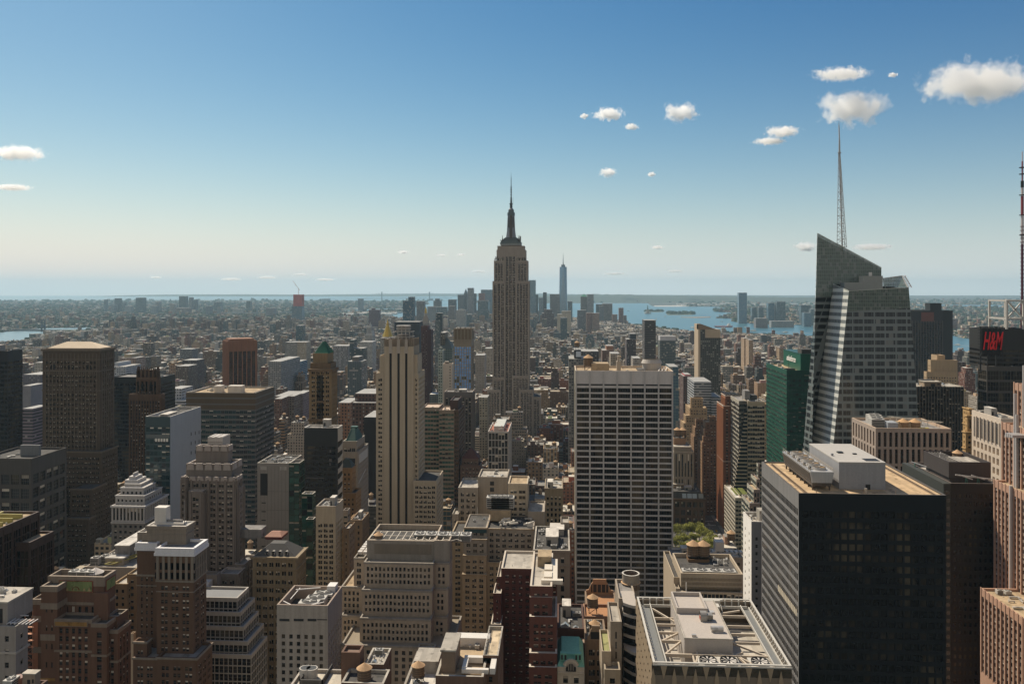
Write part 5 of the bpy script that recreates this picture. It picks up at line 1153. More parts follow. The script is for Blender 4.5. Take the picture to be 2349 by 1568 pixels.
m.box(C_(608, 528), C_(742, 528), 527, 539, z, z+5.2, 0); m.box(C_(800, 530), C_(832, 530), 529, 533, z, z+6.5, 1); m.box(C_(806, 530), C_(822, 530), 529.5, 532, z+6.5, z+10, 1); m.box(C_(955, 540), C_(1010, 540), 527, 545, z, z+1.2, 2)
B.add('roof_houses', m, [rf_tan, mat((.4, .36, .3), .8, .1, 0), rf_dk]); tank(B.root, C_(583, 533), 533, z, 6.2, B.org)
m = MB(); xx = C_(1068, 541); m.cyl(xx, 541, z, z+4.6, 6.2, 6.2, 24, 0); m.cyl(xx, 541, z+4.6, z+7, 6.9, 5.6, 24, 0, cap=False); m.cyl(xx, 541, z+4.6, z+4.8, 5.4, 5.4, 24, 1); B.add('cooling_drum', m, [mat((.42, .40, .37), .6, .1, .1), rf_dk])
m = MB()
for v in (1120, 1145, 1170): m.beam((C_(v, 524), 524, z+1), (C_(v+20, 548), 548, z+1), .5, .5)
m.beam((C_(730, 532), 532, z), (C_(738, 532), 533, z+9), .25, .25); B.add('roof_beams', m, [wht]); clutter(B, (C_(840, 525), C_(950, 525), 524, 552, z), 4, 1.6, 0, 9, 0); B.finish()

# --- stepped tan loft blocks between
B = Bld('loft_block', 'cream brown loft block in setbacks with a ring of white roof pipes and fans', 'office building')
LB = mat((.36, .29, .20), .88, .15, .3, 1); LBg = mat((.30, .265, .22), .88, .15, .3, 1)
s = sty(LB, 3.07, 3.6, wf=.58, hf=.56, bay=2, gap=.12, gs='brick', inset=.35, top=1.8, edge=.9, bar=HB, roof=rf_dk, bands=((0, .6, .3, LB),))
B.t('F', 1472, 1562, 430, 452, dep=22, st=s); q = B.t('F', 1565, 1735, 392, 442, dep=26, st=dict(s, wall=LBg), par=.6); q0 = B.t('F', 1735.5, 2090, 400, 444, dep=26, st=dict(s, wall=LBg), par=.6, faces='f')
B.t('F', 1560, 1734, 478, 438, dep=8, st=dict(s, wall=LBg)); B.t('F', 1556, 1733, 600, 436, dep=8, st=s); B.t('F', 1550, 1732, 742, 434, dep=8, st=s); B.t('F', 1735, 2095, 655, 438, dep=8, st=s)
x0, x1, y0, y1, z = q[0], q0[1], q[2], q[3], q[4]
for k in range(4): put(B.root, 'cooling_unit', wx(dX('F', 1785+k*36), 462), 462, z+6, 7.4, 6, 6.5, 0, B.org)
m = MB(); m.box(wx(dX('F', 1762), 458), wx(dX('F', 1915), 458), 457, 468, z, z+6, 0); m.box(q[0]-.05, q[1], y0-.1, y0-.02, z-2.3, z-.4, 1)
B.add('fan_plinth', m, [rf_tan, glass('teal', (.03, .065, .07))]); m = MB(); rr = random.Random(8)
for k in range(16): a = Vector((rr.uniform(x0+18, x0+34), rr.uniform(y0+2, y0+14), z+rr.uniform(.4, 2.4))); m.beam(a, a+Vector((rr.uniform(-5, 5), rr.uniform(-3, 3), rr.uniform(-.2, 1.5))), .8, .8)
B.add('pipe_cluster', m, [mat((.6, .58, .52), .5, .1, 0)]); clutter(B, (x0, x1, y0+8, y1, z), 10, 2, 0, 71, 0); B.finish()
B = Bld('loft_block', 'tan office block with blank upper wall and slit of windows beyond the roof fans', 'office building')
s = sty(LBg, 3.6, 3.3, wf=.55, hf=.55, bay=2, gs='brick', inset=.35, top=2.4, edge=.8, bar=HB, roof=rf_lt, cope=rf_lt)
B.t('F', 1520, 1668, 92, 490, dep=26, st=s); B.t('F', 1475, 1522, 290, 484, dep=14, st=s); q = B.t('F', 1668.5, 1890, 12, 494, dep=22, st=sty(LBg, 3.6, 0), roof=rf_lt); x0, x1, y0, y1, z = q; m = MB(); a = wx(dX('F', 1775), 494)
for k in range(12): m.box(a-1.2, a+1.2, 493.9, 493.97, z-4-k*3.8, z-1.6-k*3.8, 0)
m.box(wx(dX('F', 1660), 489), wx(dX('F', 1666), 489), 489.2, 489.9, z-60, z-16, 1); B.add('stair_windows', m, [blackm, rf_white]); B.t('F', 1890.5, 2045, -20 if 0 else 120, 496, dep=20, st=s); clutter(B, q, 7, 2.5, 0, 7, 0); B.finish()
B = Bld('stone_block', 'grey stone block with dark attic windows and crowded roof, left of the grid slab', 'office building')
SG = mat((.255, .225, .185), .85, .15, .3, 1); s = sty(SG, 4.6, 6.2, wf=.3, hf=.6, gs='dark', inset=.4, top=2.6, edge=1, bands=((0, 1, .7, SG), (7.2, .7, .4, SG)), roof=rf_dk, cope=rf_lt)
q = B.t('G', 160, 436, 560, 400, dep=40, st=s); clutter(B, q, 26, 2.8, 0, 19, 2, True)
q2 = B.t('G', 365, 430, 355, 436, dep=12, st=sty(SG, 4, 0), roof=rf_lt, b=480); B.finish()
B = Bld('tan_block', 'tan block with boxy penthouse and arched top floor left of the grid slab', 'brick building')
q = B.t('G', 245, 383, 95, 560, dep=28, st=sty(mat((.25, .21, .15), .85, .15, .3, 1), 3.8, 3.1, wf=.5, hf=.62, gs='brick', inset=.4, top=5, edge=.8, bands=((0, .8, .6, LBg), (13, .6, .4, LBg)), roof=rf_lt)); clutter(B, q, 7, 3, 0, 12, 1); B.finish()
B = Bld('tan_block', 'plain tan block with two stepped lift boxes left of the arched top floor block', 'brick building')
q = B.t('G', -30, 118, 62, 470, dep=20, st=dict(s5, pw=4.2), roof=rf_tan); q2 = B.t('G', 118.5, 245, 272, 462, dep=24, st=sty(LBg, 3.6, 0), roof=rf_lt); B.finish()

# --- dark red brick pair
RB = mat((.095, .035, .028), .9, .15, .25, 1, 0, .35); RBd = mat((.13, .055, .042), .9, .15, .25, 1, 0, .35); WC2 = mat((.5, .45, .38), .8, .1, .1)
B = Bld('brick_tower', 'dark red brick apartment block with white edged roofs stepping in a corner', 'apartment building')
s = sty(RB, 2.55, 3.3, wf=.5, hf=.52, bay=2, gap=.1, gs='brick', inset=.3, top=2.2, edge=1.1, bar=HB, roof=rf_lt, cope=WC2)
q = B.t('F', 1843, 2085, 700, 350, dep=24, st=s, faces='f'); B.t('F', 1812, 1843, 760, 352, dep=20, st=s); B.t('F', 1783, 1843, 885, 345, dep=12, st=s); B.t('F', 1765, 1843, 1118, 340, dep=12, st=s); clutter(B, (q[0]+3, q[1]-8, q[2], q[3], q[4]), 7, 2.6, 0, 15, 0)
s = dict(s, wall=RBd, fh=2.4, pw=3.1, bay=2, wf=.66); q = B.t('G', 135, 302, 832, 300, dep=38, st=s, faces='f'); x0, x1, y0, y1, z = q
B.t('G', 302.5, 338, 700 if 0 else 770, 318, dep=19, st=dict(s, bay=1), b=1060, faces='f'); B.t('G', 131, 338, 1062, 297, dep=20, st=s, faces='f'); B.t('G', 129, 339, 1335, 293, dep=20, st=s, faces='f'); B.t('G', 127, 338, 1440, 290.5, dep=20, st=s, faces='f'); B.t('G', 133, 302, 915, 299.4, dep=10, st=s, faces='f')
m = MB(); zz = z
for k in range(3): m.box(x0+5, x0+8, y0+8+k*8, y0+14+k*8, zz, zz+1.8, 0)
m.box(x0+4, x0+12, y0+5, y0+7, zz, zz+1.5, 0); m.box(x0+8, x0+10, y0+7, y0+30, zz, zz+1.3, 0); m.box(x1-6, x1-.5, y1-14, y1-5, zz, zz+4, 1); B.add('air_duct', m, [mat((.62, .58, .5), .5, .1, .1, 2), rf_tan]); B.finish()

# --- low dark roofs, copper mansard, gabled loft, bottom centre
B = Bld('brick_block', 'low dark red block with grey roof boxes right of the red brick tower', 'brick building')
s = sty(mat((.09, .05, .04), .9, .2, .3, 1), 3.6, 4, wf=.4, hf=.5, gs='dark', top=5, edge=1, roof=rf_dk, inset=.3)
q = B.t('G', 340, 545, 1150, 330, dep=26, st=s, faces='f'); clutter(B, q, 6, 3.4, 0, 10, 1, True); tank(B.root, q[0]+15, q[3]-6, q[4], 4.6, B.org); q = B.t('G', 340, 545, 1260, 324, dep=5, st=dict(s, wall=mat((.25, .19, .15), .8, .2, .2)), faces='f'); B.finish()
B = Bld('copper_mansard_house', 'white stone house with turquoise copper mansard roof and a big arched window', 'stone house')
WH = mat((.50, .46, .39), .8, .1, .2, 1); TQ = mat((.16, .40, .33), .7, .15, .25, 1.5); s = sty(WH, 4.4, 3.6, wf=.45, hf=.6, gs='dark', inset=.4, top=2.2, edge=1, roof=rf_dk, bar=HB)
q = B.t('G', 341, 545, 1440, 292, dep=22, st=s, faces='f', par=.1); x0, x1, y0, y1, z = q; zt = wz(dX('G', 440), dY('G', 1350), 295); m = MB()
m.frus([(x0, y0+.2), (x1, y0+.2), (x1, y1), (x0, y1)], z+.12, [(x0+1.5, y0+3), (x1-1.5, y0+3), (x1-1.5, y1-3), (x0+1.5, y1-3)], zt, 0); m.box(x0+1.2, x1-1.2, y0+2.7, y0+3.2, zt, zt+.5, 0)
for f in (.17, .30, .70, .83): xx = x0+(x1-x0)*f; m.box(xx-.6, xx+.6, y0+.7, y0+2.5, z+2, z+4.6, 0); m.box(xx-.35, xx+.35, y0+.6, y0+.7, z+2.4, z+4.1, 1)
B.add('mansard_roof', m, [TQ, blackm]); m = MB(); xc = (x0+x1)/2; zc = z+.3
for k in range(12): a, b = pi*k/12, pi*(k+1)/12; m.beam((xc+2.1*cos(a), y0-.4, zc+2.1*sin(a)), (xc+2.1*cos(b), y0-.4, zc+2.1*sin(b)), .6, 1.6, 0); m.poly([(xc, y0-.3, zc), (xc+1.8*cos(a), y0-.3, zc+1.8*sin(a)), (xc+1.8*cos(b), y0-.3, zc+1.8*sin(b))], 1)
for a in (-.8, 0, .8): m.box(xc+a-.09, xc+a+.09, y0-.4, y0-.32, zc-1.2, zc+1.5, 0)
m.box(xc-1.8, xc+1.8, y0-.3, y0-.05, zc-1.6, zc, 1); m.box(xc-4.6, xc+4.6, y0-.5, y0, zc-2.3, zc-1.8, 0); B.add('arched_window', m, [WH, blackm]); B.finish()
B = Bld('gabled_loft', 'tan brown loft with scrolled gables and an orange brown roof terrace behind', 'brick building')
s = sty(mat((.225, .165, .115), .88, .15, .3, 1), 3.9, 4.1, wf=.7, hf=.6, bay=3, gap=.12, gs='brick', inset=.4, top=3, edge=1, bar=HB, roof=rf_dk, rib=(.6, .3, mat((.225, .165, .115), .88, .15, .3, 1)))
q = B.t('G', 549, 712, 1235, 318, dep=20, st=s, faces='f'); x0, x1, y0, y1, z = q; m = MB()
def gable(m, xc, y, z, w, h, mi=0):
    pts = [(-w, 0), (-w, .25*h), (-.8*w, .3*h), (-.6*w, .7*h), (-.5*w, .8*h), (-.48*w, h), (.48*w, h), (.5*w, .8*h), (.6*w, .7*h), (.8*w, .3*h), (w, .25*h), (w, 0)]
    m.poly([(xc+a, y, z+b) for a, b in pts], mi); m.poly([(xc+a, y+.8, z+b) for a, b in pts[::-1]], mi)
    for i in range(len(pts)-1): (a, b), (c, d) = pts[i], pts[i+1]; m.poly([(xc+a, y, z+b), (xc+a, y+.8, z+b), (xc+c, y+.8, z+d), (xc+c, y, z+d)], mi)
gable(m, (x0+x1)/2, y0-.1, z+1, (x1-x0)*.4, 5.5); m.box((x0+x1)/2-2, (x0+x1)/2+2, y0-.2, y0-.12, z+1.4, z+4.2, 1); B.add('gable', m, [mat((.30, .23, .165), .85, .15, .2), blackm]); clutter(B, q, 6, 2.6, 1, 4, 0)
OR_ = mat((.36, .19, .095), .9, .15, 0, 1.5); q = B.t('G', 540, 740, 1060, 345, dep=14, st=dict(s, wall=mat((.25, .15, .10), .9, .1, .1)), faces='f', roof=OR_); q = B.t('G', 560, 800, 1020 if 0 else 1035, 360, dep=26, st=s, faces='f', roof=OR_); x0, x1, y0, y1, z = q; m = MB(); gable(m, (x0+x1)/2, y1-1, z, (x1-x0)*.46, 7); m.box((x0+x1)/2-4, (x0+x1)/2+4, y1-1.1, y1-1.02, z+1, z+4.6, 1)
for k in range(4): m.box((x0+x1)/2-3.4+k*2, (x0+x1)/2-3+k*2, y1-1.2, y1-1.1, z+1, z+4.6, 0)
B.add('gable', m, [mat((.36, .22, .13), .85, .15, .2), blackm]); B.finish()

# --- round tank tower, slim grey tower and curved glass hotel
B = Bld('slim_tower', 'slim grey tower carrying an open drum with a wooden tank inside, beside curved glass', 'tower')
SGr = mat((.30, .26, .21), .8, .12, .2, 1); s = sty(SGr, 3.6, 0); q = B.t('G', 802, 932, 925, 300, dep=20, st=s, roof=rf_grey); x0, x1, y0, y1, z = q; clutter(B, (x0, x1, y0, y0+9, z), 5, 1.7, 0, 6, 0)
xc = wx(dX('G', 893), 318); yc = 318; zt = wz(dX('G', 893), dY('G', 733), 318); R_ = (wx(dX('G', 958), 318)-wx(dX('G', 828), 318))/2; m = MB()
m.cyl(xc, yc, z-20, zt, R_, R_, 28, 0, cap=False); m.cyl(xc, yc, zt-6, zt, R_-.45, R_-.45, 28, 1, cap=False)
for k in range(28): a, b = 2*pi*k/28, 2*pi*(k+1)/28; m.poly([(xc+R_*1.03*cos(a), yc+R_*1.03*sin(a), zt), (xc+R_*1.03*cos(b), yc+R_*1.03*sin(b), zt), (xc+(R_-.5)*cos(b), yc+(R_-.5)*sin(b), zt), (xc+(R_-.5)*cos(a), yc+(R_-.5)*sin(a), zt)], 2)
for k in range(14): a = 2*pi*k/14; b = 2*pi*(k+1)/14; m.beam((xc+(R_-.7)*cos(a), yc+(R_-.7)*sin(a), zt-.5), (xc+(R_-.7)*cos(b), yc+(R_-.7)*sin(b), zt-5), .2, .2, 1); m.beam((xc+(R_-.7)*cos(b), yc+(R_-.7)*sin(b), zt-.5), (xc+(R_-.7)*cos(a), yc+(R_-.7)*sin(a), zt-5), .2, .2, 1)
m.cyl(xc, yc, z, zt-6, R_-.5, R_-.5, 20, 3); B.add('open_drum', m, [SGr, mat((.16, .13, .11), .7, .1, 0), rf_white, rf_dk])
b_ = link('water_tank', proto('barrel'), B.root, (xc-B.org[0], yc-B.org[1], zt-7.5), 0, (7, 7, 5)); link('tank_roof', proto('tank_roof'), b_)
B.t('G', 740, 825, 1098, 288, dep=18, st=sty(SGr, 3.5, 7, wf=.16, hf=.7, gs='dark', inset=.4, top=3, edge=.4, roof=rf_lt)); B.t('G', 676, 745, 1320, 284, dep=18, st=sty(mat((.4, .34, .26), .85, .1, .2), 3.6, 3.4, wf=.4, hf=.5, gs='dark', top=6, edge=.6), roof=mat((.25, .26, .12), .9, .3, 0, 2))
q = (wx(dX('G', 742), 280), wx(dX('G', 815), 280)); B.t('G', 695, 815, 1458, 279, dep=6, st=sty(mat((.3, .26, .2), .85, .1, .2), 3.6, 3.4, wf=.4, hf=.5, gs='dark', top=2, edge=.6)); 
# curved glass: stacked curved floors
m = MB(); x0 = wx(dX('G', 838), 292); x1 = wx(dX('G', 938), 292)
def arc(r0y, amp, z0, z1, mi, pr=0):
    n = 10; pts = [(x0+(x1-x0)*k/n, 292+r0y-amp*sin(pi*(k/n)*.5+pi*.0)-pr) for k in range(n+1)]
    for k in range(n): (a, b), (c, d) = pts[k], pts[k+1]; m.poly([(a, b, z0), (c, d, z0), (c, d, z1), (a, b, z1)], mi)
    for zz, fl in ((z1, 0),): m.poly([(p[0], p[1], zz) for p in pts]+[(x1, 305, zz), (x0, 305, zz)], mi)
zt = wz(dX('G', 880), dY('G', 985), 290); k = 0; zz = zt
while zz > 70:
    am = 3 if k < 4 else 5
    arc(2 if k < 4 else -1, am, zz-1.0, zz, 0, .35); arc(2 if k < 4 else -1, am, zz-3.6, zz-1.0, 1); zz -= 3.6; k += 1
B.add('curved_glazing', m, [mat((.42, .38, .33), .5, .1, .1), glass('darker', (.008, .009, .011))]); B.finish()
# ------------------------------------------------------------------ right
# --- faceted office with open trussed roof, bottom right
B = Bld('faceted_office', 'office with beige glass walls and open roof of braces and three big fans', 'office building')
FB = mat((.34, .265, .18), .5, .12, .1, 1); FG = glass('bronze', (.12, .10, .08), .08, 1.0, .25, .75); CP = mat((.50, .49, .45), .55, .12, .15, 1.5)
y0 = 232; UX = lambda v, d: wx(dX('U', v), d)
x0, x1 = UX(352, y0), UX(2088, y0); zt = wz(dX('U', 1200), dY('U', 1277), y0); y1 = y0+49
B.org = ((x0+x1)/2, (y0+y1)/2); B.mk(); FOOT.append((x0, x1, y0, y1)); w = MB()
n = 13; pw = (x1-x0)/n
w.box(x0+.5, x1-.5, y0+.5, y1-.5, 0, zt-9.5, 1)
for k in range(n):                                   # folded front bays
    a = x0+k*pw; 
    for j in range(9):
        z1, z0 = zt-.6-j*6.8-(3 if j else 0), zt-.6-(j+1)*6.8-3; 
        if j == 0: z0 = zt-3.6-.6; z1 = zt-.2; w.poly([(a, y0, z0), (a+pw, y0, z0), (a+pw, y0-.2, z1), (a, y0-.2, z1)], 1); continue
        w.poly([(a+pw*.16, y0-.1, z0+.25), (a+pw*.84, y0-.1, z0+.25), (a+pw*.84, y0-.1, z1-.05), (a+pw*.16, y0-.1, z1-.05)], 1)
    if k % 2 == 0: w.frus([(a-.62, y0-.35), (a+.62, y0-.35), (a+.62, y0+.5), (a-.62, y0+.5)], 30, [(a-.62, y0-.35), (a+.62, y0-.35), (a+.62, y0+.5), (a-.62, y0+.5)], zt-4.2, 0); w.frus([(a-.62, y0-.35), (a+.62, y0-.35), (a+.62, y0+.2), (a-.62, y0+.2)], zt-4.2, [(a-.05, y0-.3), (a+.05, y0-.3), (a+.05, y0+.2), (a-.05, y0+.2)], zt-1.2, 0)
    else: w.frus([(a-.05, y0-.35), (a+.05, y0-.35), (a+.05, y0+.5), (a-.05, y0+.5)], zt-4.2, [(a-.9, y0-.35), (a+.9, y0-.35), (a+.9, y0+.2), (a-.9, y0+.2)], zt-.5, 0)
w.box(x0, x1, y0-.05, y0+.4, 30, zt-.5, 3); w.box(x0-.15, x1+.15, y0-.45, y0-.3, zt-.4, zt, 2); w.box(x1-.4, x1, y0+.4, y1, 30, zt-.5, 3); w.box(x0, x1, y1-.4, y1, 30, zt-.5, 3)
m_ = 22; pl = (y1-y0)/m_
for k in range(m_):                                  # left wall: staggered folded panels
    a = y0+k*pl
    for j in range(14):
        z1 = zt-.3-j*5; z0 = z1-5; o = .35 if (k+j) % 2 else 0
        w.poly([(x0-.02-o, a+pl, z0), (x0-.37+o, a, z0), (x0-.37+o, a, z1), (x0-.02-o, a+pl, z1)], 0 if (k*3+j) % 4 else 2)
w.box(x0, x0+.4, y0+.4, y1, 30, zt-.3, 3)
B.add('wall', w, [FB, FG, CP, mat((.20, .165, .125), .5, .15, .1)])
zf = zt-7.5; m = MB(); m.box(x0+.5, x1-.5, y0+.5, y1-.5, zf-2, zf, 0); B.add('roof', m, [mat((.42, .40, .36), .85, .2, 0, 2)])
m = MB()                                             # coping, window cleaning track, posts
for (a, b, c, d) in ((x0, x1, y0, y0+.6), (x0, x1, y1-.6, y1), (x0, x0+.6, y0+.6, y1-.6), (x1-.6, x1, y0+.6, y1-.6)): m.box(a, b, c, d, zt, zt+.35, 0)
for sx, xe in ((1, x0+2.6), (-1, x1-2.6)):
    m.box(xe-1.3, xe+1.3, y0+1.4, y1-3, zt-2.0, zt-1.7, 1); m.box(xe+sx*1.5-.12, xe+sx*1.5+.12, y0+1.4, y1-3, zt-1.4, zt-.6, 0); m.box(xe-sx*1.2-.15, xe-sx*1.2+.15, y0+1.4, y1-3, zt-1.7, zt-1.2, 0)
    for k in range(20): yy = y0+1.6+k*(y1-y0-4)/20; m.beam((xe-sx*1.9, yy, zt-2.4), (xe-sx*1.9, yy+.1, zt+.2), .3, .3, 0); m.beam((xe-sx*2.3, yy, zt+.2), (xe-sx*1.3, yy, zt-.9), .2, .3, 0)
m.box(x0+2, x1-2, y1-3.4, y1-1.2, zt-2, zt-1.7, 1); m.box(x0+2, x1-2, y1-3.8, y1-3.5, zt-1.6, zt-.8, 0)
for k in range(16): xx = x0+2+k*(x1-x0-4)/15; m.beam((xx, y1-1.0, zt-2.5), (xx, y1-1.0, zt+.2), .4, .4, 0)
B.add('cleaning_track', m, [CP, mat((.16, .17, .17), .6, .1, 0)])
m = MB()                                             # central penthouse and taller lift box
V_ = lambda u, v, d: (wx(dX('U', u), d), wz(dX('U', u), dY('U', v), d))
xa, zp = V_(745, 950, 243); xb, _ = V_(1352, 950, 243); ya, yb = 243, 273
m.box(xa, xb, ya, yb, zf, zp, 0); m.box(xa-.1, xb+.1, ya-.1, ya+.25, zp, zp+.35, 1); m.box(xa-.1, xa+.25, ya+.25, yb, zp, zp+.35, 1); m.box(xb-.25, xb+.1, ya+.25, yb, zp, zp+.35, 1)
xc, zq = V_(650, 560, 262); xd, _ = V_(1037, 560, 262); m.box(xc, xd, 262, 276, zf, zq-1.2, 0)
for (a, b, c, d) in ((xc, xd, 262, 262.5), (xc, xd, 275.5, 276), (xc, xc+.5, 262.5, 275.5), (xd-.5, xd, 262.5, 275.5)): m.box(a, b, c, d, zq-1.2, zq, 0)
B.add('penthouse', m, [mat((.40, .37, .34), .8, .08, .1, 1), rf_lt])
m = MB(); xx = (xa+xb)/2+1.5; m.cyl(xx, 261-3.4, zp, zp+.1, 1.5, 1.5, 12, 0)
for k in range(9): a, b = pi*k/9, pi*(k+1)/9; m.poly([(xx-1.6, 257.5+1.7*cos(a), zp+1+1.7*sin(a)), (xx+.4, 257.5+1.7*cos(a), zp+1+1.7*sin(a)), (xx+.4, 257.5+1.7*cos(b), zp+1+1.7*sin(b)), (xx-1.6, 257.5+1.7*cos(b), zp+1+1.7*sin(b))], 0)
m.box(xx-1.6, xx+.4, 255.8, 259.2, zp, zp+1, 0); m.box(xx+.4, xx+2.2, 256.2, 258.6, zp+.6, zp+1.9, 0); m.box(xx-1.65, xx-1.6, 256.4, 258, zp+.3, zp+1.3, 1)

for k in range(10): a, b = 2*pi*k/10, 2*pi*(k+1)/10; m.poly([(xx+.2, 248.6+.8*cos(a), zp+1+.8*sin(a)), (xx+3.8, 248.6+.8*cos(a), zp+1+.8*sin(a)), (xx+3.8, 248.6+.8*cos(b), zp+1+.8*sin(b)), (xx+.2, 248.6+.8*cos(b), zp+1+.8*sin(b))], 2)
m.box(xx+.2, xx+3.8, 248, 249.2, zp, zp+.4, 2); m.box(xa+2.4, xa+3.7, 244.4, 245.2, zp, zp+.7, 2); m.box(xb-3.2, xb-1.8, 262.2, 264, zp, zp+.5, 2)
B.add('rooftop_fan_unit', m, [mat((.30, .29, .27), .5, .1, 0, 2, .5), mat((.4, .06, .04), .6, .1, 0), mat((.55, .54, .52), .4, .1, 0, 2, .4)])
m = MB(); zb_ = zt-1.4; yl = y0+8.6
m.beam((x0+4.4, yl, zb_), (x1-4.4, yl, zb_), .5, 1.0, 0)
for yy in (250, 256, 262): m.beam((x0+4.4, yy, zb_), (xa, yy, zb_), .45, .8, 0); m.beam((xb, yy, zb_), (x1-4.4, yy, zb_), .45, .8, 0)
m.beam((x0+4.4, 267, zb_), (xc, 267, zb_), .45, .8, 0); m.beam((xb, 270, zb_), (x1-4.4, 270, zb_), .45, .8, 0)
for a, b in (((x0+4.6, y1-6), (xc, 264)), ((x0+4.6, yl+.6), (xa, 250)), ((x0+4.6, 250), (xa, 256)), ((xb, 251), (x1-4.6, yl+.8)), ((x0+12, y0+1), (xa+2, yl)), ((xa+3.5, yl-.2), (xa+1.2, y0+1)), ((xa+3.5, 243), (xa+3.5, yl)), ((xa+8, 243.5), (xa+12.5, yl)), ((xa+17, 243.5), (xa+12.5, yl)), ((xb-1, 243.5), (xb+1.2, yl)), ((xa+12.5, yl), (xa+14.2, y0+1)), ((xb+1, yl), (xb+6, y0+1)), ((xb+1, yl), (xb+3, y0+1)), ((x1-5, y1-6), (x1-12, y1-9))): m.beam((*a, zb_), (*b, zb_), .45, .55, 0)
B.add('steel_braces', m, [mat((.48, .42, .34), .6, .15, .1, 1.5)])
for v in (1040, 1302, 1690):
    xx = UX(v, 236.6); o = B.add('big_fan', MB_ := MB(), []) if 0 else None
    m = MB(); w_ = 2.9; m.box(xx-w_, xx+w_, 233.4, 240, zf, zt-1.2, 0); m.cyl(xx, 236.7, zt-1.2, zt-.4, 2.45, 2.45, 24, 1, cap=False); m.cyl(xx, 236.7, zt-1.15, zt-1.1, 2.4, 2.4, 24, 2)
    for k in range(9): a = 2*pi*k/9; m.poly([(xx, 236.7, zt-.75), (xx+2.2*cos(a), 236.7+2.2*sin(a), zt-.75), (xx+2.2*cos(a+.3), 236.7+2.2*sin(a+.3), zt-.6)], 3)
    m.cyl(xx, 236.7, zt-.8, zt-.4, .4, .4, 10, 1); B.add('rooftop_fan', m, [CP, mat((.12, .12, .12), .5, .1, 0), blackm, mat((.6, .58, .54), .5, .05, 0)])
m = MB(); xx = x1-14; m.box(xx-3, xx+3, y1-4.5, y1-3.8, zt-.5, zt+1.2, 0); m.beam((xx-9, y1-3, zt+.8), (xx+4, y1-3, zt+.8), .6, .6, 0); m.beam((xx-8, y1-3, zt), (xx-8, y1-3, zt+6.5), .3, .3, 0); m.box(xx-2, xx+2, y1-9, y1-6, zt-1, zt+.9, 0)
for k in range(5): m.beam((xx-3+k*1.5, y1-10, zt-2), (xx-3+k*1.5, y1-5, zt+.2), .15, .15, 0)
B.add('cleaning_crane', m, [CP]); B.finish()

# --- black tower with striped grey side and gravel roof
B = Bld('black_tower', 'big black glass tower with grey gridded left side, gravel roof, fan row and white penthouse', 'skyscraper')
BG = mat((.012, .015, .018), .6, .12, .1, 1, 0, 0, .2); SG2 = mat((.21, .21, .21), .55, .18, .3, 1)
s = sty(BG, 3.9, 2.75, wf=.76, hf=.60, gs='black', inset=.25, top=5.2, edge=.9, roof=mat((.47, .35, .215), .95, .2, 0, 5), cope=mat((.10, .09, .08), .6, .1, 0), sill=.3)
s['side'] = sty(SG2, 3.9, 1.82, wf=.80, hf=.66, gs='black', inset=.1, top=5.2, edge=.8, sp=SG2, spin=0, bar=(('h', .68),))
q = B.t('H', 230, 1340, 142, 300, dep=54, st=s, par=.5); x0, x1, y0, y1, z = q
m = MB(); yr = (.3, 1.0)
for xx in (x0+2.6, x0+3.8, x1-3.8, x1-2.6): m.box(xx-.08, xx+.08, y0+2, y1-2, z, z+.25, 0)
for k in range(60):
    yy = y0+2.4+k*(y1-y0-5)/60
    for xa in (x0+2.6, x1-3.8): m.box(xa, xa+1.2, yy, yy+.1, z+.05, z+.2, 0)
for xx in (x0+7, x0+24, x0+35): m.cyl(xx, y0+2.5, z, z+1.6, .12, .12, 6, 0)
m.box(x0+24.4, x0+25.2, y0+3, y0+3.8, z, z+1.8, 1); B.add('roof_rails', m, [mat((.25, .2, .15), .7, .1, 0), rf_lt])
m = MB(); K_ = lambda u, d: wx(dX('K', u), d)
xa, xb = K_(157, 309), K_(643, 309); zp = wz(dX('K', 400), dY('K', 530), 309)
m.box(xa, xb, 309, 345, z, zp, 0); m.box(xa-.1, xb+.1, 308.9, 345.1, zp, zp+.5, 1); m.box(xb-6.3, xb-1.2, 311, 315.4, zp+.51, zp+.6, 2); m.box(xa+9.6, xa+11.2, 308.8, 308.98, z, z+1.9, 2); m.box(xa+.8, xa+1.6, 320, 320.6, zp+.5, zp+1.4, 0)
m.box(xa+5, xa+7, 325, 327, zp+.5, zp+1.0, 2); m.box(xa+10, xa+11.4, 323, 324, zp+.5, zp+.9, 2); B.add('penthouse', m, [mat((.28, .29, .31), .6, .06, .15, 1), mat((.38, .375, .36), .8, .12, .1, 1), blackm])
m = MB(); J_ = lambda u, d: wx(dX('J', u), d)
xc, xd = J_(1675, 306), J_(1925, 306); zc = wz(dX('J', 1800), dY('J', 1010), 306); zl = wz(dX('J', 1800), dY('J', 1125), 306); xe = xc-(.2)
ze = zc; ym_ = 344
m.frus([(xc+.8, 306), (xd-.8, 306), (xd-.8, ym_), (xc+.8, ym_)], zl, [(xc, 306), (xd, 306), (xd, ym_), (xc, ym_)], ze, 0)
for k in range(15): zz = zl+.3+k*(ze-zl-.8)/15; m.box(xc-.2+.8*(1-(zz-zl)/(ze-zl)), xc+.2+.8*(1-(zz-zl)/(ze-zl)), 307, ym_-.5, zz, zz+.14, 1)
m.box(xc+.9, xd-.9, 306.4, ym_-.4, z+1.6, zl, 1)
for k in range(8): yy = 307+k*5; m.box(xc+1, xc+1.5, yy, yy+.5, z, z+1.6, 1); m.box(xd-1.5, xd-1, yy, yy+.5, z, z+1.6, 1)
B.add('cooling_tower_row', m, [mat((.40, .41, .42), .5, .12, .15, 2, .3), mat((.09, .075, .06), .7, .2, 0)])
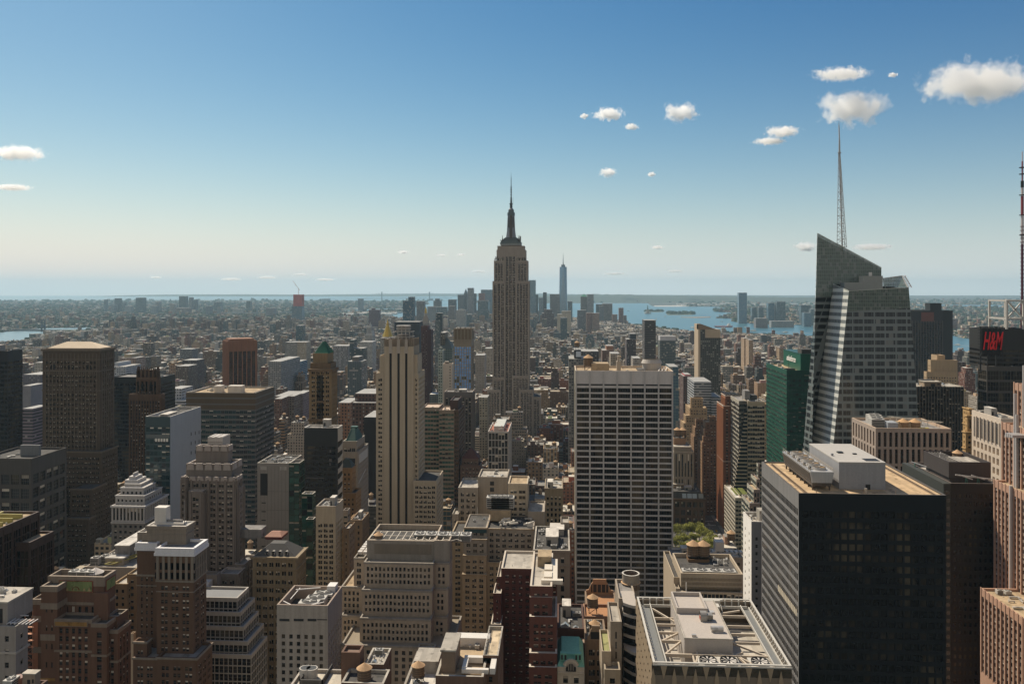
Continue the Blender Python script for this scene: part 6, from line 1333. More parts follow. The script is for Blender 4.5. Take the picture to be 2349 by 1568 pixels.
for k in range(5):
    yy = 310.5+k*7; xx = (xc+xd)/2+.3; m = MB(); m.cyl(xx, yy, ze, ze+1.0, 2.5, 2.3, 20, 0, cap=False); m.cyl(xx, yy, ze+.62, ze+.66, 2.2, 2.2, 20, 1); m.cyl(xx, yy, ze+.6, ze+1.1, .4, .4, 8, 0)
    for j in range(7): a = 2*pi*j/7+k; m.poly([(xx, yy, ze+.8), (xx+2.1*cos(a), yy+2.1*sin(a), ze+.8), (xx+2.1*cos(a+.4), yy+2.1*sin(a+.4), ze+.9)], 1)
    m.box(xx-3.8, xx-3.0, yy-.6, yy+.6, ze, ze+1.0, 2); m.beam((xx-3, yy, ze+.9), (xx, yy, ze+.9), .25, .25, 0); B.add('rooftop_fan', m, [mat((.45, .44, .42), .5, .1, 0), mat((.24, .17, .09), .8, .2, 0), blackm])
m = MB()
for xx in (xc+.3, xd-.3):
    for zz in (ze+.6, ze+1.2): m.box(xx-.05, xx+.05, 306.5, ym_, zz, zz+.08, 0)
    for k in range(14): m.box(xx-.05, xx+.05, 306.5+k*2.8, 306.6+k*2.8, ze, ze+1.2, 0)
B.add('guard_rail', m, [mat((.4, .36, .3), .6, .1, 0)])
m = MB(); yq = [y0+3+k*2.0 for k in range(13)]
for yy in yq: zz = 260-(dY('U', 470+(yy-y0)*0)-EY)/F*tt(1810, yy) if 0 else z-44.6; m.box(x0-.06, x0-.02, yy-.7 , yy+.7, zz, zz+2.4, 0)
B.add('bright_panes', m, [mat((.62, .56, .44), .4, .05, 0)]); B.finish()  # brightness of the lit panes painted as a plain pale colour

# --- black building to the right with dark penthouse
B = Bld('dark_tower', 'dark brown tower with charcoal roof box and crane arms, right of the gravel roof', 'skyscraper')
DT = mat((.05, .042, .036), .55, .15, .15, 1); s = sty(mat((.018, .016, .015), .5, .2, .1), 3.7, 2.3, wf=.5, hf=.5, gs='black', inset=.2, top=4, edge=.8, roof=rf_lt, cope=mat((.12, .10, .09), .7, .1, .1), wt=[3, 3, 2, 2, 2, 2])
s['side'] = sty(DT, 3.7, 5, roof=rf_dk); s['side']['pw'] = None
q = B.t('K', 1325, 1790, 738, 390, dep=46, st=s, par=2.2); x0, x1, y0, y1, z = q; m = MB()
m.frus([(x0-3.2, y0+.05), (x0-.02, y0+.05), (x0-.02, y1), (x0-3.2, y1)], 0, [(x0-3.2, y0+.05), (x0-.02, y0+.05), (x0-.02, y1), (x0-3.2, y1)], z+1.9, 0)
for k in range(26): m.box(x0-3.0, x0-.3, y0-.03, y0+.04, z-3-k*3.7, z-1.2-k*3.7, 1)
B.add('green_glass_corner', m, [mat((.045, .05, .045), .6, .1, .1), glass('teal2', (.015, .035, .04))])
K2 = lambda u, d: wx(dX('K', u), d); xa, xb = K2(1305, 398), K2(1745, 398); zp = wz(dX('K', 1500), dY('K', 515), 398); zo = wz(dX('K', 1500), dY('K', 650), 398); m = MB()
m.box(xa+.8, xb-.8, 399, 424, z, zp-3.4, 0)
for (a, b, c, d) in ((xa, xb, 398, 398.5), (xa, xb, 424.5, 425), (xa, xa+.5, 398.5, 424.5), (xb-.5, xb, 398.5, 424.5)): m.box(a, b, c, d, zp-7.5, zp, 0)
for k in range(5): m.beam((xa+2+k*1.4, 399, zp-.5), (xa+2+k*1.4, 424, zp-.5), .2, .2, 1)
m.beam((xa+1, 410, zp-.5), (xa+8, 424, zp-.5), .3, .3, 1); m.box(xa+8, xb-1, 402, 418, zp-3.3, zp-1.4, 2); m.box(xa+8.4, xb-1.4, 402.4, 417.6, zp-1.4, zp-1.3, 3)
B.add('roof_box', m, [mat((.06, .052, .05), .6, .12, .15, 1), rf_grey, mat((.12, .105, .085), .8, .1, .1), rf_lt]); tank(B.root, xb-5, 420, zp-6.2, 4.6, B.org)
m = MB()
for a in (.35, .62): 
    xx = x0+(x1-x0)*a+1; m.beam((xx-2.6, 393, z+5.4), (xx+2.8, 392, z+3.6), .45, .45, 0); m.beam((xx, 393.4, z), (xx+.6, 393.4, z+4.4), .3, .3, 1); m.beam((xx+1.6, 393.4, z), (xx+.6, 393.4, z+4.4), .3, .3, 1)
m.beam((x0+4, 394, z+5.2), (x1+1, 393, z+3.4), .5, .5, 0); m.beam((x0-2, 428, z+4), (x0+4, 420, z+2.6), .5, .5, 0); m.beam((x0-1, 426, z), (x0-1, 426, z+3.6), .4, .4, 1)
B.add('crane_arm', m, [mat((.45, .45, .44), .5, .1, 0), mat((.05, .16, .12), .6, .1, 0)]); clutter(B, (x0, x0+5, y0, y1, z), 9, 1.7, 0, 6, 0); clutter(B, (x0, x1, y0, y0+6, z), 7, 1.5, 0, 9, 0); B.finish()

# --- cream pier building
B = Bld('pier_block', 'cream stone block of tall dark window slots, left side sunlit, two wooden tanks on top', 'office building')
CR = mat((.36, .30, .255), .85, .1, .2, 1); s = sty(CR, 10.0, 3.28, wf=.52, hf=.86, gs='black', inset=1.3, top=1.9, edge=.6, sill=.55, bar=(('h', .33), ('h', .66)), roof=rf_grey, cope=mat((.48, .37, .28), .8, .1, .1)); s['side'] = dict(s, pw=5.1, edge=.8, wf=.5)
q = B.t('K', 540, 1332, 163, 500, dep=40, st=s, par=1.6); x0, x1, y0, y1, z = q
for u in (828, 948): xx = K2(u, 508); m = MB(); m.cyl(xx, 508, z, z+4.2, 3.3, 3.2, 18, 0); m.cyl(xx, 508, z+4.2, z+6.4, 3.6, .05, 18, 1); B.add('water_tank', m, [mat((.25, .17, .10), .9, .2, .3, 3), mat((.5, .32, .17), .9, .2, .2, 3)])
m = MB(); m.box(x0+9, x0+15, 505, 513, z, z+4, 0); m.frus([(x0+15.2, 505), (x0+23, 505), (x0+23, 510), (x0+15.2, 510)], z, [(x0+15.6, 506), (x0+23, 506), (x0+23, 510), (x0+15.6, 510)], z+4.5, 1); B.add('plant_box', m, [mat((.3, .33, .37), .6, .1, .1), rf_tan])
for k in range(3): put(B.root, 'cooling_unit', x0+5+k*2.2, 512+k*8, z, 8, 6, 5.4, 0, B.org)
m = MB()
for k in range(7): m.beam((x0+22+k*2.7, 534-k*2.6, z+3), (x0+25+k*2.7, 535-k*2.6, z+3), .3, .3); m.beam((x0+22+k*2.7, 534-k*2.6, z), (x0+22+k*2.7, 534-k*2.6, z+3), .3, .3)
m.beam((x0+20, 535, z+3), (x0+44, 513, z+3), .4, .4); m.beam((x0+22, 537, z+3), (x0+46, 515, z+3), .4, .4); B.add('pipe_rack', m, [mat((.5, .46, .38), .6, .1, 0)])
m = MB(); m.box(x1-17, x1-11, 504, 506, z, z+1.3, 0); B.add('yellow_plant_box', m, [mat((.4, .36, .05), .7, .1, 0)]); clutter(B, (x0+4, x1, y0+14, y1, z), 12, 3, 0, 12, 0); B.finish()

# --- crystal glass tower with needle spire: faceted solid, glazed by storey bands in its material
def curtain(key, spand, gl, hf=.5, mull=.08, rough=.12, met=.0, major=0, clear=0):
    if key in MATS: return MATS[key]
    m, t, p = newmat(key); m.name = 'curtain_wall'
    uv = N(t, 'ShaderNodeUVMap'); sp = N(t, 'ShaderNodeSeparateXYZ'); L(t, uv.outputs[0], sp.inputs[0])
    fu, fv = math_(t, 'FRACT', sp.outputs[0]), math_(t, 'FRACT', sp.outputs[1])
    cb = N(t, 'ShaderNodeCombineXYZ'); L(t, math_(t, 'FLOOR', sp.outputs[0]), cb.inputs[0]); L(t, math_(t, 'FLOOR', sp.outputs[1]), cb.inputs[1])
    wn = N(t, 'ShaderNodeTexWhiteNoise', noise_dimensions='3D'); L(t, cb.outputs[0], wn.inputs['Vector'])
    mask = math_(t, 'MULTIPLY', math_(t, 'GREATER_THAN', fu, mull), math_(t, 'LESS_THAN', fv, hf))
    if major: mask = math_(t, 'MULTIPLY', mask, math_(t, 'GREATER_THAN', math_(t, 'FRACT', math_(t, 'MULTIPLY', sp.outputs[0], .4)), major))
    if clear:
        tb = t.nodes.new('ShaderNodeBsdfTransparent'); mx = t.nodes.new('ShaderNodeMixShader'); L(t, math_(t, 'MULTIPLY', mask, clear), mx.inputs[0]); L(t, p.outputs[0], mx.inputs[1]); L(t, tb.outputs[0], mx.inputs[2])
        L(t, mx.outputs[0], [n for n in t.nodes if n.type == 'OUTPUT_MATERIAL'][0].inputs[0])
    g1 = mixc(t, math_(t, 'GREATER_THAN', wn.outputs[0], .86), gl, (.34, .35, .33)); g2 = mixc(t, math_(t, 'MULTIPLY', wn.outputs[0], .6), g1, tuple(c*.35 for c in gl))
    L(t, mixc(t, mask, spand, g2), p.inputs['Base Color'])
    g = N(t, 'ShaderNodeNewGeometry'); nb = N(t, 'ShaderNodeTexNoise'); nb.inputs['Scale'].default_value = .12; L(t, g.outputs['Position'], nb.inputs['Vector'])
    b = N(t, 'ShaderNodeBump'); b.inputs['Strength'].default_value = .12; b.inputs['Distance'].default_value = 1; L(t, nb.outputs[0], b.inputs['Height']); L(t, b.outputs[0], p.inputs['Normal'])
    p.inputs['Roughness'].default_value = rough; p.inputs['Specular IOR Level'].default_value = .5; p.inputs['Metallic'].default_value = met; return m
def uvface(m, pts, mi, pu, pv):
    pts = [Vector(p) for p in pts]; n = (pts[1]-pts[0]).cross(pts[2]-pts[0]); u = Vector((-n.y, n.x, 0)); u = u.normalized() if u.length > 1e-6 else Vector((1, 0, 0))
    m.poly(pts, mi, None, [((p.dot(u))/pu, p.z/pv) for p in pts])
B = Bld('crystal_tower', 'faceted glass tower with a slanted peak, lit left facet and tall lattice spire', 'skyscraper')
D_ = lambda x, y, d: P('D', x, y, d)
BAf = curtain('ba_front', (.17, .195, .19), (.016, .020, .023), .62, .05, .10, 0, .12); BAl = curtain('ba_lit', (.68, .68, .62), (.19, .21, .21), .5, .08, .22); BAs = curtain('ba_screen', (.17, .20, .17), (.10, .14, .11), .86, .12, .15, 0, 0, .16)  # left facet's sunlight is put into its paler bands and glass
zB = 0; Y0 = 610
A1, A2 = D_(497, 405, Y0), D_(865, 383, Y0+2); A3, A4 = D_(990, 1700, Y0-6), D_(360, 1700, Y0-4)
dn = lambda a, b, z: a+(b-a)*((z-a.z)/(b.z-a.z))
r1b = dn(A1, D_(398, 1390, Y0-3), 0); r2b = dn(A2, D_(925, 1175, Y0-2), 0); l1 = D_(400, 362, Y0+24); pn = (r1b-A1).cross(l1-A1)
def onp(x, y): o = Vector((0, 0, CAMZ)); d = D_(x, y, Y0)-o; return o+d*((A1-o).dot(pn)/d.dot(pn))
l1b = onp(318, 970); l2b = dn(l1b, onp(262, 1400), 0)
h1, h2, h3 = D_(303, 50, Y0+26), D_(697, 262, Y0+30), D_(712, 330, Y0+30); hb = dn(h1, D_(282, 900, Y0+16), 0)
B.org = ((A1.x+A2.x)/2, Y0+25); B.mk(); FOOT.append((min(r1b.x, hb.x)-5, r2b.x+3, Y0-8, Y0+62)); m = MB(); FH = 5.1
mid = lambda a, b, f: a+(b-a)*f
zr = min(A1.z, A2.z); sc_h = 15
def split(a, b, bb, ba, mi, pu=3.1):               # a,b top; ba,bb bottom
    uvface(m, [ba, bb, b, a], mi, pu, FH)
ua, ub = dn(A1, r1b, A1.z-sc_h), dn(A2, r2b, A2.z-sc_h)
uvface(m, [ua, ub, A2, A1], 2, 1.6, 2.6); uvface(m, [r1b, r2b, ub, ua], 0, 3.1, FH)
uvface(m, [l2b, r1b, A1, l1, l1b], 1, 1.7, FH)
h_low = dn(h1, hb, h2.z-22); hm2 = Vector((h2.x, h2.y, h_low.z)); bk = 36
uvface(m, [h_low, hm2, h2, h1], 2, 1.7, 2.8)
uvface(m, [hb, l2b, l1b, l1, Vector((l1.x+1, h1.y, h_low.z)), h_low], 0, 3.1, FH); uvface(m, [l1, Vector((A2.x, h1.y+1, l1.z-2)), Vector((A2.x, h1.y+1, h_low.z)), Vector((l1.x+1, h1.y, h_low.z))], 0, 3.1, FH)
hk = lambda v: Vector((v.x*(v.y+bk)/v.y-.3, v.y+bk, v.z))
uvface(m, [hk(hb), hb, h_low, h1, hk(h1)], 1, 1.7, FH)
A2k = Vector((A2.x-1, A2.y+50, A2.z)); r2k = Vector((r2b.x, r2b.y+55, 0)); uvface(m, [r2b, r2k, A2k, A2], 0, 3.1, FH)
uvface(m, [hm2, hk(hm2), hk(h2), h2], 2, 1.7, 2.8); uvface(m, [hk(h2), hk(hm2), hk(h_low), hk(h1)], 2, 1.7, 2.8); uvface(m, [r2k, hk(hb), hk(h_low), A2k], 0, 3.1, FH)
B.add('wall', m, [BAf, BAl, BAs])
m = MB(); zz = min(A1.z, A2.z)-5; m.poly([(A1.x+.5, A1.y+.5, zz), (A2.x-.5, A2.y+.5, zz), (A2.x-1.5, A2.y+48, zz), (hk(h1).x+1, A2.y+48, zz), (l1.x+.5, l1.y, zz)]); B.add('roof', m, [rf_grey])
m = MB(); DD = lambda x, y, d: D_(x, y, d)
def pbox(m, r, xa, xb, ya, yb, d0, d1, mi=0): p, q = P(r, xa, yb, d0), P(r, xb, ya, d0); m.box(p.x, q.x, d0, d1, p.z, q.z, mi)
pbox(m, 'D', 470, 705, 352, 400, Y0+14, Y0+24); pbox(m, 'D', 585, 706, 312, 400, Y0+16, Y0+25, 0)
pbox(m, 'D', 622, 640, 290, 312, Y0+18, Y0+19, 1); B.add('plant_screen', m, [mat((.30, .32, .31), .7, .05, .05), wht])
m = MB()                                             # right hand glass screen and its truss
s1, s2, s3, s4 = D_(706, 327, Y0+36), D_(824, 311, Y0+34), D_(858, 382, Y0+26), D_(710, 384, Y0+36); uvface(m, [s4, s3, s2, s1], 0, 1.7, 2.8); m2 = MB()
for k in range(6): a, b = s2+(s3-s2)*k/6, s2+(s3-s2)*(k+1)/6; m2.beam(a, b, .5, .5); m2.beam(a+Vector((3, 0, 0)), b, .3, .3); m2.beam(a, b+Vector((2.4, 0, .5)), .3, .3)
m2.beam(s2+Vector((2, 0, 0)), s3+Vector((3, 0, 0)), .5, .5); m2.beam(s1, s2, .4, .4)
B.add('glass_screen', m, [BAs]); B.add('truss', m2, [wht])
m = MB(); 
for a, b in ((h1, h2), (A1, A2), (l1, A1)): m.beam(a+Vector((0, -.3, 0)), b+Vector((0, -.3, 0)), .35, .35)
B.add('edge_cap', m, [mat((.5, .55, .5), .4, .05, 0)])
m = MB(); d = Y0+44; p0 = P('R', 727, 1545, d); p1 = P('R', 701, 805, d); p2 = P('R', 697, 597, d)
for k in range(24):
    f0, f1 = k/24, (k+1)/24; a, b = p0+(p1-p0)*f0, p0+(p1-p0)*f1; r0, r1_ = 4.3*(1-f0)+.7*f0, 4.3*(1-f1)+.7*f1; 
    C0 = [a+Vector((r0*cos(q), r0*sin(q), 0)) for q in (.5, 2.6, 4.7)]; C1 = [b+Vector((r1_*cos(q), r1_*sin(q), 0)) for q in (.5, 2.6, 4.7)]
    for i in range(3):
        m.beam(C0[i], C1[i], .32, .32, 0); j = (i+1) % 3; m.beam(C0[i] if k % 2 else C0[j], C1[j] if k % 2 else C1[i], .22, .22, 0)
        if k % 2 == 0: m.beam(C0[i], C0[j], .25, .25, 0)
m.beam(p0-Vector((0, 0, 14)), p1, .9, .9, 0)
m.cyl(p1.x, p1.y, p1.z, (p1.z+p2.z)/2, .75, .6, 8, 0); m.beam(Vector((p1.x, p1.y, (p1.z+p2.z)/2-1)), p2, .7, .7, 0); m.cyl(p2.x, p2.y, p2.z, p2.z+3.5, .35, .1, 6, 0); m.cyl(p1.x, p1.y, p1.z-.4, p1.z+.4, 1.4, 1.4, 8, 0)
B.add('spire', m, [mat((.42, .44, .45), .4, .1, 0)]); B.finish()

# --- green glass tower with sign
B = Bld('green_tower', 'emerald green glass tower with a white script sign on its roof box', 'skyscraper')
GW = mat((.014, .085, .058), .35, .12, .1, 1); GWd = mat((.004, .055, .04), .35, .12, .1, 1)  # brighter green of the left wall is sunlight put into the colour
s = sty(GWd, 3.9, 2.3, wf=.9, hf=.52, gs='green', inset=.12, top=3, edge=.3, roof=rf_tan, cope=GW, bar=H2); s['side'] = dict(s, wall=GW)
q = B.t('D', 115, 330, 892, 710, side=-10, st=s, par=1.2); x0, x1, y0, y1, z = q
m = MB(); xa = wx(dX('D', 200), y0+4); xb = x1; zp = wz(dX('D', 240), dY('D', 795), y0+4); ye = (xa/ratio(dX('D', 95))); m.box(xa, xb, y0+4, ye, z, zp, 0); m.box(xa-.2, xb, y0+3.8, ye, zp, zp+.5, 1); m.box(xa+2, xb-2, y0+8, y0+20, zp+.5, zp+4, 2)
for k in range(10): m.box(xa+k*1.9, xa+k*1.9+.1, y0+3.9, y0+4, z, zp, 1)
B.add('roof_box', m, [mat((.012, .10, .066), .35, .1, .05), GWd, rf_dk]); yc = (y0+4+ye)/2
text_mesh(B, 'salesforce', 7, (xa-.35, yc+1, (z+zp)/2+1.2), (radians(90), 0, radians(-90)), mat((.8, .82, .8), .6, 0, 0), shear=.25); clutter(B, (x0, xa, y0+20, y1, z), 4, 3, 0, 3, 0); m = MB()
p = B.root; m.box(x0+2, xa-3, y0+9, y0+15, z, z+1.6, 0); m.beam((x0+5, y0+12, z+1), (x0+5, y0+12, z+7), .3, .3, 0); B.add('cleaning_rig', m, [blackm]); B.finish()

# --- tan and glass slanted tower
B = Bld('glass_tower', 'sloping tower with tan spandrel bands on one side and dark lit glass on the other', 'skyscraper')
TS = mat((.38, .325, .235), .7, .1, .15, 1); TD = mat((.13, .125, .11), .45, .12, .1, 1)
s = sty(TS, 4.6, 2.5, wf=.94, hf=.60, gs='dark', inset=.25, top=3.6, edge=.2, roof=rf_grey, bar=H2); 
s2 = sty(TD, 4.6, 2.3, wf=.93, hf=.6, gs='dark', inset=.15, top=2.5, edge=.2, roof=rf_grey, cope=rf_lt, bar=H2, bands=()); s2['side'] = sty(mat((.40, .38, .32), .5, .1, .1), 4.6, 2.4, wf=.97, hf=.78, gs='dark', inset=.1, top=3, edge=.1)
q = B.t('J', 930, 1045, 268, 860, side=842, st=s2, faces='fl'); x0, x1, y0, y1, z = q; B.t('J', 1020, 1200, 276, 857, dep=20, st=s, faces='f')
m = MB(); a, b = J_(975, 880), J_(1028, 880); m.box(a, b, 872, 886, z, z+10, 0); m.box(b+2, b+8, 875, 886, z, z+5, 1); B.add('penthouse', m, [rf_grey, rf_dk]); clutter(B, (b, x1+20, y0, y1-6, z), 12, 3.4, 0, 32, 0)
m = MB()                                             # slanting lower edge between the two faces
for k in range(34): zz = z-12-k*3.9; w_ = max(0, (k-1)*.55); m.box(x1-6-w_, x1-3.5, y0-3.3, y0-.1, zz, zz+1.3, 0); m.box(x1-6-w_, x1-3.5, y0-3.1, y0-.1, zz+1.3, zz+3.9, 1)
B.add('slanting_bay', m, [TS, glass('dark', (.018, .02, .024))]); B.finish()

# --- thin orange brick tower
B = Bld('brick_tower', 'thin orange brick tower, its left side glowing in the sun, with pale string courses', 'apartment tower')
OT = mat((.34, .15, .075), .85, .12, .2, .8); OTd = mat((.17, .075, .045), .85, .12, .2, .8)  # lit and shaded brick: sunlight on the left wall put into the colour
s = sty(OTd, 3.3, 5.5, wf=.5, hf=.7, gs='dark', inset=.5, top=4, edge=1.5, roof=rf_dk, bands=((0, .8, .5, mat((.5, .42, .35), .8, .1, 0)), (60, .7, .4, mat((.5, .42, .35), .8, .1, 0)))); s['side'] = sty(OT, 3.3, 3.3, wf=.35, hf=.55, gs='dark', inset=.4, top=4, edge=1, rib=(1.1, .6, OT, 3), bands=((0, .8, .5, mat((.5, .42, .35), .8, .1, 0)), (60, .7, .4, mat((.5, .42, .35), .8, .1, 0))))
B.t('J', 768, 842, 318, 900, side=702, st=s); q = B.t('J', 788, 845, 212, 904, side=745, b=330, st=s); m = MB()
for k in range(4): m.box(q[0]+1+k*4, q[0]+2+k*4, q[2]+1, q[3]-1, q[4], q[4]+2.2, 0)
B.add('roof_frame', m, [blackm]); B.finish()

# --- low office with a roof garden
B = Bld('low_office', 'low cream office with planted roof and slanting striped left side along the avenue', 'office building')
s = sty(mat((.42, .37, .30), .7, .1, .1), 4.1, 3, wf=.92, hf=.55, gs='dark', inset=.25, top=2, edge=.3, roof=rf_white, bar=H2); s['side'] = dict(s, wall=mat((.44, .41, .34), .6, .1, .1))
q = B.t('J', 890, 960, 1280, 810, side=776, st=s); x0, x1, y0, y1, z = q; m = MB(); m.box(x0+4, x0+9, y0+14, y1-12, z, z+.9, 0); m.box(x0+11, x0+16, y0+14, y1-12, z, z+.9, 0); B.add('roof_garden', m, [mat((.12, .14, .03), .95, .4, 0, 4)]); B.finish()

# --- stepped glassy block beside it
B = Bld('stepped_block', 'stepped block with pink and green glass panels beside the white narrow tower', 'office building')
s = sty(mat((.20, .17, .16), .6, .1, .1), 3.6, 2.4, wf=.6, hf=.8, gs='dark', inset=.2, top=2, edge=.4, roof=rf_tan); s['side'] = sty(mat((.42, .42, .35), .5, .15, .1), 3.6, 3.6, wf=.93, hf=.8, gs='teal', inset=.1, top=2, edge=.2)
q = B.t('J', 1040, 1150, 1338, 600, side=957, st=s); clutter(B, q, 5, 2, 0, 3, 0); B.t('J', 1083, 1150, 1195, 604, side=1014, st=s); B.t('J', 1112, 1150, 1085, 612, side=1054, st=s); B.t('J', 1130, 1150, 925, 630, side=1114, st=s); B.finish()

# --- white narrow tower left of the black one
B = Bld('white_tower', 'narrow white brick tower with a dazzling sunlit left wall beside the black tower', 'apartment tower')
s = sty(mat((.33, .33, .34), .8, .06, .1), 3.3, 3.9, wf=.34, hf=.46, gs='dark', inset=.3, top=6, edge=.8, roof=rf_lt, cope=rf_white, bar=HB); s['side'] = sty(mat((.85, .84, .80), .7, .05, .08), 3.3, 8, wf=.16, hf=.45, gs='dark', inset=.2, top=5, edge=.5)  # left wall's sunlight painted in as a far whiter colour than the front
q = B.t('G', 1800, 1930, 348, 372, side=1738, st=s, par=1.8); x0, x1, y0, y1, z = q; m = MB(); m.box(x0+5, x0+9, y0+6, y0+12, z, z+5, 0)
for k in range(4): m.cyl(x0+3+k*1.6, y0+3, z, z+4.2, .12, .12, 6, 1)
m.cyl(x0+8, y0+4, z+5, z+6.6, 1.2, 1.2, 12, 1); B.add('lift_housing', m, [rf_lt, wht]); clutter(B, (x0, x0+6, y0+5, y1, z), 3, 1.6, 0, 4, 0); B.finish()

# --- pale patterned block
B = Bld('patterned_block', 'low pale block with basket weave upper wall and two wooden tanks in a box', 'office building')
PB = mat((.42, .36, .275), .85, .1, .15, 1); s = sty(PB, 3.4, 0)
q = B.t('G', 1270, 1738, 738, 400, dep=30, st=s, b=845, roof=rf_dk, par=2.0); x0, x1, y0, y1, z = q; zt = z+2; m = MB()
for j in range(9):
    for k in range(44):
        a = x0+.3+(k+.5*(j % 2))*(x1-x0-.6)/44.5; zz = zt-3.5-j*2.1; m.box(a, a+.33, y0-.16, y0-.02, zz, zz+1.3, 0)
B.add('weave_panels', m, [mat((.27, .225, .165), .85, .1, 0)])
B.t('G', 1290, 1738, 845, 403, dep=30, b=880, st=sty(PB, 8, 6.5, wf=.85, hf=.8, gs='black', inset=1.5, top=.6, edge=.5)); B.t('G', 1262, 1738, 878, 397, dep=38, st=sty(PB, 3.6, 1.9, wf=.84, hf=.72, gs='dark', inset=.2, top=.4, edge=.2, roof=rf_lt)); B.t('G', 1232, 1262, 850, 398, dep=20, st=s)
q3 = B.t('G', 1216, 1268, 765, 405, dep=40, st=s, roof=rf_dk); m = MB(); a, b = wx(dX('G', 1325), 422), wx(dX('G', 1485), 422); zp = wz(dX('G', 1400), dY('G', 632), 422)
for (c, d, e, f) in ((a, b, 422, 422.4), (a, a+.4, 422.4, 432), (b-.4, b, 422.4, 432), (a, b, 432, 432.4)): m.box(c, d, e, f, z, zp, 0)
B.add('tank_screen', m, [mat((.16, .10, .055), .9, .2, .2)])
for u in (1362, 1438): xx = wx(dX('G', u), 427); tank(B.root, xx, 427, z-1.4, 6.6, B.org)
for k in range(4): put(B.root, 'cooling_unit', wx(dX('G', 1330+k*100), 403.5), 404, z, 6.5, 5, 2.4, 0, B.org)
clutter(B, (wx(dX('G', 1490), 420), x1, 415, y1, z), 12, 2.2, 0, 14, 0); B.finish()
B = Bld('flat_block', 'flat roofed block with long track of roof plant in front of the park trees', 'office building')
q = B.t('G', 1200, 1738, 612, 470, dep=17, st=sty(LG, 3.6, 3.3, wf=.5, hf=.5, gs='dark', top=2, inset=.3), roof=rf_grey); x0, x1, y0, y1, z = q; m = MB()
for yy in (y0+3, y0+7, y1-3): m.beam((x0+2, yy, z+.8), (x1-2, yy, z+.8), .7, .7)
for k in range(12): m.box(x0+14+k*2.6, x0+15.6+k*2.6, y1-9, y1-5, z, z+1.5, 0)
m.box(x1-14, x1-9, y0+8, y0+14, z, z+7, 0); B.add('roof_track', m, [mat((.55, .52, .48), .6, .1, .1)]); clutter(B, q, 18, 2.6, 0, 18, 1, True); B.finish()

# --- dark block of piers behind
B = Bld('striped_tower', 'dark tower ruled with thin pale vertical lines right of the crystal glass tower', 'skyscraper')
DS = mat((.19, .175, .155), .7, .1, .1, 1); s = sty(mat((.03, .03, .032), .5, .1, .1), 3.8, 2.3, wf=.7, hf=.6, gs='dark', inset=.1, top=1.5, edge=.3, rib=(.42, .5, DS, .2), roof=rf_lt, cope=rf_lt)
q = B.t('D', 912, 1204, 992, 690, dep=26, st=s, par=.6); clutter(B, q, 8, 4, 0, 6, 1); m = MB(); m.box(q[0]+8, q[0]+18, q[2]+8, q[2]+16, q[4], q[4]+5, 0); B.add('plant_box', m, [rf_dk]); B.finish()
B = Bld('black_tower', 'big black slab ruled with fine vertical lines far behind, right of the crystal tower', 'skyscraper')
s = sty(mat((.03, .03, .034), .5, .1, .1), 4, 4.6, wf=.75, hf=.7, gs='black', inset=.2, top=22, edge=.6, rib=(.9, .8, mat((.10, .09, .09), .6, .1, 0), 18), roof=rf_dk)
q = B.t('D', 870, 1075, 525, 1500, dep=60, st=s, faces='f'); B.tier(q[1]+.1, q[1]+18, q[2]+2, q[3], 0, q[4]+1, sty(mat((.02, .02, .023), .5, .1, .1), 4, 0)); m = MB(); m.box(q[0]+40, q[0]+60, q[2]+10, q[2]+30, q[4], q[4]+14, 0); m.box(q[1]-38, q[1]-16, q[2]-1.2, q[2]-.9, q[4]-18, q[4]-2, 1); B.add('plant_box', m, [blackm, mat((.16, .07, .06), .7, .1, 0)]); B.finish()
B = Bld('stone_tower', 'sandy stone ziggurat tower with arcaded top in front of the far black slab', 'stone tower')
ST = mat((.40, .30, .19), .85, .12, .2, .8); s = sty(ST, 3.8, 3.6, wf=.4, hf=.55, gs='dark', inset=.4, top=6, edge=1, roof=rf_tan); s['side'] = dict(s)
B.t('D', 1000, 1165, 830, 1130, dep=40, st=dict(s, fh=11, hf=.7), b=905, side=982); B.t('D', 1040, 1088, 800, 1140, dep=18, st=sty(ST, 4, 0)); B.t('D', 975, 1166, 902, 1126, dep=44, st=s, side=958); B.finish()

# --- cream grid building and yellow stone neighbour, dark tower with roof sign
B = Bld('grid_block', 'cream stone grid block, sunlit left wall with deep square openings, far right', 'office building')
CG = mat((.58, .51, .43), .8, .08, .15, 1); s = sty(CG, 4.4, 3.6, wf=.5, hf=.6, gs='dark', inset=.8, top=2, edge=1, roof=rf_dk); s['side'] = sty(CG, 5.6, 4.6, wf=.6, hf=.66, bay=2, gap=.08, gs='dark', inset=.9, top=16.5, edge=1.2, bar=HB)
q = B.t('K', 1850, 2060, 62, 475, side=1545, st=s); x0, x1, y0, y1, z = q; m = MB(); zt = z+1.1; n = 7
for k in range(n):
    yy = y0+1.4+k*(y1-y0-2.8)/n; w_ = (y1-y0-2.8)/n
    m.box(x0-.06, x0-.02, yy+w_*.24, yy+w_*.76, zt-15, zt-3.4, 0); m.box(x0-.5, x0-.07, yy-.4, yy+.4, zt-15.5, zt-2.6, 1); m.box(x0-.12, x0-.07, yy+w_*.47, yy+w_*.53, zt-15, zt-3.4, 1)
B.add('tall_openings', m, [glass('dark', (.018, .02, .024)), CG]); clutter(B, q, 6, 3, 0, 7, 1); B.finish()
B = Bld('stone_block', 'ornate yellow stone block with arched windows left of the cream grid block', 'stone building')
YS = mat((.48, .33, .16), .85, .12, .2, 1); s = sty(YS, 3.9, 3.0, wf=.4, hf=.5, gs='dark', inset=.3, top=2, edge=.6, bands=((0, .8, .5, YS), (12, .8, .5, YS)), roof=rf_dk); s['side'] = dict(s)
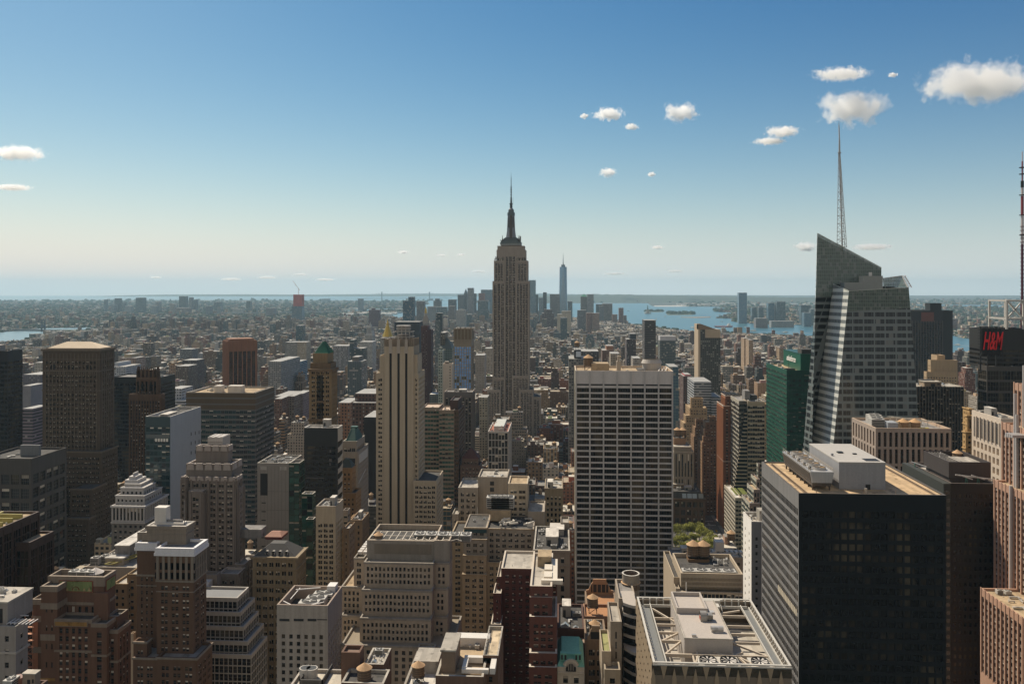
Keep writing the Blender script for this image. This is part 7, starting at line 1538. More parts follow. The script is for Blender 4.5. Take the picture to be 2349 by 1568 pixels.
B.t('D', 1225, 1262, 1170, 630, side=1212, st=dict(s, fh=9, hf=.75, wf=.35)); B.t('D', 1215, 1262, 1270, 627, side=1196, st=s); B.t('D', 1238, 1262, 1128, 634, dep=10, st=s); B.finish()
B = Bld('dark_tower', 'charcoal glass tower crowned by a black billboard lattice with red letters', 'skyscraper')
CD = mat((.075, .07, .065), .5, .15, .1, 1); s = sty(CD, 7.8, 9, wf=.94, hf=.80, gs='black', inset=.25, top=2.5, edge=.3, roof=rf_grey, bar=(('h', .5), ('v', .25), ('v', .5), ('v', .75))); s['side'] = s.copy()
q = B.t('D', 1346, 1640, 868, 600, dep=40, side=1290, st=s); x0, x1, y0, y1, z = q; B.t('D', 1348, 1640, 640, 607, dep=26, b=880, st=sty(mat((.03, .03, .03), .5, .1, .1), 3.2, 12, wf=.97, hf=.5, gs='black', inset=.2, top=14, edge=.3), roof=rf_dk)
m = MB(); sy = 597; DXl, DXr = wx(dX('D', 1306), sy), wx(dX('D', 1440), sy); zA, zB_ = wz(dX('D', 1370), dY('D', 808), sy), wz(dX('D', 1370), dY('D', 626), sy)
for k in range(10): xx = DXl+(DXr-DXl)*k/9; m.beam((xx, sy, zA), (xx, sy, zB_), .3, .3)
for k in range(11): zz = zA+(zB_-zA)*k/10; m.beam((DXl, sy, zz), (DXr, sy, zz), .3, .3); m.beam((DXl, sy+4, zz), (DXr, sy+4, zz), .3, .3)
for k in range(9): xx = DXl+(DXr-DXl)*k/9; m.beam((xx, sy, zA+(zB_-zA)*(k % 3)/3), (xx+4, sy+4, zA+(zB_-zA)*((k % 3)+1)/3), .25, .25)
m.box(DXl+1, DXr-.5, sy+.3, sy+.6, zA+1, zB_-1, 0)
for xx in (DXl+2, DXr-2): m.beam((xx, sy+4, zA-12), (xx, sy+4, zB_), .8, .8)
B.add('sign_lattice', m, [blackm]); RL = mat((.75, .02, .025), .5, 0, 0)
text_mesh(B, 'H&M', 17, ((DXl+DXr)/2+.3, sy-.6, (zA+zB_)/2), (radians(90), 0, 0), RL, shear=.35).scale = (.36, 1.05, 1)
m = MB(); xa, xb = wx(dX('D', 1468), 612), wx(dX('D', 1570), 612); za, zb2 = wz(dX('D', 1500), dY('D', 695), 612), wz(dX('D', 1500), dY('D', 460), 612)
for xx in (xa, xb):
    for yy in (612, 636): m.beam((xx, yy, za), (xx, yy, zb2), 1.3, 1.3)
for zz in (za+14, zb2-.6):
    for yy in (612, 636): m.beam((xa, yy, zz), (xb, yy, zz), 1.2, 1.2)
    for xx in (xa, xb): m.beam((xx, 612, zz), (xx, 636, zz), 1.2, 1.2)
m.beam((xa, 612, za+14), (xb, 612, zb2), .9, .9); m.beam((xa, 612, zb2), (xb, 612, za+14), .9, .9); m.beam((xb, 612, za+14), (xb, 636, zb2), .9, .9); B.add('mast_cage', m, [mat((.48, .48, .46), .5, .05, .05)])
m = MB(); mx = wx(2345, 625); Z = lambda Y: wz(2345, Y, 625); RM = [(900, 690, 1.3, 0), (690, 560, .9, 0), (560, 494, 1, 1), (494, 450, 1, 2), (450, 430, .9, 1), (430, 415, 1.1, 3), (415, 370, .5, 2), (370, 348, .35, 1)]
for a, b, r, c in RM: m.cyl(mx, 625, Z(a), Z(b), r, r, 8, c)
for Y in list(range(520, 700, 9)): m.cyl(mx, 625, Z(Y), Z(Y-1.2), 1.6, 1.6, 6, 0)
for Y in (690, 540, 494, 448, 400, 385): m.cyl(mx, 625, Z(Y), Z(Y-1.5), 2.2, 2.2, 8, 3)
B.add('antenna', m, [mat((.13, .045, .075), .6, .1, 0), mat((.65, .6, .6), .5, .1, 0), mat((.3, .06, .07), .6, .1, 0), blackm]); clutter(B, (x0, x1, y0, y0+7, z), 6, 2.4, 0, 7, 0); B.finish()

# --- far right pink granite tower with sunlit piers
B = Bld('granite_tower', 'pink granite tower of sunlit vertical piers cut off by the right edge', 'skyscraper')
PKG = mat((.44, .28, .205), .75, .08, .1, .8); PKD = mat((.22, .18, .155), .75, .1, .1, 1)
def gs_(top=3): 
    s = sty(PKG, 2.9, 3.4, wf=.5, hf=.55, gs='dark', inset=.35, top=top, edge=.8, roof=rf_tan, sp=PKD, spin=.3)
    s['side'] = dict(s, pw=3.1, wf=.6, rib=(.8, .2, PKG, -.6)); return s
for (xx, ya, yb, reg, u, v) in ((180, 330, 363, 'H', 1600, 845), (195, 322, 381.6, 'K', 1770, 700), (200, 316, 384.6, 'K', 1845, 100), (206, 310, 386, 'D', 1510, 970)):
    zt = wz(dX(reg, u), dY(reg, v), yb); B.tier(xx, 250, ya, yb, 0, zt, gs_(), par=1.0)
m = MB()
for xx, yy, za, zb3 in ((199.4, 372, 150, 214), (199.4, 370.6, 160, 205), (194.4, 366, 110, 175), (205.4, 376, 190, 226)): m.box(xx-.6, xx+.6, yy-.35, yy+.35, za, zb3, 0)
for k in range(4): m.box(193.9, 200, 364+k*1.6, 365+k*1.6, 196-k*.2, 197.2, 0)
B.add('steel_mast', m, [mat((.42, .42, .43), .4, .1, 0)]); clutter(B, (181, 194, 331, 362, wz(dX('H', 1600), dY('H', 845), 363)-1), 12, 2.2, 0, 5, 0); B.finish()

# --- ziggurats left of the avenue
def zig(name, label, wallc, tiers, y0, lit=None, **k):
    B = Bld(name, label, 'brick building'); s = sty(wallc, 3.6, 3.4, wf=.42, hf=.5, gs='brick', inset=.3, top=2.2, edge=1, roof=rf_tan, **k)
    s['side'] = dict(s, wall=lit or wallc)  # sunlit left side painted in as a paler wall colour
    for i, (r, a, b, yt, sd) in enumerate(tiers): q = B.t(r, a, b, yt, y0-i*3, dep=26+i*6 if sd is None else 0, side=sd, st=s)
    return B, q
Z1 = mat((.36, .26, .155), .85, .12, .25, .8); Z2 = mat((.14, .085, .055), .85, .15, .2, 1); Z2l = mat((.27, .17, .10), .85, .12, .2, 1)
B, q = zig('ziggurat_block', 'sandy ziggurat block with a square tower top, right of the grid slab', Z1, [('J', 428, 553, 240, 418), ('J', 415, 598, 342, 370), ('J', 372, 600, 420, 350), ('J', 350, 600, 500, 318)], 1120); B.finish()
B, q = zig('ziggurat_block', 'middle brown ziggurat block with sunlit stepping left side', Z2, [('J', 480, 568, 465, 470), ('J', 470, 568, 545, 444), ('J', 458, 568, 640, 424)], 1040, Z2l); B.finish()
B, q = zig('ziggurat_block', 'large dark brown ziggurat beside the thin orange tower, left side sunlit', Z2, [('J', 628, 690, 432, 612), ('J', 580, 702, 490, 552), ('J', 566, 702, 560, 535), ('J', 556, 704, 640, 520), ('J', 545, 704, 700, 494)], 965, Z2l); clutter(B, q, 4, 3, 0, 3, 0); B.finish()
B = Bld('stone_block', 'pale brown stone block with faint vertical window strips right of the grid slab', 'office building')
q = B.t('J', 248, 436, 748, 930, dep=30, st=sty(mat((.27, .235, .19), .85, .1, .2), 30, 3.4, wf=.4, hf=.9, gs='grey' if 0 else 'dark', inset=.2, top=4, edge=1, wt=[3, 0, 3, 0, 3, 0]), roof=rf_lt); B.t('J', 248, 460, 800, 926, dep=30, st=sty(mat((.27, .235, .19), .85, .1, .2), 28, 3.4, wf=.4, hf=.9, gs='dark', inset=.2, top=1, edge=1)); q = B.t('J', 250, 373, 660, 948, dep=18, st=sty(Z2l, 4, 0), roof=rf_dk)
for u in (285, 342): tank(B.root, wx(dX('J', u), 955), 955, q[4]-1, 8, B.org)
B.finish()
B = Bld('arcaded_block', 'dark brown arcaded block with glassy mansard and jumbled roof behind the park', 'stone building')
AB = mat((.115, .075, .048), .9, .15, .3, 1); q = B.t('J', 240, 578, 1290, 905, dep=60, side=None, st=sty(AB, 8.8, 7, wf=.62, hf=.68, bay=2, gap=.15, gs='dark', inset=.8, top=2, edge=1.2, rib=(1.2, .5, AB), bands=((0, .8, 1, AB), (9.2, .7, .6, AB)), roof=rf_dk)); x0, x1, y0, y1, z = q; m = MB(); zt = wz(dX('J', 400), dY('J', 1215), 909)
m.frus([(x0, y0+.5), (x1, y0+.5), (x1, y1), (x0, y1)], z+.5, [(x0, y0+4), (x1-4, y0+4), (x1-4, y1-4), (x0, y1-4)], zt, 0)
for k, (a, b) in enumerate(((340, 382), (392, 440), (446, 492), (510, 560))): p_, q_ = wx(dX('J', a), 905), wx(dX('J', b), 905); m.poly([(p_, y0+.6, z+1.6), (q_, y0+.6, z+1.6), (q_, y0+3.0, zt-2), (p_, y0+3.0, zt-2)], 1 if k < 3 else 2)
B.add('mansard_roof', m, [rf_dk, mat((.35, .42, .46), .3, .1, 0), mat((.25, .27, .27), .4, .1, 0)]); clutter(B, (x0, x1-6, y0+8, y1-6, zt), 18, 6, 0, 8, 2); B.finish()
# ------------------------------------------------------------------ middle distance and far landmarks
FM = {'punch': facade_mat('punch', .46, .52), 'pair': facade_mat('pair', .62, .50), 'band': facade_mat('band', 1.0, .46, lit=.05), 'pier': facade_mat('pier', .58, .62, (.07, .065, .06)),
      'glass': facade_mat('glass', .92, .80, None, (.045, .075, .085), .10), 'glassb': facade_mat('glassb', .92, .80, None, (.07, .13, .18), .12), 'tiny': facade_mat('tiny', .34, .42), 'none': facade_mat('none', 0.0, 0.0)}
RM = roofmat()
def cbox(m, x0, x1, y0, y1, zb, zt, col, rc, pw=3.4, fh=3.5, bot=False, par=0):
    a = [(x0, y0), (x1, y0), (x1, y1), (x0, y1)]; o = random.randrange(400)
    for k in range(4):
        p, q = a[k], a[(k+1) % 4]; Ln = sqrt((q[0]-p[0])**2+(q[1]-p[1])**2); n = max(1, round(Ln/pw))
        m.poly([(*p, zb), (*q, zb), (*q, zt), (*p, zt)], 0, col, [(o, zb/fh), (o+n, zb/fh), (o+n, zt/fh), (o, zt/fh)])
    if par and x1-x0 > 4:
        B_ = [(x0+.5, y0+.5), (x1-.5, y0+.5), (x1-.5, y1-.5), (x0+.5, y1-.5)]; cc = tuple(min(.7, c*1.25+.03) for c in col)
        for k in range(4): m.poly([(*a[k], zt), (*a[(k+1) % 4], zt), (*B_[(k+1) % 4], zt), (*B_[k], zt)], 1, cc); m.poly([(*B_[k], zt), (*B_[(k+1) % 4], zt), (*B_[(k+1) % 4], zt-par), (*B_[k], zt-par)], 1, cc)
        m.poly([(*p, zt-par) for p in B_], 1, rc)
    else: m.poly([(*p, zt) for p in a], 1, rc)
PAL = [((.17, .075, .05), 'red brick'), ((.13, .085, .06), 'brown brick'), ((.09, .06, .05), 'dark brown'), ((.33, .25, .16), 'tan'), ((.42, .35, .26), 'cream'), ((.24, .225, .205), 'grey'), ((.50, .47, .43), 'white'),
       ((.06, .065, .07), 'charcoal'), ((.21, .15, .10), 'brown'), ((.29, .20, .13), 'sandy brown'), ((.12, .145, .16), 'blue grey'), ((.22, .11, .075), 'rust brown')]
PW = [10, 13, 8, 13, 9, 14, 9, 6, 9, 7, 5, 6]
RPAL = [((.08, .07, .065), 'dark roof', 7), ((.20, .185, .16), 'grey roof', 6), ((.48, .43, .35), 'bright roof', 3), ((.32, .26, .18), 'tan roof', 3), ((.66, .62, .55), 'white roof', 1)]
class City:
    """procedurally glazed building with wall, roof and rooftop parts"""
    def __init__(s, name, label, cat, x, y, group=None): s.root = empty(name, (x, y, 0)); tag(s.root, label, cat, group); s.x, s.y = x, y; s.org = (x, y)
    def boxes(s, name, lst, fm, **k):
        m = MB()
        for (x0, x1, y0, y1, zb, zt, col, rc) in lst: cbox(m, x0-s.x, x1-s.x, y0-s.y, y1-s.y, zb, zt, col, rc, **k)
        return m.build(name, [FM[fm], RM], s.root)
def lm(name, label, cat, r, xL, xR, yT, y0, dep, fm, col, rc=(.3, .29, .27), tiers=(), top=None, pw=3.4, fh=3.6, zb=0):
    """landmark box with optional extra tiers (xL, xR, yT, dy, colour, kind)"""
    X0, X1 = dX(r, xL), dX(r, xR); x0, x1 = wx(X0, y0), wx(X1, y0); zt = wz((X0+X1)/2, dY(r, yT), y0)
    C = City(name, label, cat, (x0+x1)/2, y0+dep/2); FOOT.append((x0, x1, y0, y0+dep))
    C.boxes('wall', [(x0, x1, y0, y0+dep, zb, zt, col, rc)], fm, pw=pw, fh=fh)
    for (a, b, yt, dy, cl, f2) in tiers:
        a, b = wx(dX(r, a), y0+dy), wx(dX(r, b), y0+dy); C.boxes('upper_storey' if f2 != 'none' else 'plant_box', [(a, b, y0+dy, y0+dy+dep*.8, 0 if f2 != 'none' else zt, wz(dX(r, (xL+xR)/2), dY(r, yt), y0+dy), cl, rc)], f2, pw=pw, fh=fh)
    C.zt, C.b, C.y0, C.r = zt, (x0, x1, y0, y0+dep), y0, r
    if top: top(C)
    return C
def lpart(C, name, m, mats): return m.build(name, mats, C.root, (-C.x, -C.y, 0))
def cone_top(yb, yt, mt, xl=None, xr=None, n=4):
    def f(C):
        x0, x1, y0, y1 = C.b; m = MB(); xc, yc = (x0+x1)/2, (y0+y1)/2; w = (x1-x0)/2; d = (y1-y0)/2; z = C.zt; zt = wz(CX, dY(C.r, yt), yc)
        m.frus([(xc-w, yc-d), (xc+w, yc-d), (xc+w, yc+d), (xc-w, yc+d)], z, [(xc-w*.04, yc-d*.04), (xc+w*.04, yc-d*.04), (xc+w*.04, yc+d*.04), (xc-w*.04, yc+d*.04)], zt, 0); lpart(C, 'pyramid_roof', m, [mt])
    return f
GOLD = mat((.55, .37, .06), .35, .15, .1, 1, .35); steel_b = mat((.10, .14, .17), .5, .1, .1, 1)
def wtc(C):
    x0, x1, y0, y1 = C.b; m = MB(); xc, yc = (x0+x1)/2, (y0+y1)/2; w = (x1-x0)/2; B_ = [(xc-w, yc-w), (xc+w, yc-w), (xc+w, yc+w), (xc-w, yc+w)]; zt = C.zt+.5; z0 = 56
    T_ = [(xc, yc-w), (xc+w, yc), (xc, yc+w), (xc-w, yc)]; 
    return
# downtown and the harbour skyline
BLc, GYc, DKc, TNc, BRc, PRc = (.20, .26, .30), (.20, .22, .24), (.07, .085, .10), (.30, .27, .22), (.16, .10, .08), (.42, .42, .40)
def needle(yt, r0=2.4, mt=None):
    def f(C): m = MB(); xc, yc = (C.b[0]+C.b[1])/2, (C.b[2]+C.b[3])/2; m.cyl(xc, yc, C.zt, wz(CX, dY(C.r, yt), yc), r0, .3, 6, 0); lpart(C, 'spire', m, [mt or steel_b])
    return f
def crane(h=60):
    def f(C):
        m = MB(); x, y = (C.b[0]+C.b[1])/2+4, C.b[2]+10; z = C.zt; m.beam((x, y, z), (x, y, z+h*.45), 2.2, 2.2); m.beam((x+8, y, z+h*.30), (x-h*.42, y, z+h), 1.6, 1.6); m.beam((x, y, z+h*.45), (x-h*.3, y, z+h*.75), .6, .6); lpart(C, 'crane', m, [mat((.35, .2, .16), .6, .1, 0)])
    return f
# one WTC as tapering octagonal prism
C = lm('glass_tower', 'tallest blue glass tower of the far downtown cluster, tapering to a white spire', 'skyscraper', 'C', 360, 423, 330, 5900, 60, 'glassb', (.22, .27, .30)); x0, x1, y0, y1 = C.b; xc, yc = C.x, C.y; w = (x1-x0)/2
zt = wz(1291, 612, yc); m = MB(); Bq = [Vector((xc+a*w, yc+b*w, C.zt)) for a, b in ((-1, -1), (1, -1), (1, 1), (-1, 1))]; Tq = [Vector((xc+a*w*.86, yc+b*w*.86, zt)) for a, b in ((0, -1), (1, 0), (0, 1), (-1, 0))]
for k in range(4): m.poly([Bq[k], Bq[(k+1) % 4], Tq[k]], 0 if k % 2 else 1); m.poly([Bq[(k+1) % 4], Tq[(k+1) % 4], Tq[k]], 1 if k % 2 else 0)
m.poly(Tq, 1); lpart(C, 'glass_shaft', m, [glass('wtc', (.14, .22, .30), .2, .8, .0, .2), glass('wtc2', (.24, .34, .42), .25, .8, .0, .2)]); C.zt = zt; m = MB(); m.cyl(xc, yc, zt, zt+16, 14, 14, 12, 0); m.cyl(xc, yc, zt+16, zt+32, 4, 3, 8, 0); m.cyl(xc, yc, zt+32, wz(1291, 579, yc), 2.6, .4, 6, 0); lpart(C, 'spire', m, [steel_b])
for a in [
 ('glass_tower', 'pale glass tower rising right behind the mast topped skyscraper', 'C', 130, 181, 38, 5950, 50, 'glassb', (.26, .34, .38)), ('glass_tower', 'lower grey flank tower just right of the pale glass tower', 'C', 181, 201, 148, 6000, 40, 'glass', GYc),
 ('office_tower', 'short blue grey tower left of the thin dark one downtown', 'C', 205, 237, 172, 5800, 45, 'punch', BLc), ('office_tower', 'thin dark tower with needle sharp corners downtown', 'C', 237, 265, 131, 5850, 40, 'pier', DKc),
 ('office_tower', 'broad grey slab left of the tallest downtown glass tower', 'C', 290, 366, 146, 5750, 60, 'pier', (.22, .22, .22)), ('office_tower', 'dull blue tower at the foot of the tallest downtown glass tower', 'C', 425, 462, 200, 5700, 50, 'glass', GYc),
 ('office_tower', 'stone tower with a green pyramid cap downtown', 'C', 525, 576, 165, 6100, 55, 'pier', (.26, .24, .20), cone_top(0, 143, CU)), ('office_tower', 'flat topped grey tower with square windows right of the green cap', 'C', 577, 625, 147, 6050, 60, 'punch', (.24, .24, .24)),
 ('office_tower', 'dark stepped tower near the water downtown', 'C', 643, 690, 222, 5900, 60, 'glass', DKc), ('office_tower', 'wide brownish tower with dark crown near the water', 'C', 692, 768, 218, 5850, 60, 'pier', (.25, .21, .18)),
 ('office_tower', 'low grey block in front of the wide brownish tower', 'C', 668, 702, 236, 5780, 40, 'band', GYc), ('apartment_tower', 'slim red brown tower, second from the water', 'C', 818, 853, 250, 5500, 40, 'punch', (.20, .11, .09)), ('apartment_tower', 'last brown tower before the harbour water', 'C', 853, 877, 308, 5450, 40, 'punch', (.15, .11, .10)),
 ('apartment_tower', 'brick block of flats at the waterside downtown', 'C', 768, 806, 300, 5600, 50, 'punch', (.20, .13, .10)), ('office_block', 'massive dark red brown block below the downtown towers', 'C', 228, 320, 290, 4700, 60, 'pier', (.12, .065, .06), None, (245, 305, 262, 12, (.12, .065, .06), 'pier')),
 ('office_block', 'bright cream stepped block below the tallest glass tower', 'C', 346, 452, 298, 4300, 50, 'pair', (.55, .48, .36), None, (380, 452, 274, 10, (.55, .48, .36), 'pair')), ('office_tower', 'black glass block in the downtown foreground', 'C', 370, 422, 325, 3900, 40, 'glass', DKc),
 ('apartment_block', 'pair of brown apartment slabs downtown', 'C', 568, 612, 288, 4500, 40, 'punch', (.26, .15, .11)), ('apartment_block', 'plain brown apartment slab right of its shorter twin', 'C', 614, 668, 290, 4480, 40, 'punch', (.28, .19, .15)), ('office_block', 'blue grey stepped block left of the brown apartment slabs', 'C', 500, 566, 268, 4600, 50, 'pier', GYc),
 ('office_tower', 'dark pyramid topped tower in the left group of downtown towers', 'B', 1542, 1588, 150, 6300, 60, 'pier', (.14, .15, .16)), ('office_tower', 'tower ending in a slim pointed cap, left group downtown', 'B', 1590, 1616, 140, 6350, 40, 'pier', (.18, .18, .18), cone_top(0, 104, steel_b)),
 ('apartment_tower', 'rippled silver residential tower, tallest of the left group', 'B', 1618, 1663, 98, 5600, 45, 'pier', (.32, .34, .36)), ('office_tower', 'dark blue tower leaning on the rippled silver one', 'B', 1660, 1682, 140, 5900, 50, 'glass', DKc),
 ('office_tower', 'broad pale blue tower partly hidden by the mast topped skyscraper', 'B', 1720, 1815, 111, 6150, 70, 'glassb', (.26, .31, .35)), ('office_tower', 'tower under construction with reddish top floors', 'B', 1702, 1748, 138, 5950, 50, 'pair', (.30, .15, .12)),
 ('office_tower', 'blue black tower in front of the reddish topped one', 'B', 1695, 1778, 195, 5300, 60, 'glass', (.09, .12, .15)), ('office_tower', 'squat dark tower on the left of the downtown skyline', 'B', 1470, 1526, 186, 6000, 70, 'pier', DKc), ('office_block', 'grey block with a stepped drum top on the downtown skyline', 'B', 1357, 1413, 196, 6200, 60, 'pier', (.17, .19, .20), None, (1370, 1400, 180, 10, (.17, .19, .20), 'pier')),
 ('office_block', 'wide pale block behind the gold tipped clock tower', 'B', 1310, 1376, 240, 5500, 60, 'band', (.28, .30, .31)), ('office_block', 'white topped civic block with turrets downtown', 'B', 1530, 1602, 268, 4600, 50, 'pair', (.36, .35, .33), None, (1545, 1590, 262, 8, (.36, .35, .33), 'pair')), ('office_block', 'long blue grey block in the downtown middle', 'B', 1376, 1460, 243, 5700, 50, 'glass', (.14, .17, .19)),
 ('office_block', 'pinkish brown tower block among the left downtown group', 'B', 1470, 1520, 235, 5200, 50, 'pier', (.22, .19, .18)), ('office_block', 'dark block beside the silver rippled tower base', 'B', 1608, 1650, 300, 4700, 50, 'glass', (.10, .14, .17)),
 ('glass_tower', 'tall mirror blue tower standing alone across the river', 'C', 1735, 1797, 134, 6200, 50, 'glassb', (.20, .28, .36)), ('office_tower', 'small blue tower right of the mirror blue one across the river', 'C', 1836, 1871, 248, 6400, 50, 'glass', (.12, .17, .21)), ('office_tower', 'grey blue tower in the middle of the far bank group', 'C', 1889, 1923, 247, 6300, 50, 'glass', (.14, .19, .22)),
 ('glass_tower', 'dark teal tower left of the tallest of the far bank pair', 'D', 2, 40, 478, 6200, 60, 'glassb', (.07, .14, .18)), ('office_tower', 'square shouldered grey tower, taller of the far bank pair', 'D', 55, 107, 470, 6150, 60, 'glass', (.15, .18, .20)), ('office_tower', 'dark grid tower just left of the crystal tower, far bank', 'D', 203, 262, 492, 6000, 60, 'glass', (.10, .13, .15)), ('office_tower', 'lower blue tower below the dark grid one, far bank', 'D', 222, 266, 538, 5700, 60, 'glassb', (.10, .16, .20)), ('office_tower', 'pale tower half behind the crystal tower, far bank', 'D', 265, 300, 515, 5900, 60, 'glass', (.26, .28, .28)),
 ('apartment_block', 'low arcaded white block on the far bank waterfront', 'D', 20, 160, 590, 5600, 60, 'band', (.40, .38, .35)), ('apartment_block', 'brown blocks of flats on the far bank, left part', 'C', 1865, 1956, 330, 5500, 60, 'punch', (.20, .17, .16)),
 # across the east river
 ('apartment_tower', 'needle slim tower, leftmost of the high rises beyond the bridge', 'A', 796, 808, 187, 8600, 50, 'glass', BLc), ('apartment_tower', 'dark twin topped tower beyond the bridge', 'A', 876, 910, 177, 8500, 60, 'glass', DKc), ('apartment_tower', 'pale slab left of the dark twin topped tower', 'A', 848, 871, 224, 8400, 60, 'punch', GYc), ('apartment_tower', 'slender grey blue tower beyond the bridge', 'A', 934, 950, 207, 8450, 50, 'glass', BLc),
 ('apartment_tower', 'pale grey slabs between the two dark towers beyond the river', 'A', 955, 1003, 235, 8300, 60, 'punch', (.28, .29, .30)), ('apartment_tower', 'broad dark tower with a cut corner beyond the river', 'A', 1039, 1094, 172, 8300, 70, 'glass', (.08, .10, .13)), ('apartment_tower', 'grey tower left of the pale fluted one, beyond the river', 'A', 1157, 1192, 234, 8100, 60, 'punch', GYc), ('apartment_tower', 'pale fluted tower beyond the river', 'A', 1188, 1216, 203, 8400, 60, 'pier', PRc),
 ('apartment_tower', 'beige tower with a notched top beyond the river', 'A', 1296, 1334, 218, 8200, 60, 'punch', (.32, .29, .26)), ('apartment_tower', 'broad dark tower, highest in the middle of the far high rises', 'A', 1369, 1418, 161, 8500, 70, 'glass', (.10, .12, .14)), ('apartment_tower', 'pale round cornered tower beyond the river', 'A', 1445, 1466, 169, 8500, 50, 'pier', (.30, .30, .31)), ('apartment_tower', 'thin tower right of the round cornered one', 'A', 1484, 1503, 187, 8550, 50, 'glass', GYc),
 ('office_block', 'wide low brown block among the far high rises', 'A', 1340, 1440, 250, 8000, 80, 'band', (.26, .19, .17)), ('apartment_tower', 'slate blue tower standing clear of its row beyond the river', 'A', 1573, 1607, 238, 7700, 60, 'punch', (.13, .14, .17)), ('apartment_tower', 'flat grey slab on the right of the far high rises', 'A', 1634, 1684, 206, 8300, 60, 'glass', BLc), ('apartment_tower', 'narrow pale tower right of the flat grey slab', 'A', 1660, 1690, 245, 7900, 50, 'punch', GYc), ('apartment_tower', 'dark slim tower at the right end of the far row', 'A', 1884, 1914, 199, 8400, 50, 'glass', DKc), ('office_block', 'pale courthouse like block among the far high rises', 'A', 1780, 1850, 258, 8000, 60, 'punch', PRc),
 ('apartment_tower', 'grey tower block by the grey suspension bridge', 'B', 76, 138, 250, 7000, 60, 'punch', (.2, .2, .22)), ('apartment_slab', 'dark maroon slab of flats with a roof stub near the river bend', 'B', 862, 942, 264, 4700, 40, 'tiny', (.11, .06, .075), None, (884, 905, 252, 10, (.11, .06, .075), 'none')), ('apartment_slab', 'row of brown flats left of the maroon slab', 'V', 1690, 1760, 292, 9000, 60, 'tiny', (.16, .17, .2)),
 ('office_block', 'faint blue slab on the far shore below the horizon', 'V', 1117, 1232, 290, 15000, 120, 'none', (.20, .26, .30)), ('apartment_slab', 'long dark warehouse shape by the far port', 'V', 1225, 1400, 382, 11500, 100, 'none', (.09, .12, .13)),
 # middle distance
 ('apartment_slab', 'cluster of brick project towers near the river, left', 'A', 705, 842, 378, 5700, 60, 'tiny', (.10, .09, .10)), ('apartment_slab', 'cream project towers right of the brick cluster', 'A', 1104, 1252, 407, 4900, 50, 'tiny', (.30, .27, .24)), ('apartment_slab', 'tan tower block beside the cream project towers', 'A', 1020, 1085, 412, 4700, 40, 'tiny', (.36, .30, .22)), ('apartment_slab', 'reddish project slabs near the small park', 'A', 1255, 1410, 395, 5400, 50, 'tiny', (.15, .10, .09)),
 ('apartment_slab', 'dark slab blocks below the far high rises', 'A', 1572, 1700, 352, 5700, 60, 'tiny', (.11, .10, .12)), ('apartment_slab', 'blue black slabs right of the dark ones', 'A', 1760, 1870, 352, 5600, 60, 'tiny', (.10, .10, .11)), ('brick_tower', 'chunky brown tower block amid low roofs', 'A', 1034, 1100, 495, 3200, 40, 'punch', (.13, .09, .09)), ('apartment_block', 'cream and pink block of flats left of centre field', 'A', 920, 1040, 632, 1700, 40, 'pair', (.38, .27, .21), None, (950, 1005, 605, 8, (.40, .31, .19), 'none')),
 ('apartment_block', 'white terraced block above the spiky crowned tower', 'A', 876, 958, 700, 1300, 50, 'pair', (.42, .44, .47), None, (876, 905, 668, 10, (.42, .44, .47), 'none')), ('office_block', 'blue banded hospital like block', 'A', 1515, 1642, 598, 2400, 50, 'pier', (.38, .42, .47), None, (1570, 1625, 582, 8, (.3, .32, .34), 'none')), ('apartment_block', 'two brown step topped towers left of the orange fluted tower', 'A', 1344, 1440, 695, 1500, 40, 'punch', (.15, .12, .10)), ('apartment_block', 'taller dark tower behind the brown step topped ones', 'A', 1396, 1500, 650, 1650, 40, 'punch', (.10, .085, .08)), ('apartment_block', 'grey slab by the orange fluted tower', 'A', 1376, 1470, 565, 2500, 40, 'punch', (.15, .145, .15)),
 ('stepped_flats', 'white wedding cake block of flats with blue windows', 'A', 1262, 1415, 960, 980, 40, 'band', (.46, .45, .46), None, (1290, 1388, 868, 10, (.46, .45, .46), 'pair')), ('apartment_block', 'grey slab half hidden left of the brown stone tower', 'A', 176, 315, 760, 1300, 50, 'punch', (.17, .15, .17)), ('apartment_block', 'pink grey balconied tower beside the black left tower', 'A', 170, 250, 1020, 900, 30, 'band', (.22, .17, .19)), ('apartment_block', 'plain pale slab beside the black left tower', 'A', 172, 235, 845, 1050, 30, 'none', (.26, .24, .25)), ('apartment_block', 'cream low tower with bright walls left of the brown stone tower', 'A', 262, 322, 668, 1700, 40, 'pair', (.5, .45, .38)),
 ('office_block', 'grey gridded office slab with square windows, left of the green pyramid tower', 'B', 94, 190, 660, 1450, 110, 'pair', (.30, .31, .31)), ('glass_block', 'sky blue glass block right of the gridded office slab', 'B', 248, 322, 665, 1600, 60, 'band', (.22, .33, .44)), ('apartment_block', 'brown hotel like block with round roof edge below the gridded slab', 'B', 143, 292, 925, 1150, 60, 'punch', (.20, .155, .13), None, (143, 196, 945, -30, (.19, .10, .07), 'punch')),
 ('apartment_block', 'dull purple brown wing right of the round edged hotel', 'B', 296, 360, 905, 1180, 40, 'tiny', (.20, .15, .16)), ('apartment_block', 'grey and cream slabs above the green pyramid tower', 'B', 222, 312, 512, 2300, 40, 'punch', (.27, .26, .24)), ('apartment_block', 'cream slab right of the grey and cream ones', 'B', 315, 386, 512, 2250, 40, 'punch', (.40, .34, .25)), ('red_tower', 'red netted tower under construction on dark glass floors, far left of centre', 'B', 285, 352, 148, 5600, 50, 'none', (.40, .09, .07), crane(95)),
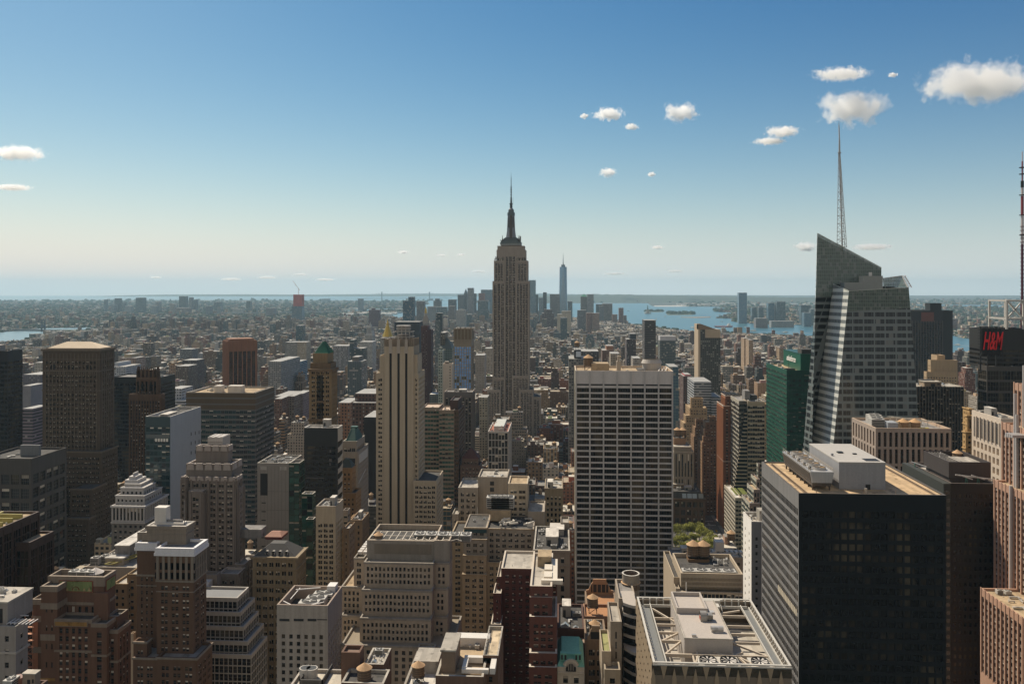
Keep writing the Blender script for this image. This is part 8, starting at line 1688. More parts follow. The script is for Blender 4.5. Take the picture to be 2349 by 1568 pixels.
 ('glass_tower', 'blue black tower below the red netted one', 'B', 305, 355, 385, 3300, 40, 'glass', (.07, .11, .14)), ('glass_tower', 'curving glass tower with a swept roof, right of the green pyramid tower', 'B', 716, 820, 560, 1750, 40, 'glass', (.09, .10, .10), None, (716, 745, 495, 4, (.10, .11, .11), 'glass')), ('glass_tower', 'glass block with white grid lines in front of the curving one', 'B', 700, 808, 660, 1450, 40, 'glass', (.28, .30, .31), None, (735, 785, 625, 6, (.16, .14, .12), 'none')),
 ('white_block', 'white columned block behind the curving glass tower', 'B', 590, 705, 540, 2100, 50, 'pier', (.36, .35, .36)), ('white_block', 'white office block left of the cream striped tower', 'B', 790, 890, 510, 2300, 50, 'pair', (.44, .43, .41)), ('clock_tower', 'white tiered tower with lantern top, far middle', 'B', 836, 890, 460, 2500, 40, 'punch', (.36, .35, .33), cone_top(0, 362, mat((.4, .4, .38), .7, .1, 0)), (844, 882, 400, 3, (.36, .35, .33), 'punch')),
 ('brick_block', 'maroon brick block of many lit windows left of the cream striped tower', 'B', 735, 935, 975, 800, 50, 'punch', (.12, .07, .055), None, (757, 935, 905, 10, (.12, .07, .055), 'punch')), ('brick_block', 'orange brick block beside the maroon one', 'B', 628, 720, 975, 900, 40, 'punch', (.30, .155, .085)), ('black_slab', 'plain black shaft left of the cream striped tower', 'B', 826, 935, 1085, 720, 40, 'none', (.022, .022, .025)),
 ('glass_tower', 'slanted dark teal glass tower on the far skyline', 'B', 1123, 1206, 195, 3000, 40, 'glassb', (.05, .09, .11), None, (1165, 1206, 166, 2, (.05, .09, .11), 'glassb')), ('apartment_tower', 'ribbed grey apartment tower right of the slanted teal one', 'B', 1226, 1284, 200, 4200, 50, 'pier', (.24, .25, .26)), ('black_slab', 'wide black slab behind the cream tower crown', 'B', 1058, 1250, 357, 2050, 50, 'none', (.025, .025, .03)),
 ('glass_tower', 'slim black and white tower with cubes of glass', 'B', 1376, 1424, 290, 2200, 24, 'glass', (.05, .055, .06), None, (1370, 1408, 345, -6, (.35, .36, .34), 'glass')), ('office_tower', 'tower with a small gold capped crown and teal flanks', 'B', 1398, 1500, 560, 1340, 40, 'glass', (.20, .27, .25), cone_top(0, 480, mat((.10, .12, .11), .7, .1, 0)), (1410, 1445, 440, 6, (.12, .11, .09), 'punch')),
 ('stone_block', 'pale curved wedge shaped block right of the blue glass tower', 'B', 1750, 1806, 560, 1950, 40, 'punch', (.40, .34, .27)), ('office_block', 'cream block with a billboard wall by the mast topped skyscraper', 'B', 1677, 1748, 612, 1700, 40, 'tiny', (.34, .29, .24)), ('office_block', 'small tan block with yellow roof edge near the mast topped skyscraper', 'B', 1708, 1770, 935, 1150, 30, 'punch', (.34, .30, .22)),
 ('apartment_tower', 'dark grooved slab tower right of centre, in front of the harbour', 'C', 1014, 1100, 345, 1700, 50, 'band', (.10, .085, .08)), ('mirror_block', 'shimmering mirrored slab with white top, right of the dark grooved tower', 'C', 1132, 1252, 500, 1900, 40, 'glass', (.20, .20, .18), None, (1132, 1252, 467, 1, (.50, .49, .50), 'none')), ('apartment_tower', 'dark green windowed tower with sloping brown crown', 'C', 1440, 1594, 415, 1400, 40, 'pair', (.085, .085, .07)),
 ('office_tower', 'maroon and black twin block in the right middle field', 'C', 876, 948, 490, 2000, 50, 'pier', (.10, .06, .06), None, (900, 950, 448, 8, (.05, .05, .055), 'none')), ('white_slab', 'white slab with thin window bands right of the grid slab', 'C', 1392, 1525, 815, 1150, 60, 'band', (.36, .37, .38), None, (1525, 1598, 930, -4, (.36, .37, .38), 'band')), ('office_block', 'dark office with pale columns above the grid slab', 'C', 530, 663, 582, 1400, 50, 'pier', (.09, .085, .085)),
 ('office_block', 'glass topped block with a bright white screen above the grid slab', 'C', 435, 583, 640, 1100, 50, 'pair', (.18, .17, .15), None, (476, 527, 572, 6, (.03, .03, .035), 'none')), ('brick_tower', 'brown tower with a domed copper tank, middle right', 'C', 690, 780, 575, 1500, 40, 'punch', (.20, .13, .10), None, (722, 776, 540, 6, (.34, .17, .10), 'none')), ('stone_tower', 'cream tiered block right of the domed brown tower', 'C', 754, 824, 600, 1350, 40, 'pair', (.42, .35, .26)), ('stone_tower', 'pale square block left of the dark grooved tower', 'C', 926, 985, 635, 1300, 40, 'pair', (.40, .35, .30)), ('apartment_tower', 'tall thin sandy flats, left of a matching pair', 'C', 1776, 1810, 482, 2300, 40, 'punch', (.42, .29, .18)), ('apartment_tower', 'tall thin sandy flats, right of a matching pair', 'C', 1812, 1845, 495, 2250, 40, 'punch', (.42, .29, .18)),
 ('glass_block', 'teal glass block peeking out right of the grid slab', 'C', 1205, 1274, 700, 1000, 40, 'glassb', (.12, .2, .2)), ('apartment_block', 'red topped dark brick block right of the teal one', 'C', 1310, 1378, 772, 1250, 40, 'punch', (.12, .07, .06), None, (1322, 1368, 760, 3, (.4, .04, .05), 'none')), ('brick_block', 'dark brick block with a bright flat roof, far right field', 'D', 1110, 1165, 575, 5200, 60, 'punch', (.16, .10, .10))]:
    name, label, r, xL, xR, yT, y0, dep, fm, col = a[:10]; top = a[10] if len(a) > 10 else None; tr = a[11:]
    C = lm(name, label, name.replace('_', ' '), r, xL, xR, yT, y0, dep, fm, col, tiers=tr, top=top)
    if name == 'red_tower':
        x0, x1, y0_, y1_ = C.b; C.boxes('glass_floors', [(x0-8, x1+1, y0_-3, y1_+3, 0, wz(C.x and 690, dY('B', 238), y0_), (.10, .13, .16), (.2, .2, .2))], 'glassb'); C.root['category'] = 'skyscraper'; C.root.name = 'construction_tower'
    if 'sloping brown' in label:
        x0, x1, y0_, y1_ = C.b; m = MB(); zz = C.zt; zh = wz(dX('C', 1430), dY('C', 372), 1400); xm = wx(dX('C', 1565), 1400)
        m.box(x0-3.5, x0-.1, y0_-.5, y1_, 0, zh-1, 1); m.frus([(x0-3.5, y0_-.6), (xm, y0_-.6), (xm, y0_+14), (x0-3.5, y0_+14)], zz, [(x0-3.5, y0_-.6), (x0+.5, y0_-.6), (x0+.5, y0_+14), (x0-3.5, y0_+14)], zh, 0); m.box(x0+8, x1, y0_-.8, y0_-.1, zz-14, zz, 1); lpart(C, 'sloping_crown', m, [mat((.25, .19, .13), .7, .1, .1), mat((.45, .37, .27), .7, .1, .1)])  # pale strip down the left edge paints in its sunlit side
    if 'bright white screen' in label: m = MB(); m.box(wx(dX('C', 489), 1105), wx(dX('C', 526), 1105), 1104, 1105.5, wz(1325, dY('C', 625), 1105), wz(1325, dY('C', 583), 1105)); lpart(C, 'roof_screen', m, [mat((.55, .62, .70), .5, .05, 0)]); tank(C.root, wx(dX('C', 497), 1112), 1112, wz(1325, dY('C', 572), 1105), 7, C.org)
# gold tipped towers and verticals
C = lm('gold_roof_tower', 'stone tower with a steep golden pyramid roof and lantern', 'skyscraper', 'B', 950, 1050, 480, 1850, 48, 'punch', (.33, .30, .25)); m = MB(); yc = 1874; Z = lambda v: wz(1300, dY('B', v), yc); w_ = (wx(dX('B', 1045), yc)-wx(dX('B', 968), yc))/2; xc = wx(dX('B', 1007), yc)
oc = lambda r: [(xc+r*cos(pi/8+k*pi/4), yc+r*sin(pi/8+k*pi/4)) for k in range(8)]
m.frus(oc(w_*1.06), Z(475), oc(w_*.2), Z(378), 0); m.frus(oc(w_*.2), Z(378), oc(w_*.13), Z(358), 0); m.cyl(xc, yc, Z(378), Z(374), w_*.32, w_*.32, 8, 0); m.cyl(xc, yc, Z(358), Z(334), w_*.12, .1, 6, 0); lpart(C, 'golden_roof', m, [GOLD])
C = lm('clock_tower', 'slim pale tower with columned top, pointed roof and gold lantern', 'skyscraper', 'B', 1272, 1324, 370, 2150, 26, 'punch', (.34, .31, .28)); m = MB(); yc = 2163; Z = lambda v: wz(1300, dY('B', v), yc); xc = wx(dX('B', 1299), yc); w_ = (C.b[1]-C.b[0])/2
sq = lambda r: [(xc-r, yc-r), (xc+r, yc-r), (xc+r, yc+r), (xc-r, yc+r)]
m.frus(sq(w_*.9), Z(370), sq(w_*.5), Z(312), 0); m.cyl(xc, yc, Z(312), Z(292), w_*.42, w_*.4, 8, 0); m.cyl(xc, yc, Z(292), Z(262), w_*.36, w_*.3, 8, 1); m.cyl(xc, yc, Z(262), Z(240), w_*.25, .1, 8, 1); lpart(C, 'pointed_roof', m, [mat((.34, .31, .27), .8, .1, .1), GOLD])
# suspension bridges
def bridge(label, A, Bp, zt, zd, tw, col, dx=0):
    """towers at the ground points A and B"""
    o = empty('suspension_bridge', (A[0], A[1], 0)); tag(o, label, 'bridge'); a, b = Vector((*A, 0)), Vector((*Bp, 0)); d = (b-a).normalized(); p = Vector((-d.y, d.x, 0)); cm = mat(col, .6, .1, 0, .1); base = -a
    for q in (a, b):
        m = MB()
        for s_ in (-1, 1): m.beam(q+p*s_*13, q+p*s_*12+Vector((0, 0, zt)), tw, tw)
        for f in (.42, .97): m.beam(q-p*12+Vector((0, 0, zt*f)), q+p*12+Vector((0, 0, zt*f)), tw*.8, tw*1.2)
        m.build('bridge_tower', cm, o, base)
    L_ = (b-a).length; m = MB(); up = Vector((0, 0, 1)); m.beam(a-d*L_*.5+up*zd, b+d*L_*.5+up*zd, 22, tw*.6 if dx == 0 else dx); m.build('deck', cm, o, base); m = MB()
    for s_ in (-12, 12):
        for k in range(24):
            f0, f1 = k/24, (k+1)/24; z0, z1 = [zd+8+(zt-zd-8)*(2*f-1)**2 for f in (f0, f1)]; m.beam(a+(b-a)*f0+p*s_+up*z0, a+(b-a)*f1+p*s_+up*z1, 1.2, 1.2)
        m.beam(a+p*s_+up*zt, a-d*L_*.38+p*s_+up*zd, 1.2, 1.2); m.beam(b+p*s_+up*zt, b+d*L_*.38+p*s_+up*zd, 1.2, 1.2)
    m.build('cables', cm, o, base)
t_ = 17600; q1, q2 = (876-CX)/F*t_, (980-CX)/F*t_
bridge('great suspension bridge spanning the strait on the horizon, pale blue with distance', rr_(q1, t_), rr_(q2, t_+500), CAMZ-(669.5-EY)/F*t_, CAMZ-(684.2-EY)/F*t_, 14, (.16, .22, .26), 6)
t_ = 5000; bridge('dark steel bridge crossing the river at the left edge', rr_((99-CX)/F*t_, t_), rr_((-170-CX)/F*t_, t_+150), CAMZ-(732-EY)/F*t_, CAMZ-(757-EY)/F*t_, 7, (.07, .085, .10), 9)
t_ = 7300; bridge('suspension bridge with steep white cables left of the red netted tower', rr_((590-CX)/F*t_, t_), rr_((750-CX)/F*t_, t_+400), 98, 45, 6, (.2, .26, .3), 5)
# statue and its island
t_ = 8500; xs, ys = rr_((1485.8-CX)/F*t_, t_); o = empty('statue', (xs, ys, 0)); tag(o, 'tiny robed statue with raised torch on its pedestal on an island in the bay', 'statue'); gs2 = mat((.10, .17, .15), .7, .1, 0)
m = MB(); m.frus([(-32, -32), (32, -32), (32, 32), (-32, 32)], 0, [(-28, -28), (28, -28), (28, 28), (-28, 28)], 12, 0); m.frus([(-14, -14), (14, -14), (14, 14), (-14, 14)], 12, [(-9, -9), (9, -9), (9, 9), (-9, 9)], 46, 0); m.build('pedestal', mat((.3, .28, .24), .8, .1, 0), o)
m = MB(); m.cyl(0, 0, 46, 66, 7, 5.5, 10, 0); m.cyl(0, 0, 66, 80, 5.5, 3.4, 10, 0); m.cyl(0, 0, 80, 86, 2.2, 2.0, 8, 0); m.cyl(0, 0, 86, 88, 3, .2, 7, 0); m.beam((-3, 0, 77), (-5.5, 0, 92), 1.8, 1.8, 0); m.cyl(-5.5, 0, 92, 97, 1.2, 1.8, 8, 0); m.beam((3, -1, 76), (4, -3, 68), 2, 2, 0); m.build('figure', gs2, o)
# boats
def boat(label, X, Y, Ln, big=False, ang=0, col=(.6, .6, .58), wake=0):
    x, y = G(X, Y); o = empty('boat' if not big else 'tanker', (x, y, .5), ang); tag(o, label, 'boat' if not big else 'ship', 'boats on the bay'); m = MB(); w_ = Ln*.11
    m.frus([(-Ln*.45, -w_*.8), (Ln*.38, -w_*.8), (Ln*.48, 0), (Ln*.38, w_*.8), (-Ln*.45, w_*.8)], 0, [(-Ln*.5, -w_), (Ln*.42, -w_), (Ln*.55, 0), (Ln*.42, w_), (-Ln*.5, w_)], Ln*.06, 0); m.build('hull', mat(col, .6, .1, 0), o)
    m = MB(); m.box(-Ln*.4, -Ln*.2 if big else Ln*.2, -w_*.7, w_*.7, Ln*.06, Ln*.14, 0); m.box(-Ln*.35, -Ln*.25 if big else 0, -w_*.5, w_*.5, Ln*.14, Ln*.2, 0); m.build('cabin', mat((.7, .7, .67), .6, .1, 0), o)
    if wake: m = MB(); m.poly([(-Ln*.5, -w_, .12), (-Ln*.5, w_, .12), (-wake, w_*2.4, .12), (-wake, -w_*2.4, .12)][::-1]); stru(m.build('water', mat((.42, .48, .48), .6, .3, 0, .5), None, (x, y, .5))).rotation_euler = (0, 0, ang)
boat('red hulled tanker under way in the harbour', 1660, 750, 120, True, radians(183), (.35, .06, .05), 0)
boat('white ferry trailing a long pale wake behind the dark crowned tower', 1726, 760, 50, False, radians(150), (.6, .6, .58), 900)
for i, (X, Y) in enumerate(((1481, 718), (1526, 726), (1588, 752), (1656, 738), (1650, 722), (1505, 733), (1710, 751), (1442, 713), (2203, 802), (1772, 757), (2195, 792), (1800, 763))): boat(['small white boat near the statue island', 'white boat with a short wake off the larger island', 'small boat in the middle of the channel', 'sailing speck near the far piers', 'boat off the green spit', 'boat in the open bay left of the larger island', 'boat close to the near shore', 'boat off the downtown tip', 'boat by the far right pier', 'boat just left of the crystal tower', 'boat right of the crystal tower', 'white boat beside the crystal tower edge'][i], X, Y, 26+i % 3*8, False, radians(20+47*i), wake=60 if i % 3 == 1 else 0)
# ------------------------------------------------------------------ filler blocks on the street grid
import numpy as np
ANCH = [(40, 'black left tower'), (165, 'brown stone tower'), (335, 'spiky crowned tower'), (545, 'orange fluted tower'), (738, 'green pyramid tower'), (925, 'cream striped tower'), (1062, 'blue glass tower'), (1171, 'tallest skyscraper'), (1291, 'downtown glass spire'), (1430, 'white grid slab'), (1492, 'dark grooved tower'), (1625, 'sloping crowned tower'), (1700, 'sloping tan tower'), (1810, 'emerald tower'), (1980, 'crystal tower'), (2130, 'far black slab'), (2290, 'red letter sign')]
rg = random.Random(11); lots = []
def clash(x0, x1, y0, y1, g=1.5): return any(x0 < b+g and x1 > a-g and y0 < d+g and y1 > c-g for a, b, c, d in FOOT)
def height(y, X):
    r = rg.random()
    if y < 900: return rg.uniform(22, 60) if r < .85 else rg.uniform(60, 85)
    if y < 1900: return rg.uniform(22, 58) if r < .88 else rg.uniform(60, 95)
    if y < 2700: return rg.uniform(16, 48) if r < .93 else rg.uniform(50, 80)
    if y < 4300: return rg.uniform(13, 27) if r < .89 else rg.uniform(30, 62)
    if y < 5200: return rg.uniform(16, 45) if r < .9 else rg.uniform(50, 90)
    return rg.uniform(25, 90) if 1020 < X < 1440 else rg.uniform(15, 50)
for j in range(4, 84):
    ya, yb = 40+80*j+8, 40+80*(j+1)-8; far_ = ya > 3200
    xs = sorted([-4200+k*250 for k in range(12)]+AVES+[1555, 1800, 2100, 2400, 2700, 3000])
    for xa, xb in zip(xs, xs[1:]):
        x = xa+13
        while x < xb-22:
            w_ = (rg.uniform(10, 27) if rg.random() < .85 else rg.uniform(27, 44)) if not far_ else rg.uniform(12, 36); w_ = min(w_, xb-12-x)
            if w_ < 8: break
            for (c, d) in ((ya, (ya+yb)/2-1.5), ((ya+yb)/2+1.5, yb)):
                X, Y, t = proj(x+w_/2, c, 0)
                if t < 300 or X < -50 or X > 2400 or not manh(X, Y) or (118 < x+w_/2 < 180 and c < 1300): continue
                Xg, Yg, _ = proj(x+w_/2, d, 0)
                if wet(X, Y): continue
                h = height(c, X)
                if clash(x, x+w_, c, d): continue
                if x+w_ > 80 and x < 162 and 690 < c < 905: continue
                if (X < 235 or X > 1440) and t > 900: h = min(h, 260-(interp(X, SHORE)-3-EY)/F*t)
                if h < 5: h = 5
                if 50 < x < 185 and c < 760: h = min(h, 255-.319*(t+40))
                if h < 8: continue
                if X > 1300 and Y < 790 and X < 2260: h = min(h, 34)
                if rg.random() < .03: continue
                dd = d-rg.uniform(0, 5); lots.append([x, x+w_, c+rg.uniform(0, 2), dd, h, t])
            x += w_+rg.choice((0, .3, .3, 1.5))
lots.sort(key=lambda l: l[5]); mask = np.zeros((784, 1175), bool); heroes = [((a, b, c, d), proj((a+b)/2, c, 0)[2]) for a, b, c, d in FOOT]
def rect(x0, x1, y0, y1, h):
    P_ = [proj(x, y, z) for x in (x0, x1) for y in (y0, y1) for z in (0, h)]; return [int(v/2) for v in (min(p[0] for p in P_), max(p[0] for p in P_), min(p[1] for p in P_), 1568)]
HH = []
for o in list(S.objects):
    if o.parent is None and o.type == 'EMPTY' and o.get('category') and o.name != 'statue' and 'bridge' not in o.name:
        zs = [(Vector(c)).z for ch in o.children if ch.name.split('.')[0] == 'wall' for c in ch.bound_box]; xs_ = [c[0]+o.location.x for ch in o.children if ch.name.split('.')[0] == 'wall' for c in ch.bound_box]
        if zs: HH.append((min(xs_), max(xs_), o.location.y, o.location.y+4, max(zs)*.96, proj(o.location.x, o.location.y, 0)[2]))
allq = sorted([(l[5], 0, l) for l in lots]+[(h[5], 1, h) for h in HH], key=lambda q: q[0]); area = {}
for t, kind, l in allq:
    a, b, c, d = rect(*l[:5]); a, b, c = max(0, a), min(1174, b), max(0, c)
    if b > a and d > c: sub = mask[c:d, a:b]; n = sub.size-int(sub.sum()) if kind == 0 else 0; area[id(l)] = n; sub[:] = True
vis = sorted([l for l in lots if area.get(id(l), 0) > 0], key=lambda l: -area[id(l)]); NI = 295; ind = vis[:NI]; inds = set(id(l) for l in ind)
KN = ['punch', 'punch', 'pair', 'pair', 'tiny', 'band', 'pier', 'glass']
bulk = {k: MB() for k in set(KN)}; seen = {}; used = set(); ordn = ['nearest', 'second', 'third', 'fourth', 'fifth', 'sixth', 'seventh', 'eighth', 'ninth', 'tenth', 'eleventh', 'twelfth']
def spec(l):
    c, cn = rg.choices(PAL, PW)[0]; v = rg.uniform(.7, 1.3); c = tuple(min(.7, x*v*w) for x, w in zip(c, (1.0, .9, .78))); r, rn, _ = rg.choices(RPAL, [q[2] for q in RPAL])[0]; k = rg.choice(KN)
    if cn in ('charcoal', 'blue grey'): k = rg.choice(('glass', 'band'))
    return c, cn, r, rn, k
for l in ind: l.append(spec(l))
for l in sorted(ind, key=lambda l: l[5]):
    x0, x1, y0, y1, h, t, (c, cn, r, rn, k) = l; X, Y, _ = proj((x0+x1)/2, y0, h); nt_ = rg.choice((0, 0, 1, 1, 2)) if h > 20 else 0; st_ = rg.random() < .3 and h > 35
    an = min(ANCH, key=lambda a: abs(a[0]-X)); rel = 'left' if X < an[0] else 'right'; dist = 'close' if t < 1000 else 'midway' if t < 1800 else 'distant' if t < 3200 else 'far'
    key = (cn, rn, an[1], rel, dist, st_, nt_); n_ = seen.get(key, 0); seen[key] = n_+1
    lab = '%s %s block, %s%s, %s of the %s' % (dist, cn, 'stepped, ' if st_ else '', {0: rn, 1: rn+' with tank', 2: rn+' with two tanks'}[nt_], rel, an[1])
    if n_: lab += ', %s such' % (ordn[min(n_, 11)]) 
    C = City('city_block', lab, 'building', (x0+x1)/2, (y0+y1)/2, 'blocks of the street grid'); pw, fh = rg.uniform(2.8, 4.4), rg.uniform(3.3, 4.0)
    bx = [(x0, x1, y0, y1, 0, h, c, r)]; zt = h
    C.boxes('wall', bx, k, pw=pw, fh=fh, par=1.0 if t < 1900 else 0); X0, X1, Y0, Y1 = x0, x1, y0, y1
    if st_: X0, X1, Y0, Y1 = x0+(x1-x0)*.15, x1-(x1-x0)*.15, y0+3, y1-4; zt = h*rg.uniform(1.12, 1.3); C.boxes('upper_storey', [(X0, X1, Y0, Y1, h-1, zt, c, r)], k, pw=pw, fh=fh)
    a, b = rg.uniform(.1, .5), rg.uniform(.1, .5); bc = tuple(min(.6, q*rg.uniform(.8, 1.5)) for q in c); C.boxes('bulkhead', [(X0+(X1-X0)*a, X0+(X1-X0)*(a+.3), Y0+(Y1-Y0)*b, Y0+(Y1-Y0)*(b+.3), zt-1.2, zt+rg.uniform(2.5, 5), bc, rg.choice(RPAL)[0])], 'none')
    z = zt-(1.0 if t < 1900 and not st_ else 0)
    for q in range(nt_): tank(C.root, X0+(X1-X0)*(.8-.45*q), Y0+(Y1-Y0)*rg.uniform(.2, .5), z, rg.uniform(3.8, 5.4), C.org)
    if t < 1500:
        for q in range(4): put(C.root, rg.choice(('cooling_unit', 'vent_pipe', 'skylight', 'duct')), rg.uniform(X0+2, X1-2), rg.uniform(Y0+2, Y1-2), z, rg.uniform(1.5, 3.5), None, None, 0, C.org)
for l in lots:
    if id(l) in inds: continue
    x0, x1, y0, y1, h, t = l; c, cn, r, rn, k = spec(l); m = bulk[k]; r = tuple(q*(.65 if t > 3300 and proj(x0, y0, h)[0] < 400 else 1) for q in r); cbox(m, x0, x1, y0, y1, 0, h, c, r, rg.uniform(3, 4.4), rg.uniform(3.3, 4))
    if rg.random() < .6: a, b = rg.uniform(.1, .6), rg.uniform(.1, .6); cbox(m, x0+(x1-x0)*a, x0+(x1-x0)*(a+.28), y0+(y1-y0)*b, y0+(y1-y0)*(b+.28), h, h+rg.uniform(2, 5), tuple(q*rg.uniform(.8, 1.8) for q in c), rg.choice(RPAL)[0], 60, 60)
    if h > 22 and t < 3500 and rg.random() < .5: xx, yy = rg.uniform(x0+3, x1-3), rg.uniform(y0+3, y1-3); m.cyl(xx, yy, h+1.5, h+6, 2.0, 1.9, 7, 1, (.2, .14, .09)); m.cyl(xx, yy, h+6, h+8, 2.3, .05, 7, 1, (.42, .28, .16))
def stuffobj(name, label, cat, parts, kindname='wall'):
    """all the blocks beyond the 300 that show largest, one mesh"""
    M_ = MB(); mats = []
    for k, m in parts.items():
        off = len(M_.v); mats += [FM[k], RM]; b = len(mats)-2; M_.v += m.v; M_.f += [tuple(i+off for i in f) for f in m.f]; M_.m += [b+i for i in m.m]; M_.c += m.c; M_.uv += m.uv
    o = M_.build(name, mats); tag(o, label, cat, None, 'stuff'); return o
stuffobj('city_blocks', 'the countless smaller blocks and roofs between the towers of the island', 'city blocks', bulk)
# beyond the rivers: low rise quarters out to the horizon
low = {'tiny': MB(), 'none': MB()}; tr = MB(); rq = random.Random(5); cnt = 0
def tree_lump(x, y, z, r):
    g = rq.uniform(.6, 1.3); c = (.035*g, .058*g, .028*g); n = 6; ph = rq.random()*6; ring = [(x+r*rq.uniform(.7, 1.1)*cos(ph+2*pi*k/n), y+r*rq.uniform(.7, 1.1)*sin(ph+2*pi*k/n)) for k in range(n)]
    tr.frus(ring, z, [(x+(a-x)*.55, y+(b-y)*.55) for a, b in ring], z+r*rq.uniform(.5, .9), 0, c)
while cnt < 24000:
    u = rq.random(); Y = 686.5+(u**.75)*95; X = rq.uniform(-30, 2380)
    if manh(X, Y) or wet(X, Y): continue
    bay = 1035 < X < 1560 and Y < 745
    if bay and not (Y < 694): continue
    cnt += 1; x, y = G(X, Y); t = -x*SA+y*CA; s_ = (t/6000)**.6
    if rq.random() < .34: tree_lump(x, y, 0, rq.uniform(14, 30)*s_); continue
    w_, d_ = rq.uniform(8, 32)*s_, rq.uniform(8, 34)*s_; h = rq.uniform(7, 15) if rq.random() < .93 else rq.uniform(20, 48)
    c, cn, r, rn, k = spec(None)
    if rq.random() < .16: r = (.78, .77, .75)
    cbox(low['tiny' if rq.random() < .6 else 'none'], x-w_/2, x+w_/2, y-d_/2, y+d_/2, 0, h, c, r, 5, 4)
stuffobj('distant_quarters', 'hazy low rise quarters across the rivers out to the horizon', 'city blocks', low)
# sheds, containers and docks along the bay
m = MB()
for k in range(260):
    X, Y = rq.uniform(1560, 1960), rq.uniform(696.5, 702) 
    if rq.random() < .35: X, Y = rq.uniform(780, 925), rq.choice((rq.uniform(709, 712), rq.uniform(718, 724)))
    if wet(X, Y): continue
    x, y = G(X, Y); w_ = rq.uniform(40, 190); m.box(x-w_/2, x+w_/2, y-25, y+25, 0, rq.uniform(10, 22), 0, rq.choice(((.72, .7, .66), (.6, .58, .54), (.5, .45, .38), (.2, .3, .36))))
tag(m.build('warehouses', [RM]), 'pale port sheds and storage tanks strung along the far shores of the bay', 'warehouses', None, 'stuff')
# tree canopy in the streets, squares and parks
def park(pts, n, h=0, rad=(5, 9)):
    for k in range(n):
        X = rq.uniform(min(p[0] for p in pts), max(p[0] for p in pts)); Y = rq.uniform(min(p[1] for p in pts), max(p[1] for p in pts))
        if inpoly(X, Y, pts): x, y = G(X, Y, 10); tree_lump(x, y, rq.uniform(3, 8), rq.uniform(*rad))
PARKS = [(dp((680, 455), (700, 425), (745, 402), (772, 405), (760, 440), (720, 462), r='B'), 90), (dp((395, 470), (430, 440), (470, 450), (440, 480), r='B'), 40), (dp((940, 470), (1010, 450), (1040, 475), (950, 490), r='A'), 60), (dp((1090, 545), (1250, 535), (1370, 548), (1350, 568), (1100, 566), r='A'), 160), (dp((205, 512), (330, 500), (345, 525), (215, 532), r='C'), 80), (dp((500, 500), (620, 498), (630, 520), (510, 520), r='C'), 60),
         (dp((0, 515), (180, 500), (190, 512), (0, 540), r='A'), 90), (dp((260, 1090), (318, 1080), (318, 1140), (262, 1130), r='A'), 50), (dp((1740, 830), (1775, 815), (1775, 900), (1740, 905), r='B'), 50), (dp((1500, 415), (1560, 412), (1560, 425), (1500, 425), r='A'), 40)]
for p_, n_ in PARKS: park(p_, n_)
for X, Y, rx, ry, n_ in ((1500, 714, 20, 1, 60), (1562, 719.5, 30, 2, 120), (1660, 712, 22, 3, 80), (1700, 736, 12, 2, 40)):
    for k in range(n_): x, y = G(X+rq.uniform(-rx, rx), Y+rq.uniform(-ry, ry)); tree_lump(x, y, 1, rq.uniform(14, 30))
for k in range(1500):
    j = rq.randrange(14, 60); y = 40+80*j+rq.choice((-5, 5)); x = rq.uniform(-1600, 1500); X, Y, t = proj(x, y, 0)
    if manh(X, Y) and not wet(X, Y): tree_lump(x, y, 3, rq.uniform(3, 5.5))
def leafmat():
    m, t, p = newmat('leafv'); m.name = 'foliage'; at = N(t, 'ShaderNodeAttribute', attribute_name='col'); L(t, at.outputs['Color'], p.inputs['Base Color']); p.inputs['Roughness'].default_value = .8; p.inputs['Specular IOR Level'].default_value = .2; return m
LF = leafmat(); tag(tr.build('tree_canopy', [LF]), 'green tree canopy of streets, squares and far suburbs', 'trees', None, 'stuff')
# ------------------------------------------------------------------ park trees by the avenue
def crown_mesh(seed, R=8.0, H=11.0):
    r = random.Random(seed); m = MB(); cl = [(r.uniform(-.62, .62)*R, r.uniform(-.62, .62)*R, r.uniform(.25, .86)*H, r.uniform(.24, .42)*R) for _ in range(19)]
    for (cx, cy, cz, cr) in cl:
        g = r.uniform(.5, 1.25)
        for _ in range(210):
            a, b = r.uniform(0, 2*pi), math.asin(r.uniform(-.5, 1)); q = cr*r.uniform(.72, 1.06); p = Vector((cx+q*cos(a)*cos(b), cy+q*sin(a)*cos(b), cz+q*sin(b)*.85)); s_ = r.uniform(.22, .5)
            u = Vector((r.uniform(-1, 1), r.uniform(-1, 1), r.uniform(-.6, .6))).normalized(); v = u.cross(Vector((r.uniform(-1, 1), r.uniform(-1, 1), 1)).normalized()).normalized(); k = g*r.uniform(.7, 1.3); m.poly([p-u*s_, p-v*s_*.7, p+u*s_, p+v*s_*.7], 0, (.27*k, .27*k, .05*k))
    return m.mesh('crown', [LF])
def trunk_mesh(seed):
    r = random.Random(seed); m = MB(); m.cyl(0, 0, -6, 3.5, .45, .3, 8, 0, cap=False)
    for k in range(6): a = k*1.05+r.random(); m.beam((0, 0, 1+k*.4), (3.4*cos(a), 3.4*sin(a), 6+r.uniform(0, 2)), .22, .22)
    return m.mesh('trunk', [mat((.10, .08, .06), .9, .2, .2, 3)])
CM = [crown_mesh(i) for i in range(4)]; TM = [trunk_mesh(i) for i in range(2)]; k = 0
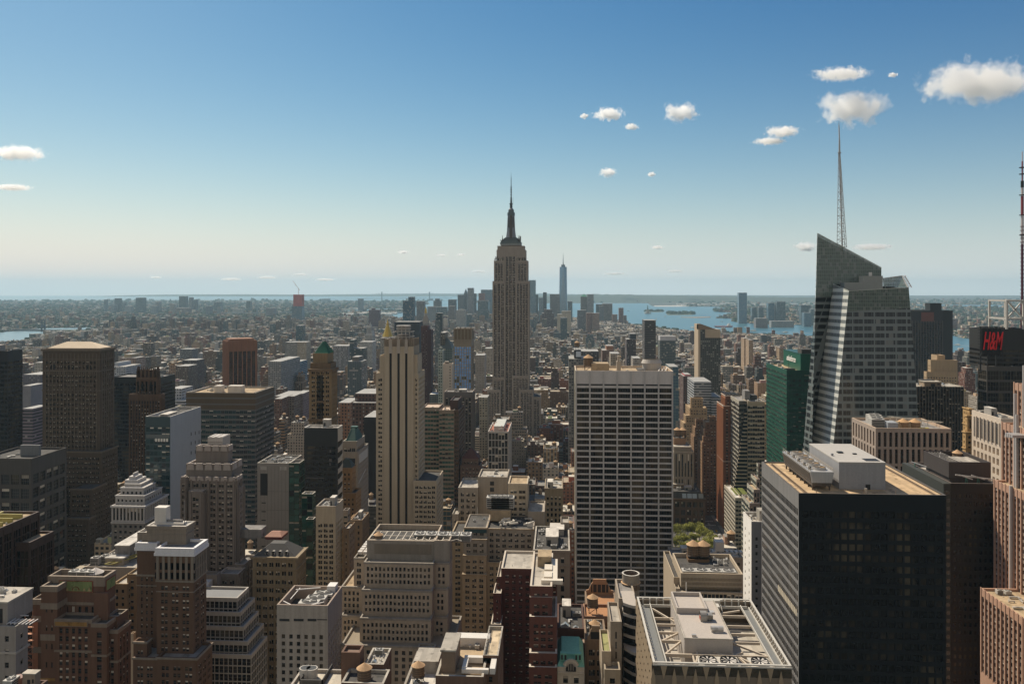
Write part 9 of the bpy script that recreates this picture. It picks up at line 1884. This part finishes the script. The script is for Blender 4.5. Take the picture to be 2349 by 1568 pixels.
for X, Y in ((1553, 1200), (1578, 1194), (1604, 1196), (1550, 1225), (1570, 1216), (1592, 1213), (1615, 1206), (1635, 1216), (1556, 1246), (1578, 1238), (1602, 1233), (1624, 1230), (1643, 1228), (1567, 1258), (1592, 1254), (1615, 1250), (1636, 1246)):
    x, y = G(X, Y, 20); o = empty('park_tree', (x, y, 0)); row = 'back' if Y < 1210 else 'front' if Y > 1240 else 'middle'; side = 'left' if X < 1575 else 'right' if X > 1612 else 'centre'
    tag(o, 'leafy yellow green plane tree in the %s row of the park, %s, %s' % (row, side, ['rounded', 'broad', 'tall', 'ragged', 'dense', 'lopsided', 'domed'][k % 7]), 'tree', 'park trees'); sc_ = rq.uniform(.85, 1.15)
    c = link('crown', CM[k % 4], o, (0, 0, 6.5), rq.uniform(0, 6), (sc_, sc_, sc_)); link('trunk', TM[k % 2], o, (0, 0, 6), 0); k += 1
# ------------------------------------------------------------------ cars
def car(col, taxi=False, van=False):
    m = MB(); Ln, w_, h = (5.6, 2.0, 2.3) if van else (4.6, 1.85, 1.45)
    m.frus([(-w_/2, -Ln/2), (w_/2, -Ln/2), (w_/2, Ln/2), (-w_/2, Ln/2)], .35, [(-w_/2, -Ln/2), (w_/2, -Ln/2), (w_/2, Ln/2), (-w_/2, Ln/2)], .9 if not van else 2.2, 0); b = m.mesh('body', [mat(col, .35, .05, 0)])
    m = MB(); m.frus([(-w_/2+.08, -Ln*.32), (w_/2-.08, -Ln*.32), (w_/2-.08, Ln*.25), (-w_/2+.08, Ln*.25)], .9, [(-w_/2+.3, -Ln*.22), (w_/2-.3, -Ln*.22), (w_/2-.3, Ln*.12), (-w_/2+.3, Ln*.12)], h, 0, None, 1); cb = m.mesh('cabin', [glass('dark', (.018, .02, .024)), mat(col, .35, .05, 0)])
    return b, (None if van else cb), (taxi)
m = MB()
for k in range(10): a, b = 2*pi*k/10, 2*pi*(k+1)/10; m.poly([(0, .33*cos(a), .33+.33*sin(a)), (.22, .33*cos(a), .33+.33*sin(a)), (.22, .33*cos(b), .33+.33*sin(b)), (0, .33*cos(b), .33+.33*sin(b))])
m.poly([(0, .33*cos(2*pi*k/10), .33+.33*sin(2*pi*k/10)) for k in range(10)]); m.poly([(.22, .33*cos(2*pi*k/10), .33+.33*sin(2*pi*k/10)) for k in range(10)][::-1]); WHL = m.mesh('wheel', [blackm])
CARS = {'yellow taxi': car((.72, .42, .02), True), 'black car': car((.02, .02, .025)), 'silver car': car((.45, .46, .47)), 'white car': car((.7, .7, .7)), 'dark red car': car((.2, .03, .03)), 'white van': car((.66, .66, .64), van=True)}
LN = (149.5, 153.2, 156.8, 160.3, 163.8, 167.2); names = list(CARS)
for i in range(46):
    y = 640+i*8.3+rq.uniform(0, 2); ln = rq.randrange(6); nm = names[(i*5+rq.randrange(2)) % 6] if i % 4 else 'black car'; b, cb, tx = CARS[nm]; o = empty('taxi' if tx else 'van' if 'van' in nm else 'car', (LN[ln], y, .12), 0 if rq.random() < .9 else pi)
    tag(o, '%s in lane %s of the avenue, vehicle %s counting from the near end' % (nm, ['one', 'two', 'three', 'four', 'five', 'six'][ln], str(i+1)), 'taxi' if tx else 'van' if 'van' in nm else 'car', 'vehicles on the avenue')
    link('body', b, o); 
    if cb: link('cabin', cb, o)
    for wx_, wy_ in ((-.95, -1.4), (.73, -1.4), (-.95, 1.4), (.73, 1.4)): link('wheel', WHL, o, (wx_, wy_, 0))
# ------------------------------------------------------------------ clouds: real lit volumes high above the haze
def cloud(label, X, Y, wpx, hpx, t=9000, dens=.05, seed=0, thr=.32, det=8):
    r_ = (X-CX)/F*t; z = CAMZ-(Y-EY)/F*t; x, y = rr_(r_, t); a, b = wpx/F*t/1.7, hpx/F*t/1.7; m = MB(); n = 14
    for i in range(n):
        for j in range(n//2):
            th0, th1, p0, p1 = 2*pi*i/n, 2*pi*(i+1)/n, pi*j/(n//2)-pi/2, pi*(j+1)/(n//2)-pi/2
            m.poly([(a*1.15*cos(th)*cos(ph), a*.7*sin(th)*cos(ph), b*1.2*sin(ph)) for th, ph in ((th0, p0), (th1, p0), (th1, p1), (th0, p1))])
    mt = bpy.data.materials.new('cloud_vapour'); mt.use_nodes = True; tr_ = mt.node_tree; tr_.nodes.clear(); o_ = tr_.nodes.new('ShaderNodeOutputMaterial'); v = tr_.nodes.new('ShaderNodeVolumePrincipled')
    v.inputs['Color'].default_value = (.995, .995, .995, 1); v.inputs['Anisotropy'].default_value = .45
    tc = N(tr_, 'ShaderNodeTexCoord'); mp = N(tr_, 'ShaderNodeMapping'); mp.inputs['Scale'].default_value = (1/(a*1.0), 1/(a*.62), 1/b); L(tr_, tc.outputs['Object'], mp.inputs[0])
    ln = N(tr_, 'ShaderNodeVectorMath', operation='LENGTH'); L(tr_, mp.outputs[0], ln.inputs[0]); ns = N(tr_, 'ShaderNodeTexNoise'); ns.inputs['Detail'].default_value = det; ns.inputs['Roughness'].default_value = .62; ns.inputs['Scale'].default_value = 2.6/b*.55; 
    ad = N(tr_, 'ShaderNodeVectorMath', operation='ADD'); ad.inputs[1].default_value = (seed*977, seed*31, 0); L(tr_, tc.outputs['Object'], ad.inputs[0]); L(tr_, ad.outputs[0], ns.inputs['Vector'])
    e = math_(tr_, 'SUBTRACT', math_(tr_, 'MULTIPLY_ADD', ns.outputs[0], 2.1, -.42-thr+.45), ln.outputs['Value']); L(tr_, math_(tr_, 'MULTIPLY', math_(tr_, 'MULTIPLY', e, 8.0, None, True), dens*60/b), v.inputs['Density']); L(tr_, v.outputs[0], o_.inputs['Volume'])
    o = m.build('cloud', [mt], None, (x, y, z)); o.rotation_euler = (0, 0, YAW); tag(o, label, 'cloud', 'clouds'); o.visible_shadow = True
for c in (('large elongated white cloud cut off by the right edge', 2245, 190, 260, 92), ('plump white cloud just above the tall lattice spire', 1957, 247, 158, 80), ('thin ragged cloud above the plump one', 1930, 170, 125, 28), ('tiny round cloud right of the ragged one', 2048, 172, 22, 11), ('wispy arched cloud left of the spire', 1795, 302, 80, 26), ('small torn cloud under the wispy arched one', 1765, 324, 72, 16),
          ('rounded white cloud in the middle right sky', 1562, 258, 78, 46), ('flat white cloud, larger of the pair left of the rounded one', 1395, 262, 74, 30), ('tiny puff left of the flat white cloud', 1340, 267, 22, 14), ('small cloud below the flat white one', 1449, 291, 34, 16), ('small oval cloud right of the tall mast', 1395, 396, 42, 21), ('flat bottomed cloud at the left edge', 40, 352, 122, 34), ('low thin cloud at the left edge', 30, 430, 84, 15), ('small low cloud left of the crystal tower peak', 1847, 566, 54, 24), ('pair of low puffs right of the crystal tower peak', 2000, 566, 92, 16),
          ('faint speck of cloud between the two tallest spires', 1495, 400, 20, 12), ('tiny low cloud right of the glass spire downtown', 1508, 567, 30, 9), ('low thin cloud strip near the horizon right of centre', 1410, 627, 52, 7), ('low strip of cloud near the horizon, farther right', 1548, 621, 42, 6), ('tiny low cloud left of the tall mast', 925, 578, 26, 8), ('faint low cloud above the far left shore', 530, 640, 50, 7), ('low cloud left of the red netted tower', 612, 636, 44, 7), ('pale low streak above the red netted tower', 688, 629, 34, 5), ('low streak right of the red netted tower', 745, 641, 46, 6), ('thin low cloud far above the bridge', 1100, 622, 38, 6), ('low dash of cloud left of the tall mast', 1012, 585, 24, 5), ('low dash of cloud nearest the tall mast', 1057, 584, 20, 5), ('thin low cloud left of the red netted tower group', 358, 636, 26, 5)):
    cloud(*c, seed=len(bpy.data.objects) % 97, t=9000 if c[2] < 480 else 16000)
